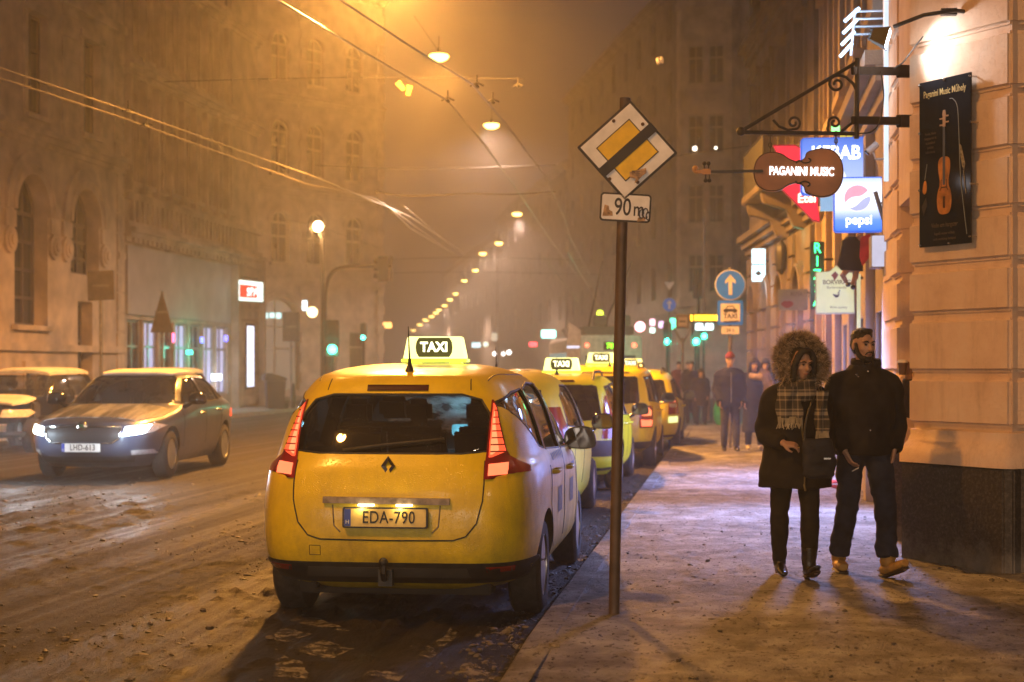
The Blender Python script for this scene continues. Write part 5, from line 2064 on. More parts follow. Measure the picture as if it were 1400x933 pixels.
# ================================================================== SIGNS AND STREET FURNITURE
DKIRON = M('dark_iron', (.018, .016, .016), .45, var=.3, vscale=14)
POLEM = M('brown_pole', (.085, .055, .040), .5, var=.35, vscale=5, bmp=.2, bscale=50)
GALV = M('galvanised', (.22, .21, .20), .45, metal=.6, var=.2)
SIGNWHITE = M('sign_white', (.84, .82, .82), .45, var=.10, vscale=7)
SIGNYEL = M('sign_yellow', (.86, .55, .008), .45, var=.10, vscale=9)
SIGNBLK = M('sign_black', (.028, .020, .016), .5, var=.25, vscale=9)
SIGNBLUE = M('sign_blue_glow', (.015, .19, .80), .4, var=.08, emit=(.02, .20, .8), es=.16)  # low glow added to the blue face, which is no lamp
SIGNBACK = M('sign_back', (.10, .085, .075), .6, var=.2)
STICK = M('torn_sticker', (.42, .27, .16), .7, var=.45, vscale=30)
SCRIB = M('marker_scribble', (.03, .03, .05), .5)


def sq(r, cx=0, cz=0):
    return [(cx, cz + r), (cx - r, cz), (cx, cz - r), (cx + r, cz)]


# ---- the post with the end-of-priority diamond
Dp = 10.0
base = CW((838.5 - 700) / F * Dp, Dp)
root = thing('sign_post', 'brown steel post with end of priority diamond and 90 m plate on pavement edge', 'road sign', base, TH)
mb = MB()
mb.tube([(0, 0, -.2), (.035, 0, 1.6), (.074, .0, 3.20)], .034, 14)
mb.build('post', POLEM, root, 60)
zc = CAM_H + (504 - 207) / F * Dp
xc = (857 - 838.5) / F * Dp
dmt = Matrix.Translation((xc, -.045, zc)) @ Matrix.Rotation(R(3.2), 4, 'Y')


def dpoly(mbx, poly, y0, y1):
    mbx.prism(poly, y0, y1)


hd = .312
mb = MB()
mb.prism([(x * hd, z * hd) for x, z in ((0, 1), (-1, 0), (0, -1), (1, 0))], -.002, .010)
plate = mb.build('diamond_plate', SIGNBLK, root, None, .004)
plate.matrix_local = dmt
mb = MB()
mb.prism(sq(hd * .93), -.005, -.0023)
mb.build('white_field', SIGNWHITE, plate)
mb = MB()
mb.prism(sq(hd * .625), -.008, -.0053)
mb.build('black_outline', SIGNBLK, plate)
mb = MB()
mb.prism(sq(hd * .595), -.011, -.0083)
mb.build('yellow_field', SIGNYEL, plate)
mb = MB()
# the diagonal band runs parallel to the upper left edge
q = .145
e = .998
ends = lambda a, b: ((a - b) / 2 * hd, (a + b) / 2 * hd)     # a along the upper right edge normal, b along the upper left edge normal
bandp = [ends(-e * 1.0, -q), ends(e, -q), ends(e, q), ends(-e, q)]
mb.prism(bandp, -.014, -.0113)
mb.build('diagonal_band', SIGNBLK, plate)
mb = MB()
for x, z in ((-.095, .175), (.085, .165), (-.10, -.185), (.075, -.195)):
    mb.cyl((x, -.010, z), (x, -.005, z), .011, n=12)
mb.build('bolt', M('rusty_bolt', (.10, .05, .025), .7), plate)
mb = MB()
mb.prism([(.02, -.135), (.12, -.105), (.125, -.135), (.10, -.155), (.075, -.185), (.055, -.205), (.06, -.175), (.025, -.17)], -.0165, -.0145)
mb.build('sticker', STICK, plate)
mb = MB()
for k in range(4):
    mb.box(.035 + k * .012, .085, -.0175, -.0168, -.130 - k * .012, -.126 - k * .012)
mb.build('sticker_print', SCRIB, plate)
mb = MB()
hw, hh = .158, .088
mb.prism(rrect(-hw, hw, -hh, hh, .022), -.002, .012)
p2 = mb.build('distance_plate', SIGNBLK, root, None, .003)
p2.matrix_local = Matrix.Translation(((854.5 - 838.5) / F * Dp, -.042, CAM_H + (504 - 285) / F * Dp)) @ Matrix.Rotation(R(3.2), 4, 'Y')
mb = MB()
mb.prism(rrect(-hw + .011, hw - .011, -hh + .011, hh - .011, .014), -.005, -.0023)
mb.build('white_field', SIGNWHITE, p2)
text('90', .150, SIGNBLK, p2, (-.018, -.0058, -.002), bold=.0012, sx=.72, extrude=.0008)
text('m', .125, SIGNBLK, p2, (.082, -.0058, -.010), bold=.0012, sx=.72, extrude=.0008)
mb = MB()
mb.prism([(-.14, -.06), (-.075, -.055), (-.08, -.03), (-.10, -.02), (-.105, .005), (-.13, .012), (-.135, -.02)], -.0075, -.0055)
mb.prism([(.075, -.085), (.125, -.075), (.128, -.052), (.08, -.058)], -.0095, -.0078)
mb.build('sticker', STICK, p2)
mb = MB()
for a, b, r_ in ((.10, -.035, .022), (.125, -.03, .026), (.142, -.045, .02)):
    mb.tube([(a + r_ * math.cos(t) * .6, -.0085, b + r_ * math.sin(t) * 1.2) for t in np.linspace(0, 5.6, 12)], .004, 5)
mb.build('scribble', SCRIB, p2, 60)

# ---- wrought bracket and the violin shop sign
Db = 12.75
br = thing('sign_bracket', 'black wrought iron triangular bracket with scrolls on the corner house', 'bracket', (0, 0, 0))
pxb = lambda x, y, dd=0: PX(x, y, Db + dd)
mb = MB()


def bar(pts, r=.018, flat=1, n=8):
    mb.tube([pxb(*p) for p in pts], r, n, flat=flat)


bar([(1172, 80), (1171, 190)], .020)
bar([(1014, 181), (1172, 183)], .016)
bar([(1014, 179), (1172, 85)], .016)
mb.ball(pxb(1013, 180), .036, 12, 8)


def scroll(cx, cy, r0, turns, a0, sgn=1, tail=()):
    pts = []
    for k in range(int(16 * turns) + 1):
        a = a0 + sgn * 2 * math.pi * k / 16
        r_ = r0 * (1 - .78 * k / (16 * turns))
        pts.append((cx + r_ * math.cos(a), cy - r_ * math.sin(a)))
    return list(tail) + pts


bar(scroll(1144, 115, 11.5, 1.35, R(95), 1, [(1171, 124), (1166, 114), (1157, 106), (1150, 103.5)]), .012)
bar(scroll(1085, 168, 9.5, 1.3, R(-60), 1, [(1057, 164), (1065, 173), (1077, 178)]), .011)
bar(scroll(1142, 168, 9.5, 1.3, R(-60), 1, [(1170, 165), (1163, 168), (1152, 176.5)]), .011) if False else None
bar([(1171, 164), (1160, 172), (1150, 180)], .012)
bar(scroll(1141, 168, 9, 1.35, R(200), -1, [(1133, 182), (1131.5, 176)]), .011)
mb.build('iron_frame', DKIRON, br, 60)
# arms to the wall: bars into the corner house
mb = MB()
for y in (97, 165):
    a = pxb(1171, y)
    b = pxb(1243, y + 1, .35)
    d = (b - a)
    m4 = Matrix.Translation((a + b) / 2) @ d.to_track_quat('X', 'Z').to_matrix().to_4x4()
    mb.cbox((0, 0, 0), (d.length + .1, .035, .065), m4)
    mb.cbox((d.length * .42, 0, .0), (.17, .05, .10), m4)
mb.build('wall_arm', DKIRON, br, None, .006)
mb = MB()
mb.tube(smooth_path([pxb(1204, 97), pxb(1208, 130), pxb(1203, 165), pxb(1192, 180), pxb(1174, 183)], 5), .006, 5)
mb.tube(smooth_path([pxb(1222, 94), pxb(1234, 86), pxb(1245, 72), pxb(1262, 50)], 5), .006, 5)
mb.build('cable', BLACKP, br, 60)

s = 1 / F * Db
WOOD = M('varnished_board', (.30, .13, .055), .38, var=.28, vscale=3, coat=.4)
WOODD = M('sign_edge_dark', (.05, .025, .015), .5)
vio = thing('violin_sign', 'hanging violin shaped shop sign with glowing white PAGANINI MUSIC lettering', 'shop sign', PX(1030, 235, Db), TH * 0)
half = [(0, 0), (1.5, 11), (7, 20.5), (17, 26), (28, 27), (38, 24.5), (46, 19), (53, 16), (58, 15), (64, 16.2), (69, 20.5), (71, 27), (78, 30.5), (91, 33.5), (104, 31.5), (113, 25), (119, 14), (121, 0)]
tp = [(x, z) for x, z in half]
outl = tp + [(x, -z) for x, z in half[-2:0:-1]]
outl = [(a * s, b * s) for a, b in smooth2(outl, 3)]
mb = MB()
mb.prism(outl, -.028, .028)
body = mb.build('violin_body', WOOD, vio, None, .010)
body.rotation_euler = (0, R(2.0), 0)
n = len(outl)
mb = MB()
mb.tube([(a * .985 + .004, -.030, b * .97) for a, b in outl] + [(outl[0][0] * .985 + .004, -.030, outl[0][1] * .97)], .0035, 5)
mb.build('purfling', WOODD, body, 60)
mb = MB()
for sg in (1, -1):
    mb.tube(smooth_path([(s * x, -.031, sg * s * z) for x, z in ((57, 12), (60, 15.5), (64, 14.5), (68, 12.5), (74, 13.5), (76.5, 17), (73, 19))], 4), .006, 6)
mb.build('sound_hole', M('dark_slot', (.02, .01, .008), .6), body, 60)
text('PAGANINI MUSIC', .092, E('violin_letter_glow', (.95, .93, 1.0), 3.4), body, (.375, -.0325, .004), bold=.0022, sx=.70, extrude=.003, spacing=1.0)
mb = MB()
mb.box(-.335, .075, -.050, -.030, -.011, .011)
mb.build('fingerboard', M('ebony', (.02, .016, .014), .4), vio, None, .004)
mb = MB()
mb.box(-.40, -.336, -.045, -.020, -.020, .024)
mb.box(-.43, -.40, -.043, -.022, -.012, .016)
mb.tube(smooth_path([(-.43, -.034, .0), (-.455, -.034, .004), (-.468, -.034, .020), (-.462, -.034, .038), (-.448, -.034, .036), (-.446, -.034, .022)], 4), .014, 8)
mb.build('scroll_head', M('pale_wood', (.48, .24, .08), .4, var=.2), vio, 50)
for x, sg in ((-.385, 1), (-.352, 1), (-.375, -1), (-.345, -1)):
    mb = MB()
    mb.tube([(x, -.033, sg * .02), (x, -.033, sg * .055)], .006, 6)
    mb.ball((x, -.033, sg * .068), (.017, .010, .017), 10, 8)
    mb.build('tuning_peg', MATS['ebony'], vio, 60)
for x, y0 in ((1053, 214), (1143, 203)):
    mb = MB()
    a = PX(x, 183, Db) - vio.location
    b = PX(x, y0, Db) - vio.location
    mb.tube([a, b], .005, 6)
    mb.tube([a + Vector((.018 * math.cos(t), 0, .018 * math.sin(t))) for t in np.linspace(0, 6.28, 12)], .004, 5)
    mb.tube([(a + b) / 2 + Vector((.012 * math.cos(t), 0, .02 * math.sin(t))) for t in np.linspace(0, 6.28, 12)], .004, 5)
    mb.build('hanging_hook', DKIRON, vio, 60)

# ---- violin poster on the corner block
pw, ph = .565, 1.30
uc = .485
post = thing('violin_poster', 'black glossy poster of a violin with music shop lettering on orange blocks', 'poster', Vector(O) + du * uc + Vector((-.811, -.585, 0)) * .075 + Vector((0, 0, 3.125)), math.atan2(du.y, du.x))
mb = MB()
mb.prism([(-pw / 2, -ph / 2), (pw / 2, -ph / 2), (pw / 2, ph / 2), (-pw / 2, ph / 2)], -.008, .008)
bd = mb.build('poster_board', M('poster_black', (.012, .016, .022), .18, var=.3, vscale=3, coat=.5), post, None, .003)
PGOLD = M('poster_gold', (.60, .46, .18), .5, var=.1)
PDIM = M('poster_dim_print', (.12, .085, .05), .5)
text('Paganini Music Műhely', .074, PGOLD, bd, (0, -.0092, .545), sx=.69, extrude=.0006, bold=.0006)
for k, t in enumerate(('Vonós, fúvós', 'hangszerek és', 'tartozékok', 'javítása', 'kölcsönzés')):
    text(t, .030, PDIM, bd, (-.155, -.0092, .235 - k * .036), sx=.8, extrude=.0005)
text('Violin om hangszer', .052, PDIM, bd, (0, -.0092, -.49), sx=.72, extrude=.0005)
for k, t in enumerate(('hegedű mester műhely', 'violin workshop budapest')):
    text(t, .030, PDIM, bd, (.0, -.0092, -.555 - k * .042), sx=.8, extrude=.0005)
VW = M('poster_violin_wood', (.52, .21, .055), .35, var=.30, vscale=9)
vh = [(0, .0), (.035, .004), (.058, .018), (.066, .045), (.062, .08), (.052, .108), (.047, .13), (.050, .158), (.060, .172), (.068, .185), (.078, .215), (.078, .25), (.068, .285), (.045, .305), (.0, .310)]
vo = [(a, -.05 - b * 1.45) for a, b in vh]
vo = smooth2([(a, b + .09) for a, b in vo] + [(-a, b + .09) for a, b in vo[-2:0:-1]], 3)
mb = MB()
mb.prism(vo, -.0125, -.0085)
vb = mb.build('violin_picture', VW, bd)
mb = MB()
mb.box(-.013, .013, -.0145, -.0127, -.18, .27)
mb.build('fingerboard', M('poster_fingerboard', (.10, .12, .17), .3), vb)
mb = MB()
mb.box(-.015, .015, -.0135, -.0095, .27, .36)
mb.prism([(-.02, .36), (.02, .36), (.012, .40), (-.012, .40)], -.0135, -.0095)
for z, sg in ((.285, -1), (.305, 1), (.335, -1), (.352, 1)):
    mb.box(min(0, sg * .05), max(0, sg * .05), -.013, -.0115, z - .006, z + .006)
mb.build('scroll_head', M('poster_pale_wood', (.50, .33, .22), .4), vb)
mb = MB()
for sg in (-1, 1):
    mb.tube(smooth_path([(sg * a, -.0135, b) for a, b in ((.024, -.14), (.032, -.15), (.030, -.18), (.036, -.215), (.046, -.22))], 3), .0035, 5)
mb.box(-.030, .030, -.0142, -.0128, -.205, -.195)
mb.box(-.012, .012, -.0142, -.0128, -.36, -.27)
mb.build('violin_marks', M('poster_dark_marks', (.07, .025, .012), .5), vb)
mb = MB()
mb.tube(smooth_path([(.06, -.0115, .48), (.10, -.0115, .47), (.145, -.0115, .40), (.16, -.0115, .2), (.175, -.0115, -.1), (.20, -.0115, -.3), (.245, -.0115, -.58)], 5), .0028, 5)
mb.tube([(-.19, -.0115, .0), (-.215, -.0115, -.12)], .0028, 5)
mb.build('bow_picture', M('poster_pale_line', (.32, .34, .32), .5), bd)
mb = MB()
mb.prism(smooth2([(-.225, -.14), (-.205, -.13), (-.195, -.17), (-.20, -.22), (-.225, -.235), (-.24, -.20)], 3), -.0125, -.0085)
mb.build('small_violin_picture', VW, bd)
mb = MB()
mb.prism([(.165, .12), (.185, .10), (.225, -.04), (.215, -.09), (.195, -.06), (.175, .03)], -.0120, -.0085)
mb.tube([(.21, -.0115, -.09), (.235, -.0115, -.27)], .004, 5)
mb.build('trumpet_picture', M('poster_brass', (.30, .25, .16), .4, var=.4, vscale=60), bd)
mb = MB()
mb.prism([(-.25, -.33), (-.20, -.26), (-.19, -.33), (-.23, -.40)], -.012, -.0085)
mb.build('dark_picture', M('poster_dark_shape', (.04, .035, .03), .5), bd)
for x, z in ((-.275, .63), (0, .635), (.275, .62), (-.275, .25), (-.275, -.2), (.29, .27), (.29, -.2), (-.27, -.63), (.05, -.635), (.275, -.60)):
    mb = MB()
    mb.tube([(x, .06, z), (x, -.012, z)], .006, 6)
    mb.ball((x, -.014, z), .010, 8, 6)
    mb.build('stud', CHROME, post, 60)

# ---- floodlight above the poster
fl = thing('floodlight', 'small black floodlight on an arm shining on the wall above the violin poster', 'floodlight', (0, 0, 0))
nrm = Vector((-.811, -.585, 0))
wp = lambda u, out, z: Vector(O) + du * u + nrm * out + Vector((0, 0, z))
mb = MB()
mb.tube([wp(.62, .0, 4.27), wp(.62, .10, 4.27), wp(.45, .26, 4.25), wp(.20, .34, 4.20)], .016, 8)
mb.cbox(wp(.55, .10, 4.27), (.12, .06, .05))
mb.build('arm', DKIRON, fl, 50)
c0 = wp(.10, .36, 4.13)
tgt = wp(.46, .0, 3.98)
dq = (tgt - c0).to_track_quat('-Z', 'Y').to_matrix().to_4x4()
m4 = Matrix.Translation(c0) @ dq
mb = MB()
mb.add([(-.10, -.08, -.04), (.10, -.08, -.04), (.10, .08, -.04), (-.10, .08, -.04), (-.055, -.045, .09), (.055, -.045, .09), (.055, .045, .09), (-.055, .045, .09)],
       [(0, 1, 5, 4), (1, 2, 6, 5), (2, 3, 7, 6), (3, 0, 4, 7), (4, 5, 6, 7)], m4)
for k in range(4):
    mb.box(-.05, .05, -.04 + k * .025, -.035 + k * .025, .09, .115, m4)
hz_ = mb.build('housing', DKIRON, fl)
mb = MB()
mb.box(-.09, .09, -.07, .07, -.037, -.030, m4)
mb.build('lamp_glass', E('flood_glow', (.9, .94, 1.0), 14), hz_)
spot_light('floodlight_beam', m4 @ Vector((0, 0, -.06)), tgt, 34, (.92, .93, 1.0), 95, .7, .05)


# ---- boxes, neon and boards hanging over the pavement
def board(name, label, cat, px, py, wpx, hpx, D, depth, face, edge, shape=None, group=None, rotz=0.0):
    s_ = D / F
    r_ = thing(name, label, cat, PX(px, py, D), rotz, group)
    w_, h_ = wpx * s_ / 2, hpx * s_ / 2
    poly = shape(w_, h_) if shape else rrect(-w_, w_, -h_, h_, min(w_, h_) * .14)
    mb = MB()
    mb.prism(poly, -depth / 2, depth / 2)
    b_ = mb.build('cabinet', edge, r_, None, .006)
    if face:
        cx, cz = sum(p[0] for p in poly) / len(poly), sum(p[1] for p in poly) / len(poly)
        mb = MB()
        mb.prism([(cx + (a - cx) * .955, cz + (b - cz) * .955) for a, b in poly], -depth / 2 - .004, -depth / 2 - .001)
        mb.build('face', face, b_)
    return r_, b_, w_, h_


def stay(root, x0, x1, z, mat=DKIRON, r=.018):
    mb = MB()
    mb.tube([(x0, 0, z), (x1, 0, z)], r, 8)
    mb.build('wall_arm', mat, root, 60)


def mat_panel(name, stops, strength):
    """backlit plastic with a vertical print gradient"""
    m, nt, b, N, L = node_mat(name)
    tc = N.new('ShaderNodeTexCoord')
    sx = N.new('ShaderNodeSeparateXYZ')
    L.new(tc.outputs['Generated'], sx.inputs[0])
    c = ramp(nt, sx.outputs['Z'], stops)
    L.new(c, b.inputs['Emission Color'])
    b.inputs['Emission Strength'].default_value = strength
    b.inputs['Base Color'].default_value = (.03, .04, .08, 1)
    b.inputs['Roughness'].default_value = .25
    return m


BLUEEDGE = E('sign_blue_edge', (.02, .16, .85), 1.0)
WHITEGLOW = E('letter_white_glow', (1, 1, 1), 3.2)
r1, b1, w1, h1 = board('kebab_sign', 'blue backlit sign with white KEBAB lettering behind the violin sign', 'shop sign', 1142, 228, 94, 78, 19.0, .14,
                       mat_panel('kebab_panel', [(0, (.45, .55, 1.0)), (.55, (.30, .42, .95)), (.80, (.10, .22, .75)), (1, (.06, .16, .60))], 1.4), BLUEEDGE)
text('KEBAB', .225, WHITEGLOW, b1, (0, -.078, h1 - .19), bold=.004, sx=.86, extrude=.003)
mb = MB()
mb.prism([(.0, -.30), (.12, -.30), (.12, -.12), (.06, .0), (.0, -.12)], -.079, -.0755)
mb.build('minaret_print', E('pale_print_glow', (.75, .82, 1.0), 1.7), b1)
stay(r1, w1, w1 + .35, h1 * .7)
stay(r1, w1, w1 + .35, -h1 * .5)
r2, b2_, w2, h2 = board('drink_sign', 'square backlit blue and white pepsi sign with round emblem on the right shops', 'shop sign', 1173.5, 280.5, 67, 75, 16.9, .13,
                        mat_panel('drink_panel', [(0, (.03, .16, .85)), (.20, (.10, .25, .95)), (.48, (.80, .84, 1.0)), (.80, (.85, .88, 1.0)), (1, (.40, .50, 1.0))], 1.7), BLUEEDGE)
rg = .140
cgx, cgz = -.015, .065
th_ = R(28)


def cap(c0_, c1_, top):
    pts = []
    for k in range(25):
        a = th_ + (c0_ if top else c1_) + ((math.pi - 2 * c0_) if top else (math.pi - 2 * c1_ + 2 * math.pi * 0)) * k / 24
        pts.append(a)
    return pts


mb = MB()
mb.prism(disc(cgx, cgz, rg, 40), -.0735, -.0715)
gl = mb.build('emblem', E('emblem_white', (.95, .95, 1.0), 1.7), b2_)
aa = np.linspace(R(28 + 8), R(28 + 172), 24)
mb = MB()
bot = [(cgx + rg * .96 * math.cos(a), cgz + rg * .96 * math.sin(a)) for a in aa]
wv = [(bot[-1][0] + (bot[0][0] - bot[-1][0]) * t, bot[-1][1] + (bot[0][1] - bot[-1][1]) * t + .018 * math.sin(t * 2 * math.pi)) for t in np.linspace(.08, .92, 9)]
mb.prism(bot + wv, -.076, -.0738)
mb.build('emblem_red', E('emblem_pink', (.95, .45, .62), 1.15), gl)
aa = np.linspace(R(208 + 22), R(208 + 158), 24)
mb = MB()
bot = [(cgx + rg * .96 * math.cos(a), cgz + rg * .96 * math.sin(a)) for a in aa]
wv = [(bot[-1][0] + (bot[0][0] - bot[-1][0]) * t, bot[-1][1] + (bot[0][1] - bot[-1][1]) * t + .016 * math.sin(t * 2 * math.pi)) for t in np.linspace(.08, .92, 9)]
mb.prism(bot + wv, -.076, -.0738)
mb.build('emblem_blue', E('emblem_lilac', (.55, .60, .95), 1.1), gl)
text('pepsi', .140, WHITEGLOW, b2_, (0, -.073, -.165), bold=.002, sx=.95, extrude=.002)
mb = MB()
mb.tube([(.16, -.16, .12), (.27, -.16, -.26)], .022, 4)
mb.tube([(.20, -.15, -.02), (.34, -.02, .10)], .010, 6)
mb.build('stay_bar', M('grey_stay', (.20, .18, .18), .5), r2, 50)
stay(r2, w2, w2 + .25, .1)
# light that these boxes throw on the snow below
q_ = Vector((1.0, 22.6, 2.5))
spot_light('sign_light', q_, q_ + Vector((-.8, .2, -2.4)), 1250, (.32, .42, 1.0), 120, .8, .25)
q_ = Vector((1.1, 17.4, 2.5))
spot_light('sign_light', q_, q_ + Vector((-.55, -1.2, -2.4)), 1500, (.36, .46, 1.0), 108, .8, .25)

REDGLOW = E('red_panel_glow', (1.0, .02, .05), 1.35)
r3, b3, w3, h3 = board('restaurant_sign', 'red backlit diamond sign, partly hidden behind the violin body', 'shop sign', 1109, 252, 110, 116, 21.5, .12, REDGLOW, E('red_edge', (.7, .01, .03), .6),
                       lambda a, b: [(-a * .95, b * .93), (-a * .4, b * .93), (a * .17, b * .6), (a * .17, -b * .5), (a * .22, -b * .92), (a * .05, -b * .88), (-a * .80, -b * .05), (-a * .6, b * .3)])
text('Étel', .16, E('letter_cream_glow', (1, .85, .6), 3.0), b3, (-.06, -.067, -.20), bold=.004, extrude=.002)
mb = MB()
mb.box(.12, .30, -.05, .05, -.36, -.14)
mb.build('blue_panel', E('pale_blue_panel', (.35, .62, .95), .9), b3)
stay(r3, .2, .75, 0)
r4, b4, w4, h4 = board('pharmacy_light', 'small green and yellow light above the blue kebab sign', 'sign light', 1142, 178, 12, 10, 19.5, .1, E('green_glow', (.25, 1.0, .25), 3), DKIRON)
mb = MB()
for x in (.09, .17):
    mb.box(x - .03, x + .03, -.04, .04, -.20, -.04)
mb.build('yellow_flag', E('yellow_glow', (.9, .75, .05), .9), r4)

NEON = E('green_neon', (.03, 1.0, .28), 5.5)
r5, b5, w5, h5 = board('neon_sign', 'tall narrow dark sign with stacked green neon letters RIZSA', 'neon sign', 1117, 377, 19, 92, 25, .16, None, M('neon_box', (.012, .03, .022), .5))
for k, ch in enumerate('RIZSA'):
    text(ch, .225, NEON, b5, (0, -.088, .415 - k * .205), sx=.85, extrude=.002, bold=.001)
stay(r5, w5, w5 + .35, .25)
stay(r5, w5, w5 + .35, -.1)
point_light('neon_light', PX(1112, 377, 24.5), 6, (.1, 1.0, .35), .2)
point_light('neon_light', PX(1085, 318, 31.5), 10, (.25, .9, .5), .2)

CREAM = E('cream_panel_glow', (.88, .86, .48), .80)
r6, b6, w6, h6 = board('wine_sign', 'pale yellow lit board lettered BORVIRÁG with a gabled top', 'shop sign', 1141.5, 397, 53, 66, 20, .09, CREAM, M('cream_edge', (.5, .48, .3), .5),
                       lambda a, b: [(-a, -b), (a, -b * .98), (a * .96, b * .72), (a * .45, b * .74), (a * .05, b * 1.04), (-a * .3, b * .78), (-a, b * .76)], None, 0)
text('BORVIRÁG', .075, M('brown_print', (.16, .10, .04), .5), b6, (.02, -.0505, .095), sx=.95, extrude=.001, bold=.001)
text('Borkereskedés', .042, MATS['brown_print'], b6, (.02, -.0505, .03), sx=.95, extrude=.001)
text('Wine society', .042, MATS['brown_print'], b6, (.04, -.0505, -.215), sx=.95, extrude=.001)
mb = MB()
mb.prism(smooth2([(-.03, -.05), (.0, -.09), (.04, -.085), (.055, -.03), (.04, -.055), (.02, -.06)], 3), -.0515, -.0495)
mb.tube([(.03, -.051, -.05), (.06, -.051, .0)], .006, 5)
mb.build('glass_print', M('dark_print', (.06, .04, .05), .5), b6)
mb = MB()
mb.prism([(.0, .18), (.05, .23), (.09, .19), (.06, .14), (.03, .11), (.03, .15)], -.0515, -.0495, 'xz', Matrix.Translation((-.05, 0, 0)))
mb.build('leaf_print', M('red_print', (.40, .10, .06), .5), b6)
mb = MB()
mb.box(.27, .31, -.05, .05, -.62, .20)
mb.build('lit_post', E('cream_post_glow', (.95, .92, .55), .7), r6)
stay(r6, w6, w6 + .25, .15)
r7, b7, w7, h7 = board('lips_sign', 'small grey green board with dark red lips under the green neon sign', 'shop sign', 1084, 410, 40, 29, 27.5, .05, None, M('grey_green_board', (.26, .30, .27), .6, var=.1))
text('RIZSA', .085, M('grey_print', (.12, .14, .13), .5), b7, (.06, -.028, .09), sx=.9, extrude=.001)
mb = MB()
mb.prism(smooth2([(-.20, -.075), (-.16, -.03), (-.12, -.02), (-.10, -.035), (-.08, -.02), (-.03, -.03), (.01, -.07), (-.03, -.12), (-.10, -.145), (-.16, -.12)], 3), -.030, -.0255)
mb.build('lips', M('lip_red', (.22, .04, .03), .5), b7)
stay(r7, w7, w7 + .5, .12)
r8, b8, w8, h8 = board('white_box_sign', 'bright white blue lit box sign high on the rusticated house', 'shop sign', 1037, 363, 19, 46, 37, .2, E('white_blue_glow', (.60, .90, 1.0), 3.0), M('steel_box', (.25, .26, .28), .5))
mb = MB()
mb.box(-.15, .14, -.112, -.106, .0, .03)
mb.prism([(-.1, -.2), (.0, -.12), (.08, -.2), (.0, -.25)], -.112, -.106)
mb.build('dark_mark', INK, b8)
stay(r8, w8, w8 + .3, .1)
point_light('sign_light', PX(1037, 395, 36.4), 22, (.6, .85, 1.0), .2)
r9, b9, w9, h9 = board('cabinet_sign', 'grey steel sign cabinet with a white lit face below the pepsi sign', 'shop sign', 1203, 345, 26, 44, 15.9, .30, E('cabinet_glow', (.75, .76, 1.0), .85), M('steel_cabinet', (.28, .27, .29), .4, metal=.4))
stay(r9, w9, w9 + .2, 0)
mb = MB()
mb.prism([(-.07, .10), (.03, .14), (.02, -.10), (-.05, -.20), (-.08, -.1)], -.015, .015)
o = mb.build('red_flag', M('red_cloth', (.42, .03, .05), .8, var=.3), None, None, .01, loc=PX(1186, 338, 16.4))
tag(o, 'red cloth flag hanging between the pepsi sign and the steel cabinet', 'flag')
cc = thing('security_camera', 'grey bullet camera on a wall arm beside the kebab sign', 'camera', PX(1194, 204, 15.6), R(-20))
mb = MB()
mb.tube([(-.05, -.02, -.03), (.04, .01, .05)], .035, 12)
mb.build('camera_body', M('camera_grey', (.40, .40, .42), .4), cc, 50)
mb = MB()
mb.tube([(-.062, -.025, -.042), (-.051, -.021, -.031)], .028, 12)
mb.build('lens', BLACKG, cc, 50)
mb = MB()
mb.tube([(.0, .0, -.03), (.02, .0, -.10), (.20, .05, -.10)], .012, 8)
mb.build('mount', MATS['camera_grey'], cc, 60)

# the neon strokes high on the wall
TUBE = E('blue_white_tube', (.45, .72, 1.0), 6)
nt_ = thing('tube_light_sign', 'four slanted blue white light tubes on rods high on the right wall', 'neon sign', PX(1180, 45, 16.5), 0)
mb = MB()
s_ = 16.5 / F
for k in range(4):
    y0 = -28 + k * 16
    m_ = MB()
    m_.tube([((-25 + k * -2.0) * s_, 0, (-y0 - 12) * s_), ((-5 + k * -3.2) * s_, 0, (-y0 + 6) * s_)], .016, 8)
    m_.build('light_tube', TUBE, nt_, 60)
for k in range(4):
    z = (30 - k * 10.5) * s_
    mb.tube([((-8 - k) * s_, .02, z), (30 * s_, .02, z)], .012, 6)
mb.tube([(-10 * s_, .03, 34 * s_), (-16 * s_, .03, -30 * s_)], .014, 6)
mb.build('rod', M('pale_rod', (.55, .58, .62), .4, metal=.5), nt_, 60)
point_light('tube_light', PX(1172, 48, 16.2), 26, (.45, .68, 1.0), .3)
mb = MB()
p_ = PX(1211.5, 100, 15.3)
mb.tube([(p_.x, p_.y, 3.3), (p_.x, p_.y, 6.3)], .022, 8)
o = mb.build('light_tube', E('pale_tube_glow', (.72, .86, 1.0), 1.2), None, 60)
tag(o, 'long upright pale light tube on the wall beside the bracket arms', 'light tube')
point_light('tube_light', p_ + Vector((-.35, -.3, -.2)), 14, (.6, .78, 1.0), .3)
lt = thing('wall_lantern', 'dark unlit wall lantern on the rusticated house under the balcony', 'lantern', PX(1068, 352, 33.5), 0)
mb = MB()
mb.lathe([(.02, .36), (.09, .26), (.11, .2), (.13, .1), (.10, -.25), (.04, -.34), (.02, -.36)], 8)
mb.build('lantern_body', DKIRON, lt, 20)
mb = MB()
mb.tube([(0, 0, .34), (.12, 0, .42), (.3, 0, .38)], .02, 6)
mb.build('arm', DKIRON, lt, 50)
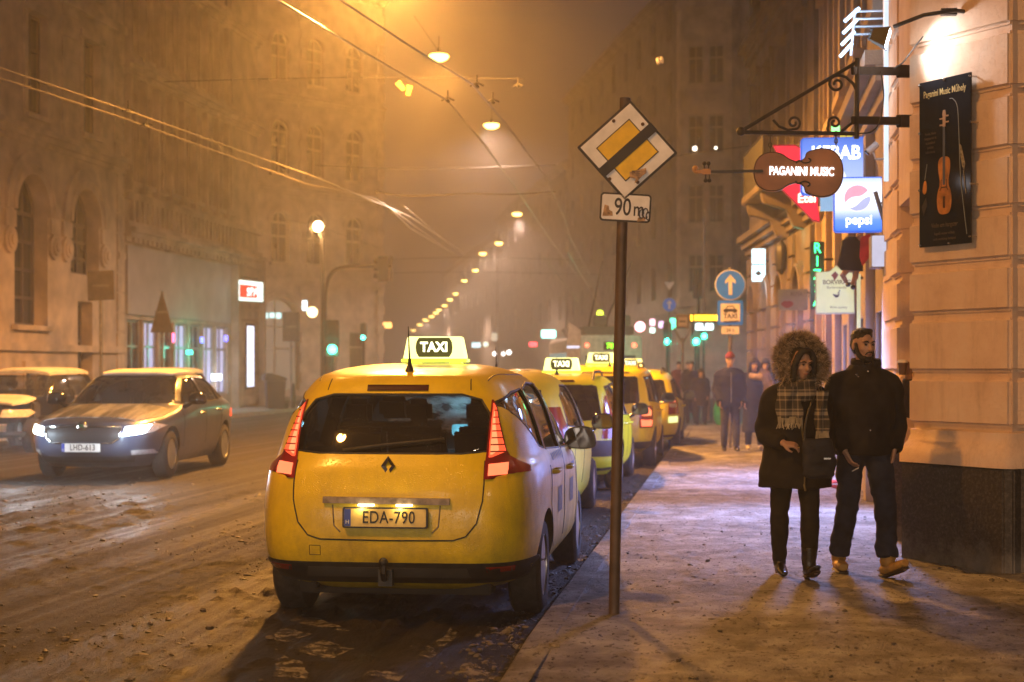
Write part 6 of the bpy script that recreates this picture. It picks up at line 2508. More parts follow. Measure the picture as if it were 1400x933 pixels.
# hanging puppet in black over the wine sign
pu = thing('hanging_puppet', 'black dressed witch puppet hanging over the pale yellow wine sign', 'puppet', PX(1168, 352, 19.2), R(10))
mb = MB()
rings = []
for z, rx, ry in ((.24, .10, .06), (.18, .16, .08), (.05, .17, .09), (-.10, .19, .09), (-.16, .14, .07)):
    rings.append(((0 - (.24 - z) * .05, 0, z), (rx, ry)))
mb.tube([r_[0] for r_ in rings], [r_[1] for r_ in rings], 14)
mb.tube([(.06, 0, .12), (.17, .02, .02), (.16, -.05, -.12)], [.05, .045, .03], 8)
mb.build('black_dress', M('puppet_black', (.015, .014, .017), .8), pu, 60)
mb = MB()
mb.tube([(-.08, 0, -.14), (-.15, -.04, -.22), (-.10, -.02, -.30)], [.04, .035, .025], 8)
mb.tube([(.02, 0, -.14), (.0, -.05, -.24), (-.03, -.02, -.33)], [.04, .035, .025], 8)
mb.build('leg', M('puppet_tan', (.35, .20, .12), .7), pu, 60)
mb = MB()
mb.ball((-.09, -.06, -.33), (.03, .06, .03), 10, 6)
mb.ball((-.03, -.06, -.36), (.03, .06, .03), 10, 6)
mb.build('shoe', BLACKP, pu, 60)
mb = MB()
mb.tube([(.0, 0, .24), (.02, 0, .55)], .006, 5)
mb.build('cord', DKIRON, pu)
mb = MB()
mb.ball((.07, -.05, .25), .065, 12, 8)
mb.build('head', MATS['puppet_tan'], pu, 60)


# ---- traffic signs up the street
def pole(root, h, r=.03, mat=GALV, z0=0):
    mb = MB()
    mb.tube([(0, 0, z0), (0, 0, h)], r, 10)
    return mb.build('pole', mat, root, 60)


def ground_at(px, D):
    return CW((px - 700) / F * D, D)


D_ = 30.8
ts_ = thing('road_sign', 'blue round straight ahead arrow above a TAXI rank board behind the couple', 'road sign', ground_at(998, D_), TH)
zz = lambda py, D: CAM_H + (504 - py) / F * D
pole(ts_, zz(366, D_), .032)
z = zz(390, D_)
mb = MB()
mb.prism(disc(0, 0, .295, 40), -.05, -.035)
rd = mb.build('round_plate', SIGNWHITE, ts_, None, .003, loc=(0, 0, z))
mb = MB()
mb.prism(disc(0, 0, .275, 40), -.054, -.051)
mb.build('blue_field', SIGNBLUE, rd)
ARW = [(-.035, -.19), (.035, -.19), (.035, .07), (.10, .02), (.10, .085), (0, .20), (-.10, .085), (-.10, .02), (-.035, .07)]
mb = MB()
mb.prism(ARW, -.058, -.0545)
mb.build('white_arrow', SIGNWHITE, rd)
z = zz(428, D_)
mb = MB()
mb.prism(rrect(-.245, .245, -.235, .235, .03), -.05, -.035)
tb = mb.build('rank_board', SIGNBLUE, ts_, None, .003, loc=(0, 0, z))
mb = MB()
mb.prism(rrect(-.185, .185, -.175, .175, .01), -.054, -.051)
mb.build('white_field', SIGNWHITE, tb)
mb = MB()
mb.prism([(-.13, .02), (.13, .02), (.13, .06), (.09, .075), (.06, .13), (-.06, .13), (-.09, .075), (-.13, .06)], -.057, -.0545)
mb.box(-.11, -.06, -.057, -.0545, .0, .019)
mb.box(.06, .11, -.057, -.0545, .0, .019)
cr = mb.build('car_symbol', SIGNBLK, tb)
mb = MB()
mb.prism([(-.075, .075), (.075, .075), (.05, .115), (-.05, .115)], -.059, -.0575)
mb.build('car_window', SIGNWHITE, cr)
text('TAXI', .125, SIGNBLK, tb, (0, -.0555, -.065), sx=.95, bold=.002, extrude=.0008)
mb = MB()
mb.prism([(-.15, -.165), (.16, -.15), (.17, -.17), (-.10, -.19)], -.0585, -.0565)
mb.build('sticker', SCRIB, tb)
z = zz(452, D_)
mb = MB()
mb.prism(rrect(-.17, .17, -.075, .075, .015), -.05, -.035)
sp_ = mb.build('small_plate', SIGNWHITE, ts_, None, .003, loc=(0, 0, z))
text('24 h', .10, SIGNBLK, sp_, (0, -.0515, 0), sx=.9, extrude=.0008)

D_ = 60
a2 = thing('road_sign', 'distant blue round arrow sign under a pale upside down triangle', 'road sign', ground_at(915, D_), TH)
pole(a2, zz(384, D_), .035)
mb = MB()
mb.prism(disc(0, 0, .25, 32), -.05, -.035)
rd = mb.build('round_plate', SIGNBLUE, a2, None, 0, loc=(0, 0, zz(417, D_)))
mb = MB()
mb.prism([(a * .85, b * .85) for a, b in ARW], -.056, -.051)
mb.build('white_arrow', SIGNWHITE, rd)
mb = MB()
mb.prism([(-.2, .14), (.2, .14), (0, -.18)], -.05, -.035)
mb.build('triangle_plate', SIGNWHITE, a2, None, 0, loc=(0, 0, zz(391, D_)))

D_ = 46
bs = thing('bus_stop_sign', 'small brown bus stop panel on a forked pole left of the yellow display', 'bus stop sign', ground_at(933, D_), TH)
pole(bs, zz(462, D_), .04)
mb = MB()
mb.box(-.19, .19, -.04, .04, -.2, .2)
bp_ = mb.build('panel', M('stop_panel_brown', (.13, .10, .09), .5), bs, None, .01, loc=(0, 0, zz(440, D_)))
mb = MB()
mb.box(-.13, .13, -.046, -.041, -.13, .13)
f_ = mb.build('panel_face', M('stop_face', (.42, .36, .33), .5), bp_)
mb = MB()
mb.box(-.09, .09, -.05, -.047, -.02, .03)
mb.build('bus_symbol', INK, f_)
mb = MB()
mb.tube([(0, 0, zz(470, D_)), (-.25, 0, zz(448, D_))], .03, 6)
mb.tube([(0, 0, zz(470, D_)), (.25, 0, zz(448, D_))], .03, 6)
mb.build('fork', GALV, bs, 60)

D_ = 52
ds_ = thing('display_board', 'long orange yellow lit display over the pavement left of the taxi rank board', 'display', PX(963, 435, D_), TH)
mb = MB()
mb.box(-.50, .50, -.06, .06, -.15, .15)
dcb = mb.build('cabinet', M('display_case', (.02, .02, .02), .5), ds_, None, .01)
mb = MB()
mb.box(-.46, -.38, -.066, -.061, -.10, .10)
for k in range(7):
    mb.box(-.33 + k * .11, -.235 + k * .11, -.066, -.061, -.09, .10)
mb.build('orange_digits', E('orange_digit_glow', (1.0, .50, .02), 5), dcb)
mb = MB()
mb.tube([(0, .05, -.3), (0, .05, 3.5)], .04, 6)
mb.build('hanger', GALV, ds_)
lit = [('white bluish lit sign just under the orange display', 963, 447, 24, 9, 56, (.75, .95, 1.0), 4.0, 'rect'),
       ('turquoise lit sign left of the trolleybus', 750, 457, 20, 11, 90, (.35, 1.0, .85), 4.5, 'rect'),
       ('narrow green lit sign to the left of the bus stop panel', 920, 443, 7, 15, 75, (.10, 1.0, .55), 4.5, 'rect'),
       ('round pink white lit sign just right of the sign post', 875, 447, 14, 15, 70, (1.0, .45, .50), 6.0, 'disc'),
       ('small pink lit sign above a pale one, right of the round sign', 892, 441, 7, 9, 80, (1.0, .55, .70), 3.5, 'rect'),
       ('small pale green lit sign right of the round pink sign', 892, 452, 7, 7, 80, (.7, 1.0, .9), 3.5, 'rect'),
       ('small lilac lit sign between round pink sign and green sign', 904, 444, 7, 9, 82, (.8, .55, .9), 2.5, 'rect'),
       ('blue lit sign on top of a white one, left of the taxi sign', 498, 408, 14, 13, 92, (.35, .45, 1.0), 4.5, 'rect'),
       ('greenish white lit sign left of a pinkish one', 496, 422, 14, 12, 93, (.80, 1.0, .90), 5.0, 'rect'),
       ('pinkish white lit sign, right of the greenish one', 513, 422, 17, 19, 94, (1.0, .75, .85), 4.5, 'rect'),
       ('small reddish lit sign above the front taxi antenna', 516, 448, 11, 7, 120, (1.0, .35, .25), 3.5, 'rect'),
       ('orange lit sign right of a small reddish one', 529, 445, 13, 8, 122, (1.0, .45, .12), 4.5, 'rect'),
       ('red lit sign low in the haze in mid street', 729, 471, 11, 6, 110, (1.0, .06, .08), 5.0, 'rect'),
       ('pale cyan distant sign above the second taxi', 651, 472, 12, 7, 130, (.55, .85, .9), 2.5, 'rect'),
       ('pale grey green distant light beside the cyan one', 664, 471, 7, 7, 132, (.7, .85, .7), 2.5, 'disc'),
       ('dim cream lit window sign far down the street', 676, 461, 8, 11, 150, (.9, .8, .6), .9, 'rect')]
for lab, px, py, w_, h_, D_, col, st, shp in lit:
    s_ = D_ / F
    mb = MB()
    hw, hh = w_ * s_ / 2, h_ * s_ / 2
    poly = disc(0, 0, hw, 20) if shp == 'disc' else rrect(-hw, hw, -hh, hh, min(hw, hh) * .3, 3)
    mb.prism(poly, -.08, .08)
    o = mb.build('lit_sign', E('sign_glow_%d_%d' % (px, py), col, st), None, None, .02, loc=PX(px, py, D_), rot=(0, 0, TH))
    tag(o, lab, 'lit sign')
# pale glints: headlights and tail lights of far traffic
for lab, px, py, D_, col, st in (('far pair of headlights in the haze, left lamp', 676, 484, 150, (1, .95, .9), 8), ('far pair of headlights in the haze, right lamp', 688, 484, 150, (1, .95, .9), 6),
                                 ('far headlight nearest to the lamps, alone', 696, 482, 130, (1, .95, .9), 8)):
    mb = MB()
    mb.ball((0, 0, 0), .18, 10, 8)
    o = mb.build('far_headlight', E('far_headlight_%d' % px, col, st), None, 60, loc=PX(px, py, D_))
    tag(o, lab, 'headlight')


def traffic_light(label, px, py, D, col, lit_index=2, scale=1.0, facing=True, mast=True):
    """three lens signal; the pixel marks the lit lens"""
    p = PX(px, py, D)
    zlit = p.z
    r_ = thing('traffic_light', label, 'traffic light', (p.x, p.y, 0), TH if facing else TH + math.pi)
    off = (1 - lit_index) * -.28 * scale
    zc_ = zlit - (1 - lit_index) * .28 * scale
    if mast:
        pole(r_, zc_ + .5, .05, DKIRON)
    mb = MB()
    mb.prism(rrect(-.16 * scale, .16 * scale, -.45 * scale, .45 * scale, .06), -.12, .06)
    h_ = mb.build('signal_head', M('signal_black', (.02, .02, .02), .5), r_, None, .01, loc=(0, -.07, zc_))
    for k in range(3):
        m_ = MB()
        zz_ = (1 - k) * .28 * scale
        m_.tube([(.0, -.12, zz_), (.0, -.135, zz_)], .11 * scale, 18)
        on = facing and k == lit_index
        m_.build('lens', E('signal_glow_' + col, {'green': (.045, 1.0, .55), 'teal': (.05, .95, .75)}[col], 16) if on else M('lens_dark', (.03, .02, .02), .2), h_, 40)
        v_ = MB()
        A = [(.125 * scale * math.cos(a), .125 * scale * math.sin(a) + zz_) for a in np.linspace(R(-20), R(200), 12)]
        v_.grid([[(a, -.12, b) for a, b in A], [(a * .98, -.26, b) for a, b in A]])
        v_.build('visor', MATS['signal_black'], h_)
    if facing and D < 70:
        point_light('signal_light', (p.x + .5 * sT, p.y - .45, zlit), 80, (.05, 1.0, .55), .1)
    return r_


traffic_light('green traffic light on a mast in front of the crossing house', 455, 478, 60, 'green', 2, 1.5)
traffic_light('second green traffic light further back, left of front taxi antenna', 497, 462, 82, 'teal')
traffic_light('bluish green traffic light under the distant arrow sign', 912, 467, 62, 'teal')
traffic_light('green traffic light under the orange display, left one', 951, 467, 58, 'green')
traffic_light('green traffic light at the right of its neighbour under the display', 962, 460, 66, 'green')
traffic_light('dark back of a traffic light above the brown bus stop panel', 955, 388, 58, 'green', 1, 1.2, False)
# mast arm reaching over the road with a signal seen from behind
D_ = 62
ma = thing('signal_mast', 'dark curved mast arm with a signal head over the road at the crossing', 'traffic light', ground_at(444, D_), TH)
L_ = lambda px, py: ((px - 444) / F * D_, 0, zz(py, D_))
mb = MB()
mb.tube([(0, 0, 0)] + [tuple(p) for p in smooth_path([L_(444, 470), L_(444, 410), L_(447, 386), L_(456, 371), L_(472, 365), L_(500, 364), L_(536, 363)], 4)], .075, 10)
mb.build('mast', DKIRON, ma, 60)
mb = MB()
mb.prism(rrect(-.20, .20, -.48, .48, .06), -.12, .12)
hd_ = mb.build('signal_head', MATS['signal_black'], ma, None, .01, loc=L_(524, 368))
mb = MB()
for z in (.28, 0, -.28):
    mb.tube([(-.2, 0, z), (-.34, 0, z + .05)], [.11, .12], 10)
mb.build('visor', MATS['signal_black'], hd_, 50)
mb = MB()
mb.tube([L_(535, 350), L_(535, 384)], .05, 6)
mb.build('bracket_tube', GALV, ma, 60)

# lantern on a pole and lamps on the crossing house
D_ = 72
ln = thing('street_lantern', 'single bright street lantern on a tall pole before the crossing house', 'street lamp', ground_at(441, D_), TH)
mb = MB()
mb.tube([(0, 0, 0), (0, 0, zz(330, D_)), (-.19, 0, zz(314, D_))], [.09, .06, .05], 10)
mb.build('pole', DKIRON, ln, 60)
mb = MB()
mb.ball(((435 - 441) / F * D_, -.05, zz(310, D_)), .24, 14, 10)
mb.build('lamp_globe', E('lantern_glow', (1.0, .66, .30), 24), ln, 60)
point_light('lantern_light', PX(435, 312, D_) + Vector((0, -.5, -.2)), 900, (1, .52, .18), .15)
gl_ = MB()
gl_.ball((0, 0, 0), .27, 14, 10)
gl_.tube([(0, 0, 0), (0, .9, .1)], .04, 6)
o = gl_.build('wall_lamp', E('wall_lamp_glow', (1.0, .70, .30), 8), None, 60, loc=PX(427, 427, 82))
tag(o, 'round warm wall lamp on the crossing house, right of the brown board', 'wall lamp')
mb = MB()
mb.box(-.12, .12, -.06, .06, -.25, .25)
o = mb.build('wall_lamp', E('cool_lamp_glow', (.7, .9, 1.0), 5), None, None, .02, loc=PX(416.5, 418, 83))
tag(o, 'small cool white box lamp on the crossing house, above the round one', 'wall lamp')
mb = MB()
for k in range(6):
    mb.box(-1.0 + k * .34, -.74 + k * .34, -.03, .03, -.14 + .03 * (k % 2), .16)
o = mb.build('shop_lettering', E('entrance_sign_glow', (.55, .9, .9), 2.2), None, None, .01, loc=PX(368, 432, 84.0), rot=(0, 0, TH * 1.6))
tag(o, 'pale lit lettering in the arched entrance of the crossing house', 'sign')

# red and white box sign on the shop house pier
sg = thing('shop_box_sign', 'red and white lit box sign on the pier of the left shop house', 'shop sign', PX(343, 399, 60.5), TH)
mb = MB()
mb.prism([(-.44, .44), (.44, .34), (.44, -.38), (-.44, -.33)], -.12, .12)
cb = mb.build('cabinet', E('white_sign_glow', (.80, 1.0, .92), 2.2), sg, None, .01)
mb = MB()
mb.prism([(-.40, .28), (.26, .20), (.26, -.25), (-.40, -.22)], -.128, -.122)
mb.build('red_field', E('red_sign_glow', (1.0, .05, .03), 1.6), cb)
text('SPAR', .42, E('white_sign_letter', (1, .95, .92), 3.0), cb, (.16, -.132, -.03), sx=.62, bold=.006, extrude=.002)
# neon inside the shop windows
for lab, px, py, w_, h_, col in (('turquoise neon dots in the left shop window', 259, 482, 22, 7, (.05, 1.0, .70)), ('long bright white bluish light at the bottom of the left shop window', 296, 516, 37, 9, (.75, .85, 1.0)),
                                 ('violet blue neon at the top right of the left shop window', 309, 463, 11, 8, (.15, .15, 1.0)), ('blue neon in the middle of the left shop window', 276, 465, 9, 8, (.15, .2, 1.0)),
                                 ('small pink red sign in the left shop window', 237, 462, 6, 13, (1.0, .12, .30))):
    Dw = None
    # where the view ray meets the glazing line
    x_ = (px - 700) / F
    Dw = (LT + .12) / (x_ * cT - sT)
    r_ = thing('window_light', lab, 'neon light', PX(px, py, Dw), math.pi / 2)
    s_ = Dw / F
    mb = MB()
    ww = w_ * s_ / abs(math.sin(math.atan2(1, x_) - 0) * .45 + .0) * .5
    if 'dots' in lab:
        for k in (-1, 0, 1):
            mb.cbox((k * ww * .35, 0, 0), (ww * .24, .04, h_ * s_ * .8))
    else:
        mb.cbox((0, 0, 0), (ww, .04, h_ * s_))
    mb.build('neon_shape', E('window_neon_%d' % px, col, 5), r_, None, .01)
    if w_ > 20:
        point_light('window_light', PX(px, py, Dw) + Vector((.5, 0, 0)), 60, col, .2)

# signs seen from behind on the left
for nm, lab, px, D_, ptop, poly, pc in (
        ('road_sign', 'back of a dark rectangular board on a pole left of the triangle sign', 138, 42, 372, lambda s_: [(-17 * s_, -21 * s_), (19 * s_, -19 * s_), (18 * s_, 21 * s_), (-18 * s_, 20 * s_)], 391),
        ('road_sign', 'back of a triangular road sign on a pole by the left shop', 222, 48, 398, lambda s_: [(-16 * s_, -28 * s_), (16 * s_, -28 * s_), (0, 30 * s_)], 427),
        ('road_sign', 'back of a brown square road sign beside the street bin', 398, 62, 426, lambda s_: [(-11.5 * s_, -20 * s_), (11.5 * s_, -20 * s_), (11.5 * s_, 20 * s_), (-11.5 * s_, 20 * s_)], 447)):
    r_ = thing(nm, lab, 'road sign', ground_at(px, D_), TH)
    pole(r_, zz(ptop, D_), .045, GALV)
    mb = MB()
    mb.prism(poly(D_ / F), -.06, -.045)
    mb.build('sign_plate', SIGNBACK, r_, None, .004, loc=(0, 0, zz(pc, D_)))
    mb = MB()
    mb.box(-.2, .2, -.072, -.061, -.03, .03)
    mb.build('clamp', GALV, r_, None, 0, loc=(0, 0, zz(pc, D_)))
D_ = 60
bn = thing('litter_bin', 'dark street litter bin with sloping lid on the far left pavement', 'litter bin', ground_at(376, D_), TH + .3)
mb = MB()
mb.add([(-.30, -.28, .02), (.30, -.28, .02), (.30, .28, .02), (-.30, .28, .02), (-.36, -.34, 1.05), (.36, -.34, 1.05), (.36, .34, 1.05), (-.36, .34, 1.05)],
       [(0, 3, 2, 1), (0, 1, 5, 4), (1, 2, 6, 5), (2, 3, 7, 6), (3, 0, 4, 7), (4, 5, 6, 7)])
mb.build('bin_body', M('bin_grey', (.05, .05, .062), .5), bn, None, .03)
mb = MB()
mb.prism([(-.44, 1.06), (.42, 1.06), (.42, 1.16), (-.25, 1.36), (-.44, 1.28)], -.36, .36)
mb.build('lid', MATS['bin_grey'], bn, None, .04)
mb = MB()
mb.tube([(.38, -.25, .12), (.38, .25, .12)], .10, 12)
mb.build('bin_wheel', TYRE, bn, 50)
mb = MB()
mb.tube([(0, 0, 0), (0, 0, .8), (0, 0, .95)], [.09, .08, .05], 10)
o = mb.build('bollard', DKIRON, None, 50, loc=ground_at(401, 61))
tag(o, 'dark bollard beside the pole of the brown square sign', 'bollard')
# bollards and a green sack along the right pavement
for k, (px, py, lab) in enumerate(((961, 567, 'bollard farthest left of the three by the far pedestrians'), (968.5, 571, 'bollard between two others by the far pedestrians'), (977, 577, 'bollard nearest to the man in the red cap'))):
    D_ = CAM_H * F / (py - 504)
    mb = MB()
    mb.lathe([(.055, -.1), (.055, .85), (.062, .87), (.062, .93), (.04, 1.0), (.01, 1.01)], 12)
    o = mb.build('bollard', M('bollard_tan', (.16, .12, .09), .6), None, 40, loc=ground_at(px, D_))
    tag(o, lab, 'bollard', 'bollards on the right pavement')
mb = MB()
mb.lathe([(.12, 0), (.19, .15), (.20, .45), (.15, .62), (.06, .7), (.02, .72)], 14)
o = mb.build('green_sack', M('green_plastic', (.03, .32, .10), .4, var=.2), None, 50, loc=ground_at(986, 43))
tag(o, 'green plastic sack leaning near the bollards', 'sack')
D_ = 21
rb = thing('plastic_base', 'low red plastic base with a white rim on the snow behind the walking couple', 'sign base', ground_at(1166, 20.6), .1)
mb = MB()
mb.prism(rrect(-.30, .24, 0, .08, .03), -.2, .2)
mb.prism([(-.2, .082), (.16, .082), (.06, .24), (-.08, .24)], -.08, .08)
mb.build('red_body', M('red_plastic', (.55, .02, .03), .35), rb, None, .01)
mb = MB()
mb.box(-.305, .245, -.206, -.2005, .045, .062)
mb.build('white_rim', SIGNWHITE, rb)

# ---- trolleybus beyond the rank
D_ = 63
tbz = 0
hx = CW(3.86, D_)
tb_ = thing('trolleybus', 'trolleybus seen from behind beyond the taxi rank, with green route number 78', 'trolleybus', (hx.x, hx.y, ROAD_Z), TH + R(4.5))
BUSM = M('bus_paint', (.80, .72, .66), .45, var=.15)
mb = MB()
mb.prism(rrect(-1.25, 1.25, .32, 2.95, .22), 0, 11.5)
mb.build('body', BUSM, tb_, None, .06)
mb = MB()
mb.box(-1.0, 1.0, .5, 4.2, 2.955, 3.3)
mb.build('roof_box', M('bus_roof', (.12, .11, .11), .6), tb_, None, .05)
mb = MB()
mb.box(-.98, .98, -.012, -.003, 1.45, 2.15)
rw = mb.build('rear_window', M('bus_glass', (.03, .045, .06), .08), tb_)
mb = MB()
mb.box(-.6, .9, -.018, -.013, 1.5, 2.05)
mb.build('window_glow', E('bus_inside_glow', (.45, .6, .75), .30), rw)
for x in (-.93, .93):
    mb = MB()
    mb.tube([(x, -.03, 2.55), (x, .02, 2.55)], .075, 12)
    mb.build('marker_light', E('marker_red', (1, .10, .05), 9), tb_, 40)
    mb = MB()
    mb.box(x - .08, x + .08, -.02, -.004, .7, 1.1)
    mb.build('tail_light', E('bus_tail_red', (1, .08, .04), 3), tb_)
mb = MB()
mb.box(-.28, .22, -.02, -.003, 2.36, 2.68)
db_ = mb.build('route_display', M('display_case', (.02, .02, .02), .5), tb_)
text('78', .27, E('green_digit_glow', (.25, 1.0, .02), 5), db_, (-.03, -.024, 2.515), bold=.008, extrude=.002)
for k in range(6):
    mb = MB()
    mb.box(-1.262, -1.253, .6 + k * 1.8, 2.2 + k * 1.8, 1.3, 2.3)
    mb.build('side_window', E('bus_side_glow', (.45, .72, .70), .45), tb_)
for y in (2.4, 9.0):
    for x in (-1.12, 1.12):
        mb = MB()
        mb.lathe([(.25, -.14), (.47, -.13), (.5, -.06), (.5, .06), (.47, .13), (.25, .14)], 24)
        mb.build('wheel', TYRE, tb_, 50, loc=(x, y, .5), rot=(0, R(90), 0))
for x in (-.35, .35):
    mb = MB()
    mb.tube([(x, 4.0, 3.3), (x, 3.4, 3.75), (x * 1.6, -1.8, 5.7)], [.06, .05, .03], 8)
    mb.build('trolley_pole', DKIRON, tb_, 60)
mb = MB()
for x in (-.6, .35):
    mb = MB()
    mb.box(x, x + .5, .35, .9, 3.31, 3.75)
    mb.build('pole_base', M('bus_roof', (.12, .11, .11), .6), tb_, None, .05)
mb = MB()
mb.lathe([(.13, 0), (.13, .06), (.09, .15), (.02, .18)], 14)
mb.build('beacon', E('yellow_beacon_glow', (.85, 1.0, .05), 5), tb_, 50, loc=(-.35, .5, 3.76))
# adverts panel with mirror strips left of the bus
pv_ = thing('advert_column', 'leaning pale panel with lit strips at the left of the trolleybus', 'advert column', ground_at(783, 58), TH)
mb = MB()
mb.prism([(-.30, 0), (.22, 0), (.30, 2.6), (-.16, 2.9)], -.15, .15)
cb = mb.build('panel', M('advert_pale', (.42, .36, .31), .5, var=.15), pv_, None, .02, loc=(0, 0, .3))
mb = MB()
mb.box(-.22, .24, -.158, -.151, 1.95, 2.03)
mb.box(-.25, .20, -.158, -.151, 1.45, 1.52)
mb.build('lit_strip', E('pale_strip_glow', (.75, .78, 1.0), 1.6), cb)
mb = MB()
for x in (-.22, -.02, .12):
    mb.box(x, x + .09, -.158, -.151, .95, 1.18)
mb.build('green_strip', E('green_strip_glow', (.1, 1.0, .6), 3), cb)

# ================================================================== PEOPLE
from mathutils import noise as mnoise


def cloth_mat(name, col, rough=.85, bs=220, bmp=.35, var=.25):
    return M(name, col, rough, 0, var, 9, bmp, bs, .004, spec=.25)


SKINM = M('skin_warm', (.44, .25, .17), .5, var=.08, vscale=20)
SKINP = M('skin_pale', (.50, .33, .25), .5, var=.08, vscale=20)
HAIRB = M('black_hair', (.012, .009, .008), .45, var=.3, vscale=40, bmp=.6, bscale=160, bdist=.01)
COATB = cloth_mat('black_coat', (.016, .014, .017))
COATN = cloth_mat('navy_jacket', (.018, .020, .032))
JEANS = cloth_mat('dark_jeans', (.022, .028, .050))
LEGB = cloth_mat('black_leggings', (.013, .012, .014))
TANB = M('tan_boot_leather', (.46, .25, .065), .6, var=.18, vscale=14, bmp=.3, bscale=120, bdist=.003)
SOLE = M('boot_sole', (.06, .035, .02), .7, var=.2)
BLKLEATHER = M('black_leather', (.012, .011, .012), .25, var=.2, bmp=.2, bscale=150)
LIPM = M('lip_skin', (.32, .12, .09), .45, var=.05)
EYEM = M('eye_dark', (.03, .02, .016), .15, var=0)
FURM = M('fur_brown', (.20, .135, .085), .8, var=.55, vscale=16)
FURT = M('fur_tips', (.50, .38, .26), .8, var=.4, vscale=22)


def displaced(me, amp, scale, seed=0):
    me.update()
    n = len(me.vertices)
    co = [v.co.copy() for v in me.vertices]
    no = [v.normal.copy() for v in me.vertices]
    for i in range(n):
        p = co[i]
        a = mnoise.fractal((p + Vector((seed, seed * .7, 0))) * scale, 1.0, 2.0, 2) * amp
        a += mnoise.noise(Vector((p.x * scale * .7, p.y * scale * .7, p.z * scale * 2.2)) + Vector((seed, 3, 1))) * amp * .9
        me.vertices[i].co = p + no[i] * a


def soft(name, mb, mat, parent=None, vox=.012, it=4, wr=0.0, ws=9, seed=0, label=None, loc=None, rot=None, smooth=180):
    me = apply_mods(mb.mesh(name), [('REMESH', dict(mode='VOXEL', voxel_size=vox)), ('SMOOTH', dict(factor=.5, iterations=it))])
    if wr:
        displaced(me, wr, ws, seed)
    return link(name, me, mat, parent, smooth, label, loc, rot)


def head_m(J):
    return Matrix.Translation(J['head']) @ Matrix.Rotation(J.get('yaw', 0), 4, 'Z') @ Matrix.Rotation(J.get('pitch', 0), 4, 'X') @ Matrix.Rotation(J.get('roll', 0), 4, 'Y')


def add_tube(mb, pts, r, m4=None, n=12, k=4, ref=(1, 0, 0)):
    P = [Vector(p) for p in pts]
    if m4:
        P = [m4 @ p for p in P]
    rr = [(q if isinstance(q, (tuple, list)) else (q, q)) for q in r]
    sp = smooth_path(P, k)
    rs = smooth_path([(a, b, 0) for a, b in rr], k)
    mb.tube(sp, [(q.x, q.y) for q in rs], n, True, ref)


def add_head(mb, m4, f=1.0, fem=False):
    B = lambda c, r: mb.ball((0, 0, 0), r, 20, 14, m4 @ Matrix.Translation(Vector(c) * f))
    B((0, .018, .032), (.073 * f, .092 * f, .088 * f))
    B((0, -.020, -.022), (.060 * f, .072 * f, .082 * f))
    B((0, -.038, -.072), ((.036 if fem else .044) * f, .046 * f, .042 * f))
    for s in (-1, 1):
        B((s * .036, -.052, -.022), (.026 * f, .026 * f, .024 * f))
        B((s * .074, .012, -.006), (.011 * f, .022 * f, .032 * f))
        B((s * .030, -.072, .034), (.028 * f, .018 * f, .011 * f))
    add_tube(mb, [Vector(p) * f for p in ((0, -.082, .024), (0, -.099, -.004), (0, -.108, -.024), (0, -.090, -.032))], [.009 * f, .010 * f, .0145 * f, .010 * f], m4, 10)
    B((0, -.084, -.055), (.022 * f, .010 * f, .007 * f))
    B((0, -.084, -.067), (.020 * f, .010 * f, .008 * f))


def face_parts(root, m4, f=1.0, lips=True):
    for s in (-1, 1):
        mb = MB()
        mb.ball((0, 0, 0), (.0125 * f, .008 * f, .0065 * f), 12, 8, m4 @ Matrix.Translation(Vector((s * .031, -.0835, .010)) * f))
        mb.build('eye', EYEM, root, 60)
        mb = MB()
        add_tube(mb, [Vector(p) * f for p in ((s * .013, -.094, .028), (s * .032, -.092, .036), (s * .050, -.078, .030))], [.004 * f, .0048 * f, .003 * f], m4, 8)
        mb.build('eyebrow', HAIRB, root, 60)
    if lips:
        mb = MB()
        add_tube(mb, [Vector(p) * f for p in ((-.022, -.086, -.061), (0, -.097, -.060), (.022, -.086, -.061))], [.003 * f, .0072 * f, .003 * f], m4, 8)
        mb.build('lips', LIPM, root, 60)


def add_hand(mb, W, d, pn, side, curl=(.5, .6, .5), f=1.0, grip=None):
    """W wrist, d towards the knuckles, pn palm normal, side: +1 when the thumb leaves along d x pn"""
    d, pn = Vector(d).normalized(), Vector(pn).normalized()
    pn = (pn - d * pn.dot(d)).normalized()
    ac = d.cross(pn) * side
    P = lambda a, b, c: W + d * (a * f) + ac * (b * f) + pn * (c * f)
    mb.tube([P(-.02, 0, 0), P(.02, .002, 0), P(.055, .004, 0), P(.088, .002, 0), P(.096, .002, 0)],
            [(.026 * f, .020 * f), (.034 * f, .017 * f), (.041 * f, .015 * f), (.040 * f, .012 * f), (.030 * f, .009 * f)], 14, True, tuple(ac))
    for k, (b, ln, r_) in enumerate(((.031, .072, .0088), (.011, .080, .0092), (-.010, .075, .0088), (-.029, .058, .0078))):
        a0 = grip[k] if grip else 0
        p = P(.082, b, 0)
        dd = d.copy()
        pts = [P(.06, b, 0), p]
        for j, (frac, c) in enumerate(zip((.45, .32, .23), curl)):
            ang = c + a0
            dd = (Matrix.Rotation(ang * (1 if True else -1), 3, d.cross(pn)) @ dd)
            p = p + dd * (ln * frac * f)
            pts.append(p)
        mb.tube(pts, [r_ * f, r_ * f, r_ * .95 * f, r_ * .88 * f, r_ * .70 * f], 8, True)
    pts = [P(.012, .022, .004), P(.034, .046, .016), P(.062, .056, .026), P(.084, .052, .036)]
    mb.tube(pts, [.014 * f, .0125 * f, .0105 * f, .008 * f], 8, True)


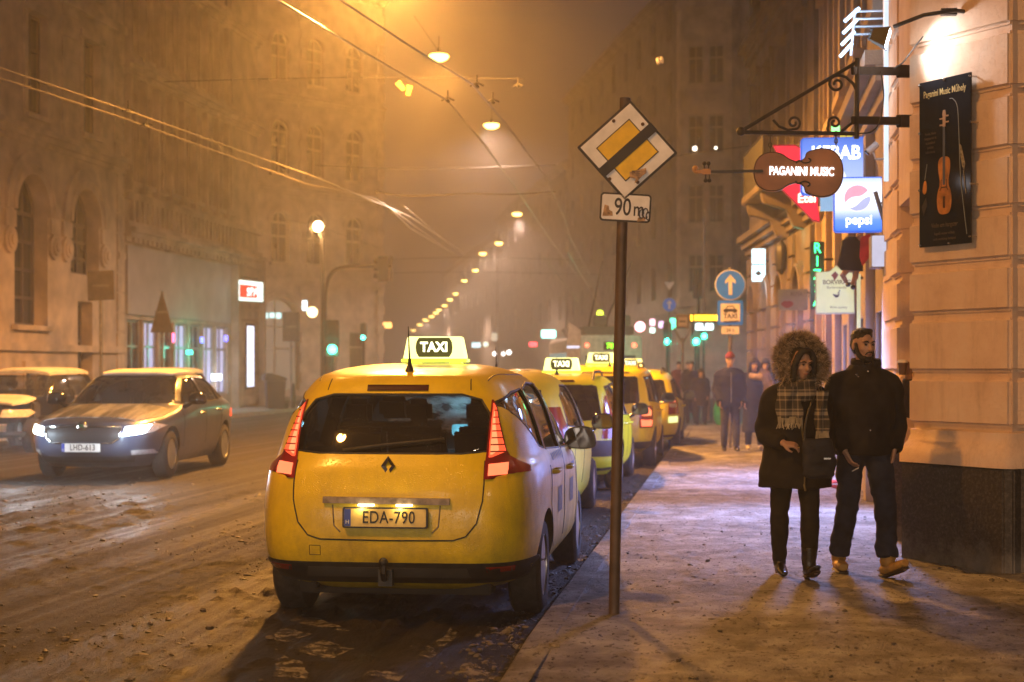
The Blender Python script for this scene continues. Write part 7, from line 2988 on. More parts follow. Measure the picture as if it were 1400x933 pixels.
def add_arm(mb, S, E_, W, r=(.052, .042, .030)):
    S, E_, W = Vector(S), Vector(E_), Vector(W)
    mb.tube([S, S.lerp(E_, .5), E_, E_.lerp(W, .45), W], [r[0], r[0] * .92, r[1], r[1] * .95, r[2]], 12)
    mb.ball(E_, r[1] * 1.02, 10, 8)


def add_leg(mb, Hp, K_, A, r=(.088, .058, .042)):
    Hp, K_, A = Vector(Hp), Vector(K_), Vector(A)
    mb.tube([Hp, Hp.lerp(K_, .5), K_, K_.lerp(A, .35), A], [r[0], r[0] * .86, r[1], r[1] * 1.02, r[2]], 14)
    mb.ball(K_, r[1] * 1.02, 12, 8)


def add_foot(mb, A, T, r=.028):
    A, T = Vector(A), Vector(T)
    h = A + (A - T) * .22
    mb.tube([Vector((h.x, h.y, T.z + .012 if h.z > T.z else h.z - .05)), Vector((A.x, A.y, A.z - .03)), A.lerp(T, .55) - Vector((0, 0, .015)), T], [(r * .8, r * .8), (r * .95, r * 1.0), (r * .95, r * .72), (r * .55, r * .45)], 12, True, (1, 0, 0))


def body(J, fem=False, f=1.0, vox=.006, hands=True):
    mb = MB()
    pv, ch, nk = Vector(J['pelvis']), Vector(J['chest']), Vector(J['neck'])
    wx = .155 if fem else .175
    mb.tube([pv - Vector((0, 0, .10)), pv, pv.lerp(ch, .45), ch, ch.lerp(nk, .6), nk],
            [(wx * .8, .09), (wx, .11), (wx * .84, .095), (wx * .98, .115), (wx * .85, .09), (.065, .065)], 20, True, (1, 0, 0))
    hm = head_m(J)
    add_tube(mb, [nk - Vector((0, 0, .04)), nk, hm @ Vector((0, .012, -.06))], [.06, .055, .05], None, 14)
    add_head(mb, hm, f, fem)
    for s in ('l', 'r'):
        add_arm(mb, J['sh_' + s], J['el_' + s], J['wr_' + s], (.046, .038, .027) if fem else (.054, .043, .031))
        add_leg(mb, J['hip_' + s], J['kn_' + s], J['an_' + s], (.085, .054, .038) if fem else (.090, .060, .044))
        add_foot(mb, J['an_' + s], J['toe_' + s])
        if hands and J.get('hand_' + s):
            d, pn, sd, curl = J['hand_' + s]
            add_hand(mb, Vector(J['wr_' + s]), d, pn, sd, curl, .92 if fem else 1.0)
    return mb, hm


def fur_strands(centers, count, ln, wd, rnd, bias=None):
    """thin tapering blades standing off a set of (point, normal)"""
    mb = MB()
    vs, fs = [], []
    for _ in range(count):
        p, n = rnd.choice(centers)
        d = (n + Vector((rnd.uniform(-.7, .7), rnd.uniform(-.7, .7), rnd.uniform(-.7, .7)))).normalized()
        if bias:
            d = (d + Vector(bias)).normalized()
        q = p + Vector((rnd.uniform(-.012, .012), rnd.uniform(-.012, .012), rnd.uniform(-.012, .012)))
        s = d.cross(Vector((rnd.uniform(-1, 1), rnd.uniform(-1, 1), rnd.uniform(-1, 1)))).normalized() * wd
        L = ln * rnd.uniform(.55, 1.25)
        bend = Vector((rnd.uniform(-.3, .3), rnd.uniform(-.3, .3), rnd.uniform(-.45, .2))) * L
        o = len(vs)
        vs += [q - s, q + s, q + d * L * .55 + s * .7 + bend * .2, q + d * L * .55 - s * .7 + bend * .2, q + d * L + bend * .6]
        fs += [(o, o + 1, o + 2, o + 3), (o + 3, o + 2, o + 4)]
    mb.add(vs, fs)
    return mb


rnd = random.Random(11)
# ---------------------------------------------------------------- woman in the fur hood
DW = 11.72
locW = ground_at(1088, DW)
W_ = dict(pelvis=(0, .02, .92), chest=(0, .02, 1.22), neck=(.0, .01, 1.40), head=(.030, -.055, 1.550), yaw=R(20), pitch=R(10), roll=R(2),
          sh_l=(-.165, .02, 1.335), el_l=(-.225, .06, 1.045), wr_l=(-.125, -.20, .985), hand_l=((.82, -.22, -.12), (.1, .5, -.85), -1, (.45, .55, .4)),
          sh_r=(.165, .02, 1.335), el_r=(.235, .07, 1.05), wr_r=(.20, -.10, .86), hand_r=((-.2, -.2, -.95), (-.9, 0, .1), 1, (.6, .7, .5)),
          hip_l=(-.085, .02, .90), kn_l=(-.115, .02, .48), an_l=(-.095, .15, .105), toe_l=(-.09, -.015, .03),
          hip_r=(.085, .02, .90), kn_r=(.085, -.10, .475), an_r=(.065, -.17, .10), toe_r=(.085, -.34, .075))
mb, hm = body(W_, True, .94)
woman = soft('person', mb, SKINM, None, .0058, 3, loc=locW, rot=(0, 0, TH))
tag(woman, 'woman in black coat with large fur hood and plaid scarf on the snowy pavement', 'person', None)
face_parts(woman, hm, .94)
mb = MB()
mb.ball((0, 0, 0), (.080, .088, .086), 18, 12, hm @ Matrix.Translation((0, .055, .036)))
for s in (-1, 1):
    add_tube(mb, [(s * .02, -.045, .112), (s * .066, -.050, .055), (s * .080, -.045, -.03), (s * .080, -.045, -.11), (s * .085, -.03, -.17)], [(.026, .014), (.027, .017), (.026, .020), (.026, .020), (.018, .015)], hm, 10)
mb.ball((0, 0, 0), (.050, .045, .022), 14, 10, hm @ Matrix.Translation((0, -.030, .106)))
soft('hair', mb, HAIRB, woman, .009, 3, .003, 40)
# coat
mb = MB()
mb.tube([(0, .02, .655), (0, .02, .75), (0, .02, .90), (0, .02, 1.05), (0, .02, 1.18), (0, .02, 1.29), (0, .02, 1.36), (.005, .01, 1.42)],
        [(.268, .19), (.262, .19), (.238, .175), (.205, .155), (.212, .16), (.215, .145), (.165, .12), (.09, .085)], 28, True, (1, 0, 0))
for s in ('l', 'r'):
    sg = -1 if s == 'l' else 1
    add_tube(mb, [(sg * .05, .02, 1.375), (sg * .13, .02, 1.345), Vector(W_['sh_' + s]) + Vector((sg * .02, 0, -.05)), Vector(W_['sh_' + s]).lerp(Vector(W_['el_' + s]), .5), W_['el_' + s], Vector(W_['el_' + s]).lerp(Vector(W_['wr_' + s]), .6), Vector(W_['el_' + s]).lerp(Vector(W_['wr_' + s]), 1.0)], [.05, .066, .076, .074, .068, .060, .052], None, 14)
coat = soft('coat', mb, COATB, woman, .012, 4, .010, 7, 3)
mb = MB()
add_tube(mb, [(.03, -.178, .66), (.035, -.172, .9), (.02, -.155, 1.06), (.01, -.15, 1.2)], [.006, .006, .006, .005], None, 6)
mb.tube([(.025, -.19, .69), (.03, -.20, .66), (.035, -.19, .645)], .008, 6)
mb.build('zip', M('dull_brass', (.30, .22, .10), .4, metal=.8), coat, 60)
mb = MB()
mb.lathe([(.012, 0), (.012, .006), (.004, .008)], 12, Matrix.Translation((-.075, -.172, 1.115)) @ Matrix.Rotation(R(90), 4, 'X'))
mb.build('button', CHROME, coat, 40)
# hood shell with the fur rim
mb = MB()
hc = Vector(W_['head']) + Vector((.0, .075, .025))
hf = Matrix.Translation(hc) @ Matrix.Rotation(R(14), 4, 'Z')
mb.ball((0, 0, 0), (.150, .125, .170), 20, 14, hf @ Matrix.Translation((0, .06, .0)))
cutb = MB()
cutb.ball((0, 0, 0), (.132, .24, .155), 18, 12, hf @ Matrix.Translation((0, -.10, .0)))
m1 = apply_mods(mb.mesh('h'), [('REMESH', dict(mode='VOXEL', voxel_size=.012))])
co = bpy.data.objects.new('cut', cutb.mesh('c'))
C.objects.link(co)
me = apply_mods(m1, [('BOOLEAN', dict(operation='DIFFERENCE', solver='EXACT', object=co))])
bpy.data.objects.remove(co)
hood = link('hood', me, COATB, coat, 60)
ring = []
tor = MB()
for i in range(72):
    a = 2 * math.pi * i / 72
    c_ = hf @ Vector((.166 * math.cos(a), -.035 + .03 * math.sin(a), .166 * math.sin(a) - .004))
    tg = (hf.to_3x3() @ Vector((-math.sin(a), 0, math.cos(a)))).normalized()
    for j in range(10):
        b = 2 * math.pi * j / 10
        rad = (hf.to_3x3() @ Vector((math.cos(a), 0, math.sin(a)))).normalized()
        fw = (hf.to_3x3() @ Vector((0, -1, 0))).normalized()
        n_ = rad * math.cos(b) + fw * math.sin(b)
        ring.append((c_ + n_ * .032, n_))
tp_ = [hf @ Vector((.166 * math.cos(a), -.035 + .03 * math.sin(a), .166 * math.sin(a) - .004)) for a in np.linspace(0, 2 * math.pi, 49)]
tor.tube(tp_, .038, 12)
fr_ = soft('fur_trim', tor, FURM, coat, .011, 2, .010, 26)
fs_ = fur_strands(ring, 4600, .050, .0020, rnd)
o = fs_.build('fur_hair', FURT, fr_)
o2 = fur_strands(ring, 3800, .044, .0026, rnd).build('fur_underhair', FURM, fr_)


# plaid scarf
def mat_plaid():
    m, nt, b, N, L = node_mat('plaid_wool')
    tc = N.new('ShaderNodeTexCoord')
    sx = N.new('ShaderNodeSeparateXYZ')
    L.new(tc.outputs['Object'], sx.inputs[0])

    def stripes(sock, scale, stops):
        mm = N.new('ShaderNodeMath')
        mm.operation = 'MULTIPLY'
        mm.inputs[1].default_value = scale
        L.new(sock, mm.inputs[0])
        fr = N.new('ShaderNodeMath')
        fr.operation = 'FRACT'
        L.new(mm.outputs[0], fr.inputs[0])
        r_ = ramp(nt, fr.outputs[0], stops)
        r_.node.color_ramp.interpolation = 'CONSTANT'
        return r_
    a = stripes(sx.outputs['Z'], 7.2, [(0, (.035, .03, .03)), (.28, (.30, .24, .17)), (.36, (.05, .04, .04)), (.52, (.42, .35, .26)), (.70, (.10, .085, .075)), (.80, (.36, .29, .21)), (.86, (.05, .045, .04))])
    c = stripes(sx.outputs['X'], 11, [(0, (.05, .045, .04)), (.35, (.34, .27, .19)), (.45, (.09, .075, .065)), (.75, (.38, .31, .22)), (.85, (.06, .05, .045))])
    L.new(mixc(nt, .42, a, c), b.inputs['Base Color'])
    b.inputs['Roughness'].default_value = .95
    bump(nt, b, noise(nt, 260, 2), .6, .004)
    return m


PLAID = mat_plaid()
mb = MB()
nk = Vector(W_['neck'])
for k, (dz, r0, r1, th) in enumerate(((.0, .115, .105, .045), (.045, .100, .095, .042), (-.045, .135, .12, .045))):
    pts = [(nk.x + .01 + r0 * math.cos(a), nk.y - .035 + r1 * math.sin(a), nk.z - .025 + dz + .018 * math.sin(a * 1.0 + k) - .02 * math.cos(a + 1.57)) for a in np.linspace(0, 2 * math.pi, 21)]
    mb.tube(pts, [(th, th * .75)] * 21, 10, True, (0, 0, 1))
scarf = soft('scarf', mb, PLAID, woman, .009, 3, .009, 16)


def hang(x0, x1, ztop, zbot, y, name):
    mb = MB()
    P = []
    n = 9
    for i in range(14):
        t = i / 13
        z = ztop + (zbot - ztop) * t
        row = []
        for j in range(n + 1):
            u = j / n
            x = x0 + (x1 - x0) * u + .010 * math.sin(t * 7 + u * 2)
            row.append((x, y - .022 * math.sin(u * math.pi) + .014 * math.sin(u * 9 + t * 3) - .015 * t, z))
        P.append(row)
    mb.grid(P, True)
    Q = [[(p[0], p[1] + .018, p[2]) for p in r_] for r_ in P]
    mb.grid(Q)
    edge = P[0] + [r_[-1] for r_ in P[1:]] + P[-1][-2::-1] + [r_[0] for r_ in P[-2:0:-1]]
    edge.append(edge[0])
    mb.grid([edge, [(p[0], p[1] + .018, p[2]) for p in edge]])
    o = mb.build(name, PLAID, scarf, 60)
    fm = MB()
    for k in range(26):
        x = x0 + (x1 - x0) * (k + .5) / 26
        L = .075 * rnd.uniform(.8, 1.15)
        yy = y - .012 - .015
        fm.tube([(x, yy, zbot + .01), (x + rnd.uniform(-.008, .008), yy - .006, zbot - L * .5), (x + rnd.uniform(-.014, .014), yy + rnd.uniform(-.01, .01), zbot - L)], .0038, 5)
    fm.build('fringe', M('wool_fringe', (.38, .32, .22), .9, var=.3), scarf)


hang(-.165, .012, 1.39, 1.165, -.165, 'scarf_end')
hang(.115, .205, 1.36, 1.06, -.150, 'scarf_end')
# legs, ankle boots, handbag
mb = MB()
for s in ('l', 'r'):
    H_, K2, A2 = Vector(W_['hip_' + s]), Vector(W_['kn_' + s]), Vector(W_['an_' + s])
    add_leg(mb, H_, K2, A2, (.098, .068, .050))
mb.ball((0, .02, .90), (.16, .12, .12), 14, 10)
soft('leggings', mb, LEGB, woman, .010, 3, .004, 14)
for s, lift in (('l', 0), ('r', 1)):
    A2, T2 = Vector(W_['an_' + s]), Vector(W_['toe_' + s])
    mb = MB()
    fw = Vector((T2.x - A2.x, T2.y - A2.y, 0)).normalized()
    heel = A2 - fw * .05
    mb.tube([A2 + Vector((0, 0, .14)), A2 + Vector((0, 0, .03)), A2 + fw * .01 - Vector((0, 0, .03))], [.056, .050, .048], 14)
    if s == 'r':
        pts = [heel + Vector((0, 0, -.045)), A2 + fw * .06 + Vector((0, 0, -.035)), A2 + fw * .13 + Vector((0, 0, -.008)), A2 + fw * .20 + Vector((0.004, 0, .022))]
    else:
        pts = [heel + Vector((0, 0, -.03)), A2 + fw * .06 + Vector((0, 0, -.045)), A2 + fw * .13 + Vector((0, 0, -.072)), A2 + fw * .185 + Vector((0, 0, -.082))]
    mb.tube(pts, [(.036, .030), (.042, .030), (.040, .024), (.024, .014)], 14, True, (1, 0, 0))
    bo = soft('ankle_boot', mb, BLKLEATHER, woman, .008, 2)
    mb = MB()
    hb0 = heel + Vector((0, 0, -.055))
    mb.tube([hb0, Vector((hb0.x, hb0.y - .004, .004 if s == 'l' else hb0.z - .045))], [.026, .019], 10)
    if s == 'r':
        sp2 = [p_ - Vector((0, 0, .032)) + fw * .0 for p_ in pts]
        mb.tube(sp2, [(.034, .008), (.041, .008), (.039, .008), (.022, .006)], 12, True, (1, 0, 0))
    mb.build('heel', SOLE, bo, 50)
bag = thing('handbag', 'dark soft handbag hanging at the front of the woman in the fur hood', 'handbag', locW, TH)
mb = MB()
mb.tube([(.115, -.225, 1.02), (.115, -.235, .98), (.12, -.245, .86), (.12, -.24, .76), (.12, -.235, .74)], [(.10, .015), (.115, .025), (.125, .035), (.115, .03), (.10, .018)], 20, True, (1, 0, 0))
soft('bag_body', mb, cloth_mat('bag_cloth', (.020, .021, .030), .6), bag, .010, 3, .006, 14)
mb = MB()
mb.tube(smooth_path([(.02, -.235, 1.0), (.04, -.20, 1.15), (.09, -.165, 1.28), (.14, -.10, 1.37)], 4), [(.010, .004)] * 13, 8, True, (1, 0, 0))
mb.build('strap', BLKLEATHER, bag, 60)
mb = MB()
mb.cbox((.17, -.302, .88), (.05, .006, .012))
mb.build('clasp', CHROME, bag)
mb = MB()
hw_ = Vector(W_['wr_l'])
mb.lathe([(.0105, -.003), (.0105, .003), (.0085, .003), (.0085, -.003)], 14, Matrix.Translation(hw_ + Vector((.10, -.045, -.025))) @ Matrix.Rotation(R(75), 4, 'Y'), True)
mb.build('ring', M('gold_ring', (.8, .5, .15), .2, metal=1), woman, 60)

# ---------------------------------------------------------------- man with beard and tan boots
DM = 11.85
locM = ground_at(1182, DM)
M_ = dict(pelvis=(0, .02, .98), chest=(0, .02, 1.32), neck=(.0, .01, 1.525), head=(-.015, -.025, 1.690), yaw=R(20), pitch=R(5),
          sh_l=(-.178, .02, 1.425), el_l=(-.262, .05, 1.13), wr_l=(-.165, -.10, .915), hand_l=((.42, -.22, -.86), (.85, .10, .35), -1, (.35, .45, .35)),
          sh_r=(.178, .02, 1.425), el_r=(.255, .08, 1.13), wr_r=(.205, -.06, .925), hand_r=((-.15, .05, -.95), (-.9, .2, 0), 1, (.5, .6, .5)),
          hip_l=(-.095, .02, .93), kn_l=(-.125, .0, .52), an_l=(-.150, .20, .115), toe_l=(-.155, .02, .03),
          hip_r=(.095, .02, .93), kn_r=(.125, -.12, .52), an_r=(.13, -.17, .125), toe_r=(.215, -.35, .085))
mb, hm = body(M_, False, 1.0)
man = soft('person', mb, SKINM, None, .0060, 3, loc=locM, rot=(0, 0, TH))
tag(man, 'bearded man in black jacket, jeans and tan boots beside the fur hooded woman', 'person')
face_parts(man, hm, 1.0, True)
mb = MB()
mb.ball((0, 0, 0), (.0755, .092, .066), 20, 14, hm @ Matrix.Translation((0, .028, .060)))
mb.ball((0, 0, 0), (.076, .07, .09), 18, 12, hm @ Matrix.Translation((0, .045, .01)))
mb.ball((0, 0, 0), (.054, .040, .022), 16, 10, hm @ Matrix.Translation((0, -.030, .108)))
soft('hair', mb, HAIRB, man, .008, 2, .005, 45)
mb = MB()
mb.ball((0, 0, 0), (.046, .044, .036), 18, 12, hm @ Matrix.Translation((0, -.046, -.094)))
for s in (-1, 1):
    add_tube(mb, [(s * .070, -.008, .02), (s * .066, -.022, -.035), (s * .052, -.045, -.078), (s * .028, -.070, -.098)], [(.012, .014), (.015, .018), (.020, .022), (.020, .020)], hm, 10)
    add_tube(mb, [(s * .004, -.098, -.044), (s * .020, -.092, -.049), (s * .031, -.080, -.066)], [.0065, .0068, .006], hm, 8)
soft('beard', mb, HAIRB, man, .006, 2, .003, 60)
mb = MB()
mb.tube([(0, .02, .885), (0, .02, .95), (0, .02, 1.06), (0, .02, 1.20), (0, .02, 1.34), (0, .02, 1.42), (0, .02, 1.49), (.0, .01, 1.56)],
        [(.215, .165), (.220, .17), (.222, .17), (.222, .172), (.222, .172), (.200, .150), (.145, .120), (.090, .090)], 28, True, (1, 0, 0))
for s in ('l', 'r'):
    sg = -1 if s == 'l' else 1
    add_tube(mb, [(sg * .06, .02, 1.475), (sg * .14, .02, 1.445), Vector(M_['sh_' + s]) + Vector((sg * .025, 0, -.045)), Vector(M_['sh_' + s]).lerp(Vector(M_['el_' + s]), .5), M_['el_' + s], Vector(M_['el_' + s]).lerp(Vector(M_['wr_' + s]), .6), Vector(M_['el_' + s]).lerp(Vector(M_['wr_' + s]), 1.03)], [.055, .074, .085, .086, .080, .068, .056], None, 14)
add_tube(mb, [(-.10, .02, 1.50), (0, .075, 1.545), (.10, .02, 1.50)], [.05, .05, .05], None, 10)
jk = soft('jacket', mb, COATB, man, .012, 3, .012, 6, 8)
mb = MB()
pts = [(.012 + .098 * math.cos(a), .012 + .095 * math.sin(a), 1.565 + .012 * math.sin(a)) for a in np.linspace(R(-75), R(255), 18)]
mb.tube(pts, [(.030, .016)] * 18, 10, True, (0, 0, 1))
soft('collar', mb, COATB, jk, .009, 2, .003, 20)
mb = MB()
for x, z in ((.0, 1.50), (.005, 1.07), (-.085, 1.475), (-.072, 1.46)):
    mb.ball((x, -.162 if z < 1.3 else -.115, z), .008, 8, 6)
mb.build('snap', CHROME, jk, 60)
mb = MB()
for s in ('l', 'r'):
    H_, K2, A2 = Vector(M_['hip_' + s]), Vector(M_['kn_' + s]), Vector(M_['an_' + s])
    mb.tube([H_, H_.lerp(K2, .5), K2, A2.lerp(K2, .5), A2.lerp(K2, .24), A2.lerp(K2, .07)], [.105, .095, .080, .077, .080, .078], 16)
mb.ball((0, .02, .95), (.175, .135, .12), 16, 10)
soft('jeans', mb, JEANS, man, .010, 2, .009, 11, 5)
for s in ('l', 'r'):
    A2, T2 = Vector(M_['an_' + s]), Vector(M_['toe_' + s])
    fw = Vector((T2.x - A2.x, T2.y - A2.y, 0)).normalized()
    up = Vector((0, 0, 1))
    lift = .055 if s == 'r' else 0
    z0 = .03
    mb = MB()
    mb.tube([A2 + up * .085, A2 + up * .03, A2 - up * .03], [(.062, .062), (.056, .058), (.055, .060)], 16)
    heel = Vector((A2.x, A2.y, 0)) - fw * .055
    pts = [heel + up * .055, heel + fw * .06 + up * .058, heel + fw * .13 + up * (.062 + lift * .35), heel + fw * .20 + up * (.058 + lift * .9), heel + fw * .255 + up * (.052 + lift * 1.5)]
    mb.tube(pts, [(.042, .036), (.048, .042), (.050, .040), (.050, .036), (.036, .028)], 16, True, tuple(fw.cross(up)))
    bt = soft('boot', mb, TANB, man, .008, 2, .002, 30)
    mb = MB()
    sp2 = [p_ - up * .038 for p_ in pts]
    mb.tube(sp2, [(.044, .014), (.050, .013), (.053, .013), (.053, .013), (.038, .012)], 14, True, tuple(fw.cross(up)))
    mb.build('sole', SOLE, bt, 50)
    mb = MB()
    for k in range(4):
        c_ = A2 + fw * (.052 + .012 * k) + up * (.055 - .028 * k)
        sd = fw.cross(up) * .028
        mb.tube([c_ - sd, c_ + fw * .008, c_ + sd + up * .012], .0035, 6)
    mb.build('lace', M('lace_tan', (.30, .18, .06), .7), bt, 60)
    mb = MB()
    mb.tube([A2 + up * .078, A2 + up * .10], [.064, .060], 16)
    mb.build('collar', M('boot_collar', (.10, .055, .03), .7), bt, 50)
cg = MB()
hp = Vector(M_['wr_l']) + Vector((.42, -.22, -.86)).normalized() * .135 + Vector((.03, -.02, 0))
cg.tube([hp, hp + Vector((-.055, -.05, -.02))], .0048, 8)
o = cg.build('cigarette', M('cigarette_paper', (.85, .82, .76), .6), None, 60, loc=locM, rot=(0, 0, TH))
tag(o, 'white cigarette between the fingers of the bearded man', 'cigarette')


# ---------------------------------------------------------------- people further up the pavement
def walker(label, px, D, H=1.75, fem=False, coat=(.02, .02, .03), hem=.80, legs=(.02, .02, .03), hat=None, hair=True, face=True, skin=SKINP, stride=.12, wx=.21, rot=0.0, group=None, extra_=None, shoes=None):
    k = H / 1.75
    J = dict(pelvis=(0, .02, .93 * k), chest=(0, .02, 1.27 * k), neck=(0, .01, 1.46 * k), head=(0, -.02, 1.62 * k), yaw=0, pitch=R(8),
             sh_l=(-.18 * k, .02, 1.40 * k), el_l=(-.25 * k, .06, 1.10 * k), wr_l=(-.19 * k, -.08, .90 * k), sh_r=(.18 * k, .02, 1.40 * k), el_r=(.25 * k, .06, 1.10 * k), wr_r=(.19 * k, -.08, .90 * k),
             hip_l=(-.09, .02, .9 * k), kn_l=(-.10, -.02, .5 * k), an_l=(-.10, stride * .6, .10), toe_l=(-.11, stride * .6 - .17, .03),
             hip_r=(.09, .02, .9 * k), kn_r=(.10, -.06, .5 * k), an_r=(.10, -stride, .10), toe_r=(.11, -stride - .17, .04))
    J['hand_l'] = ((0, -.1, -1), (.9, 0, 0), -1, (.4, .4, .4))
    J['hand_r'] = ((0, -.1, -1), (-.9, 0, 0), 1, (.4, .4, .4))
    mb, hm = body(J, fem, .98, .012)
    loc = ground_at(px, D)
    p = soft('person', mb, skin, None, .012, 2, loc=loc, rot=(0, 0, TH + rot))
    tag(p, label, 'person', group)
    cm = cloth_mat('coat_%d_%d_%d' % tuple(int(1000 * c) for c in coat), coat)
    lm = cloth_mat('legs_%d_%d_%d' % tuple(int(1000 * c) for c in legs), legs)
    mb = MB()
    mb.tube([(0, .02, hem * k), (0, .02, (hem + .1) * k), (0, .02, 1.05 * k), (0, .02, 1.25 * k), (0, .02, 1.37 * k), (0, .02, 1.44 * k), (0, .01, 1.50 * k)],
            [(wx * (1.12 if hem < .6 else 1.0), .17), (wx * (1.1 if hem < .6 else 1.0), .17), (wx * .95, .155), (wx, .16), (wx * .98, .14), (wx * .72, .115), (.075, .075)], 20, True, (1, 0, 0))
    for s in ('l', 'r'):
        sg = -1 if s == 'l' else 1
        add_tube(mb, [(sg * .05, .02, 1.45 * k), (sg * .13, .02, 1.42 * k), Vector(J['sh_' + s]) + Vector((sg * .02, 0, -.04)), Vector(J['sh_' + s]).lerp(Vector(J['el_' + s]), .5), J['el_' + s], Vector(J['el_' + s]).lerp(Vector(J['wr_' + s]), 1.05)], [.05, .068, .080, .074, .068, .055], None, 12)
    soft('coat', mb, cm, p, .018, 3, .008, 8, px % 9)
    mb = MB()
    for s in ('l', 'r'):
        add_leg(mb, J['hip_' + s], J['kn_' + s], J['an_' + s], (.10, .072, .058))
    soft('trousers', mb, lm, p, .015, 2)
    for s in ('l', 'r'):
        mb = MB()
        add_foot(mb, J['an_' + s], J['toe_' + s], .052)
        soft('shoe', mb, shoes or BLKLEATHER, p, .014, 2)
    if face:
        face_parts(p, hm, .98)
    if hat:
        mb = MB()
        mb.ball((0, 0, 0), (.092, .105, .075), 16, 10, hm @ Matrix.Translation((0, .015, .075)))
        mb.tube([hm @ Vector((0, .015, .045)), hm @ Vector((0, .015, .075))], [(.094, .107), (.095, .108)], 18, True, (1, 0, 0))
        mb.ball((0, 0, 0), (.07, .08, .05), 12, 8, hm @ Matrix.Translation((0, .018, .112)))
        soft('knit_cap', mb, cloth_mat('cap_red', hat), p, .012, 2, .004, 30)
    elif hair:
        mb = MB()
        mb.ball((0, 0, 0), (.085, .10, .085), 16, 10, hm @ Matrix.Translation((0, .028, .05)))
        if fem:
            for s in (-1, 1):
                add_tube(mb, [(s * .03, -.06, .09), (s * .078, -.03, .02), (s * .088, -.01, -.10), (s * .10, -.03, -.22), (s * .09, -.05, -.30)], [.03, .03, .038, .04, .025], hm, 10)
            mb.ball((0, 0, 0), (.06, .03, .025), 12, 8, hm @ Matrix.Translation((0, -.07, .065)))
            mb.ball((0, 0, 0), (.10, .06, .16), 12, 8, hm @ Matrix.Translation((0, .06, -.08)))
        soft('hair', mb, HAIRB, p, .012, 2, .006, 30)
    return p, J, hm


GRP = 'pedestrians far up the pavement'
p, J, hm = walker('man in a dark red knit cap and dark zipped jacket walking with hands low', 998, 29.4, 1.80, False, (.018, .02, .03), .80, (.05, .052, .066), (.13, .02, .02), wx=.25)
mb = MB()
mb.tube([(0, -.155, .9), (0, -.16, 1.2), (0, -.13, 1.45)], .006, 6)
mb.tube([(0, -.165, 1.38), (0, -.16, 1.33)], .012, 6)
mb.build('zip', CHROME, p, 60)
p, J, hm = walker('dark haired woman in a long dark coat with a beige shawl over one shoulder', 1031, 29.9, 1.72, True, (.02, .022, .035), .34, (.02, .02, .025), wx=.20, shoes=M('pale_shoe', (.45, .42, .38), .6))
mb = MB()
mb.tube([(.06, -.03, 1.44), (.16, -.02, 1.38), (.235, -.02, 1.22), (.25, -.03, 1.0), (.24, -.03, .82)], [(.06, .12), (.09, .15), (.075, .14), (.06, .12), (.045, .10)], 14, True, (0, 1, 0))
add_tube(mb, [(-.10, -.08, 1.40), (0, -.14, 1.36), (.12, -.13, 1.34)], [.05, .06, .06], None, 10)
soft('shawl', mb, cloth_mat('beige_shawl', (.36, .27, .19)), p, .016, 3, .012, 12)
walker('person in dark clothes mostly hidden behind the woman with the beige shawl', 1046, 31.5, 1.72, True, (.03, .025, .025), .6, wx=.2)
walker('dark hooded figure standing left of the bollards', 945, 44, 1.72, False, (.016, .016, .022), .7, hair=True, face=False, stride=.05, group=GRP)
walker('figure in a dark red coat by the bus stop pole', 928, 50, 1.74, False, (.10, .022, .025), .75, face=False, stride=.05, group=GRP)
walker('dark figure close beside the pole of the bus stop panel', 941, 52, 1.76, False, (.02, .02, .028), .6, face=False, stride=.08, group=GRP, rot=.6)
walker('figure with pale scarf seated low among the far pedestrians', 958, 43, 1.50, True, (.03, .028, .035), .6, face=False, stride=.04, group=GRP)

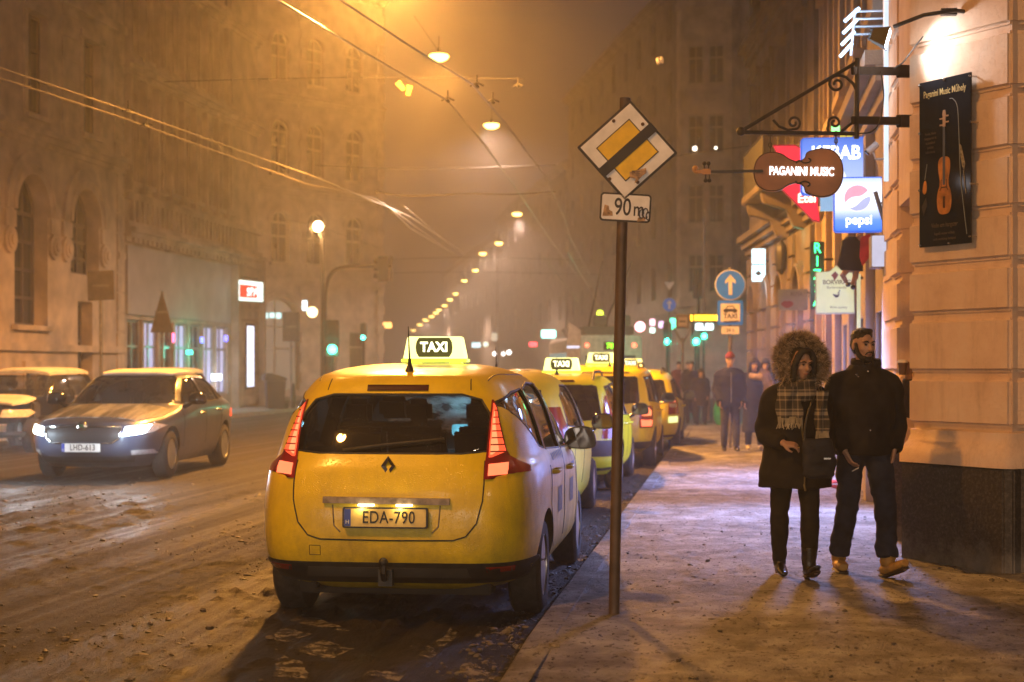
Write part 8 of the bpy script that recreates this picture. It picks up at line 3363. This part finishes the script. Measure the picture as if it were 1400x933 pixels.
# ---------------------------------------------------------------- someone in the doorway, hand with a paper cup
locC = Vector((1.925, 14.0, 0))
Cc = dict(pelvis=(0, .02, .96), chest=(0, .02, 1.30), neck=(0, .01, 1.50), head=(0, -.02, 1.66), yaw=0, pitch=R(5),
          sh_l=(-.19, .0, 1.43), el_l=(-.16, -.40, 1.16), wr_l=(-.13, -.42, 1.46), hand_l=((.0, -.18, .75), (.75, -.35, 0), 1, (.55, .7, .5)),
          sh_r=(.19, .02, 1.43), el_r=(.24, .06, 1.12), wr_r=(.2, -.06, .9), hand_r=((0, -.1, -1), (-.9, 0, 0), 1, (.5, .5, .5)),
          hip_l=(-.09, .02, .92), kn_l=(-.10, .0, .5), an_l=(-.10, .03, .10), toe_l=(-.11, -.14, .03), hip_r=(.09, .02, .92), kn_r=(.10, .0, .5), an_r=(.10, .03, .10), toe_r=(.11, -.14, .03))
mb, hm = body(Cc)
pc = soft('person', mb, M('skin_brown', (.22, .12, .08), .5, var=.1), None, .007, 2, loc=locC, rot=(0, 0, R(-90)))
tag(pc, 'person hidden in the doorway, only dark sleeve and hand with cup showing', 'person')
mb = MB()
mb.tube([(0, .02, .62), (0, .02, .9), (0, .02, 1.2), (0, .02, 1.38), (0, .02, 1.47), (0, .01, 1.53)], [(.22, .15), (.21, .15), (.21, .15), (.22, .14), (.17, .12), (.09, .085)], 20, True, (1, 0, 0))
for s in ('l', 'r'):
    add_tube(mb, [Cc['sh_' + s], Vector(Cc['sh_' + s]).lerp(Vector(Cc['el_' + s]), .5), Cc['el_' + s], Vector(Cc['el_' + s]).lerp(Vector(Cc['wr_' + s]), .9)], [.085, .08, .075, .055], None, 12)
soft('coat', mb, COATB, pc, .014, 3, .008, 9)
mb = MB()
for s in ('l', 'r'):
    add_leg(mb, Cc['hip_' + s], Cc['kn_' + s], Cc['an_' + s], (.10, .075, .06))
soft('trousers', mb, JEANS, pc, .014, 2)
for s in ('l', 'r'):
    mb = MB()
    add_foot(mb, Cc['an_' + s], Cc['toe_' + s], .052)
    soft('shoe', mb, BLKLEATHER, pc, .012, 2)
cup = thing('paper_cup', 'paper coffee cup with white lid held out from the doorway', 'cup', (0, 0, 0))
cw = Matrix.Translation(locC) @ Matrix.Rotation(R(-90), 4, 'Z') @ Vector((-.085, -.475, 1.525))
cup.location = cw
mb = MB()
mb.lathe([(.028, -.06), (.040, .045), (.036, .045), (.026, -.055)], 20)
mb.build('cup_body', M('cup_brown', (.10, .06, .04), .6), cup, 40)
mb = MB()
mb.lathe([(.043, .044), (.043, .054), (.037, .058), (.034, .070), (.02, .071)], 20)
mb.build('lid', M('lid_white', (.8, .79, .76), .4), cup, 40)
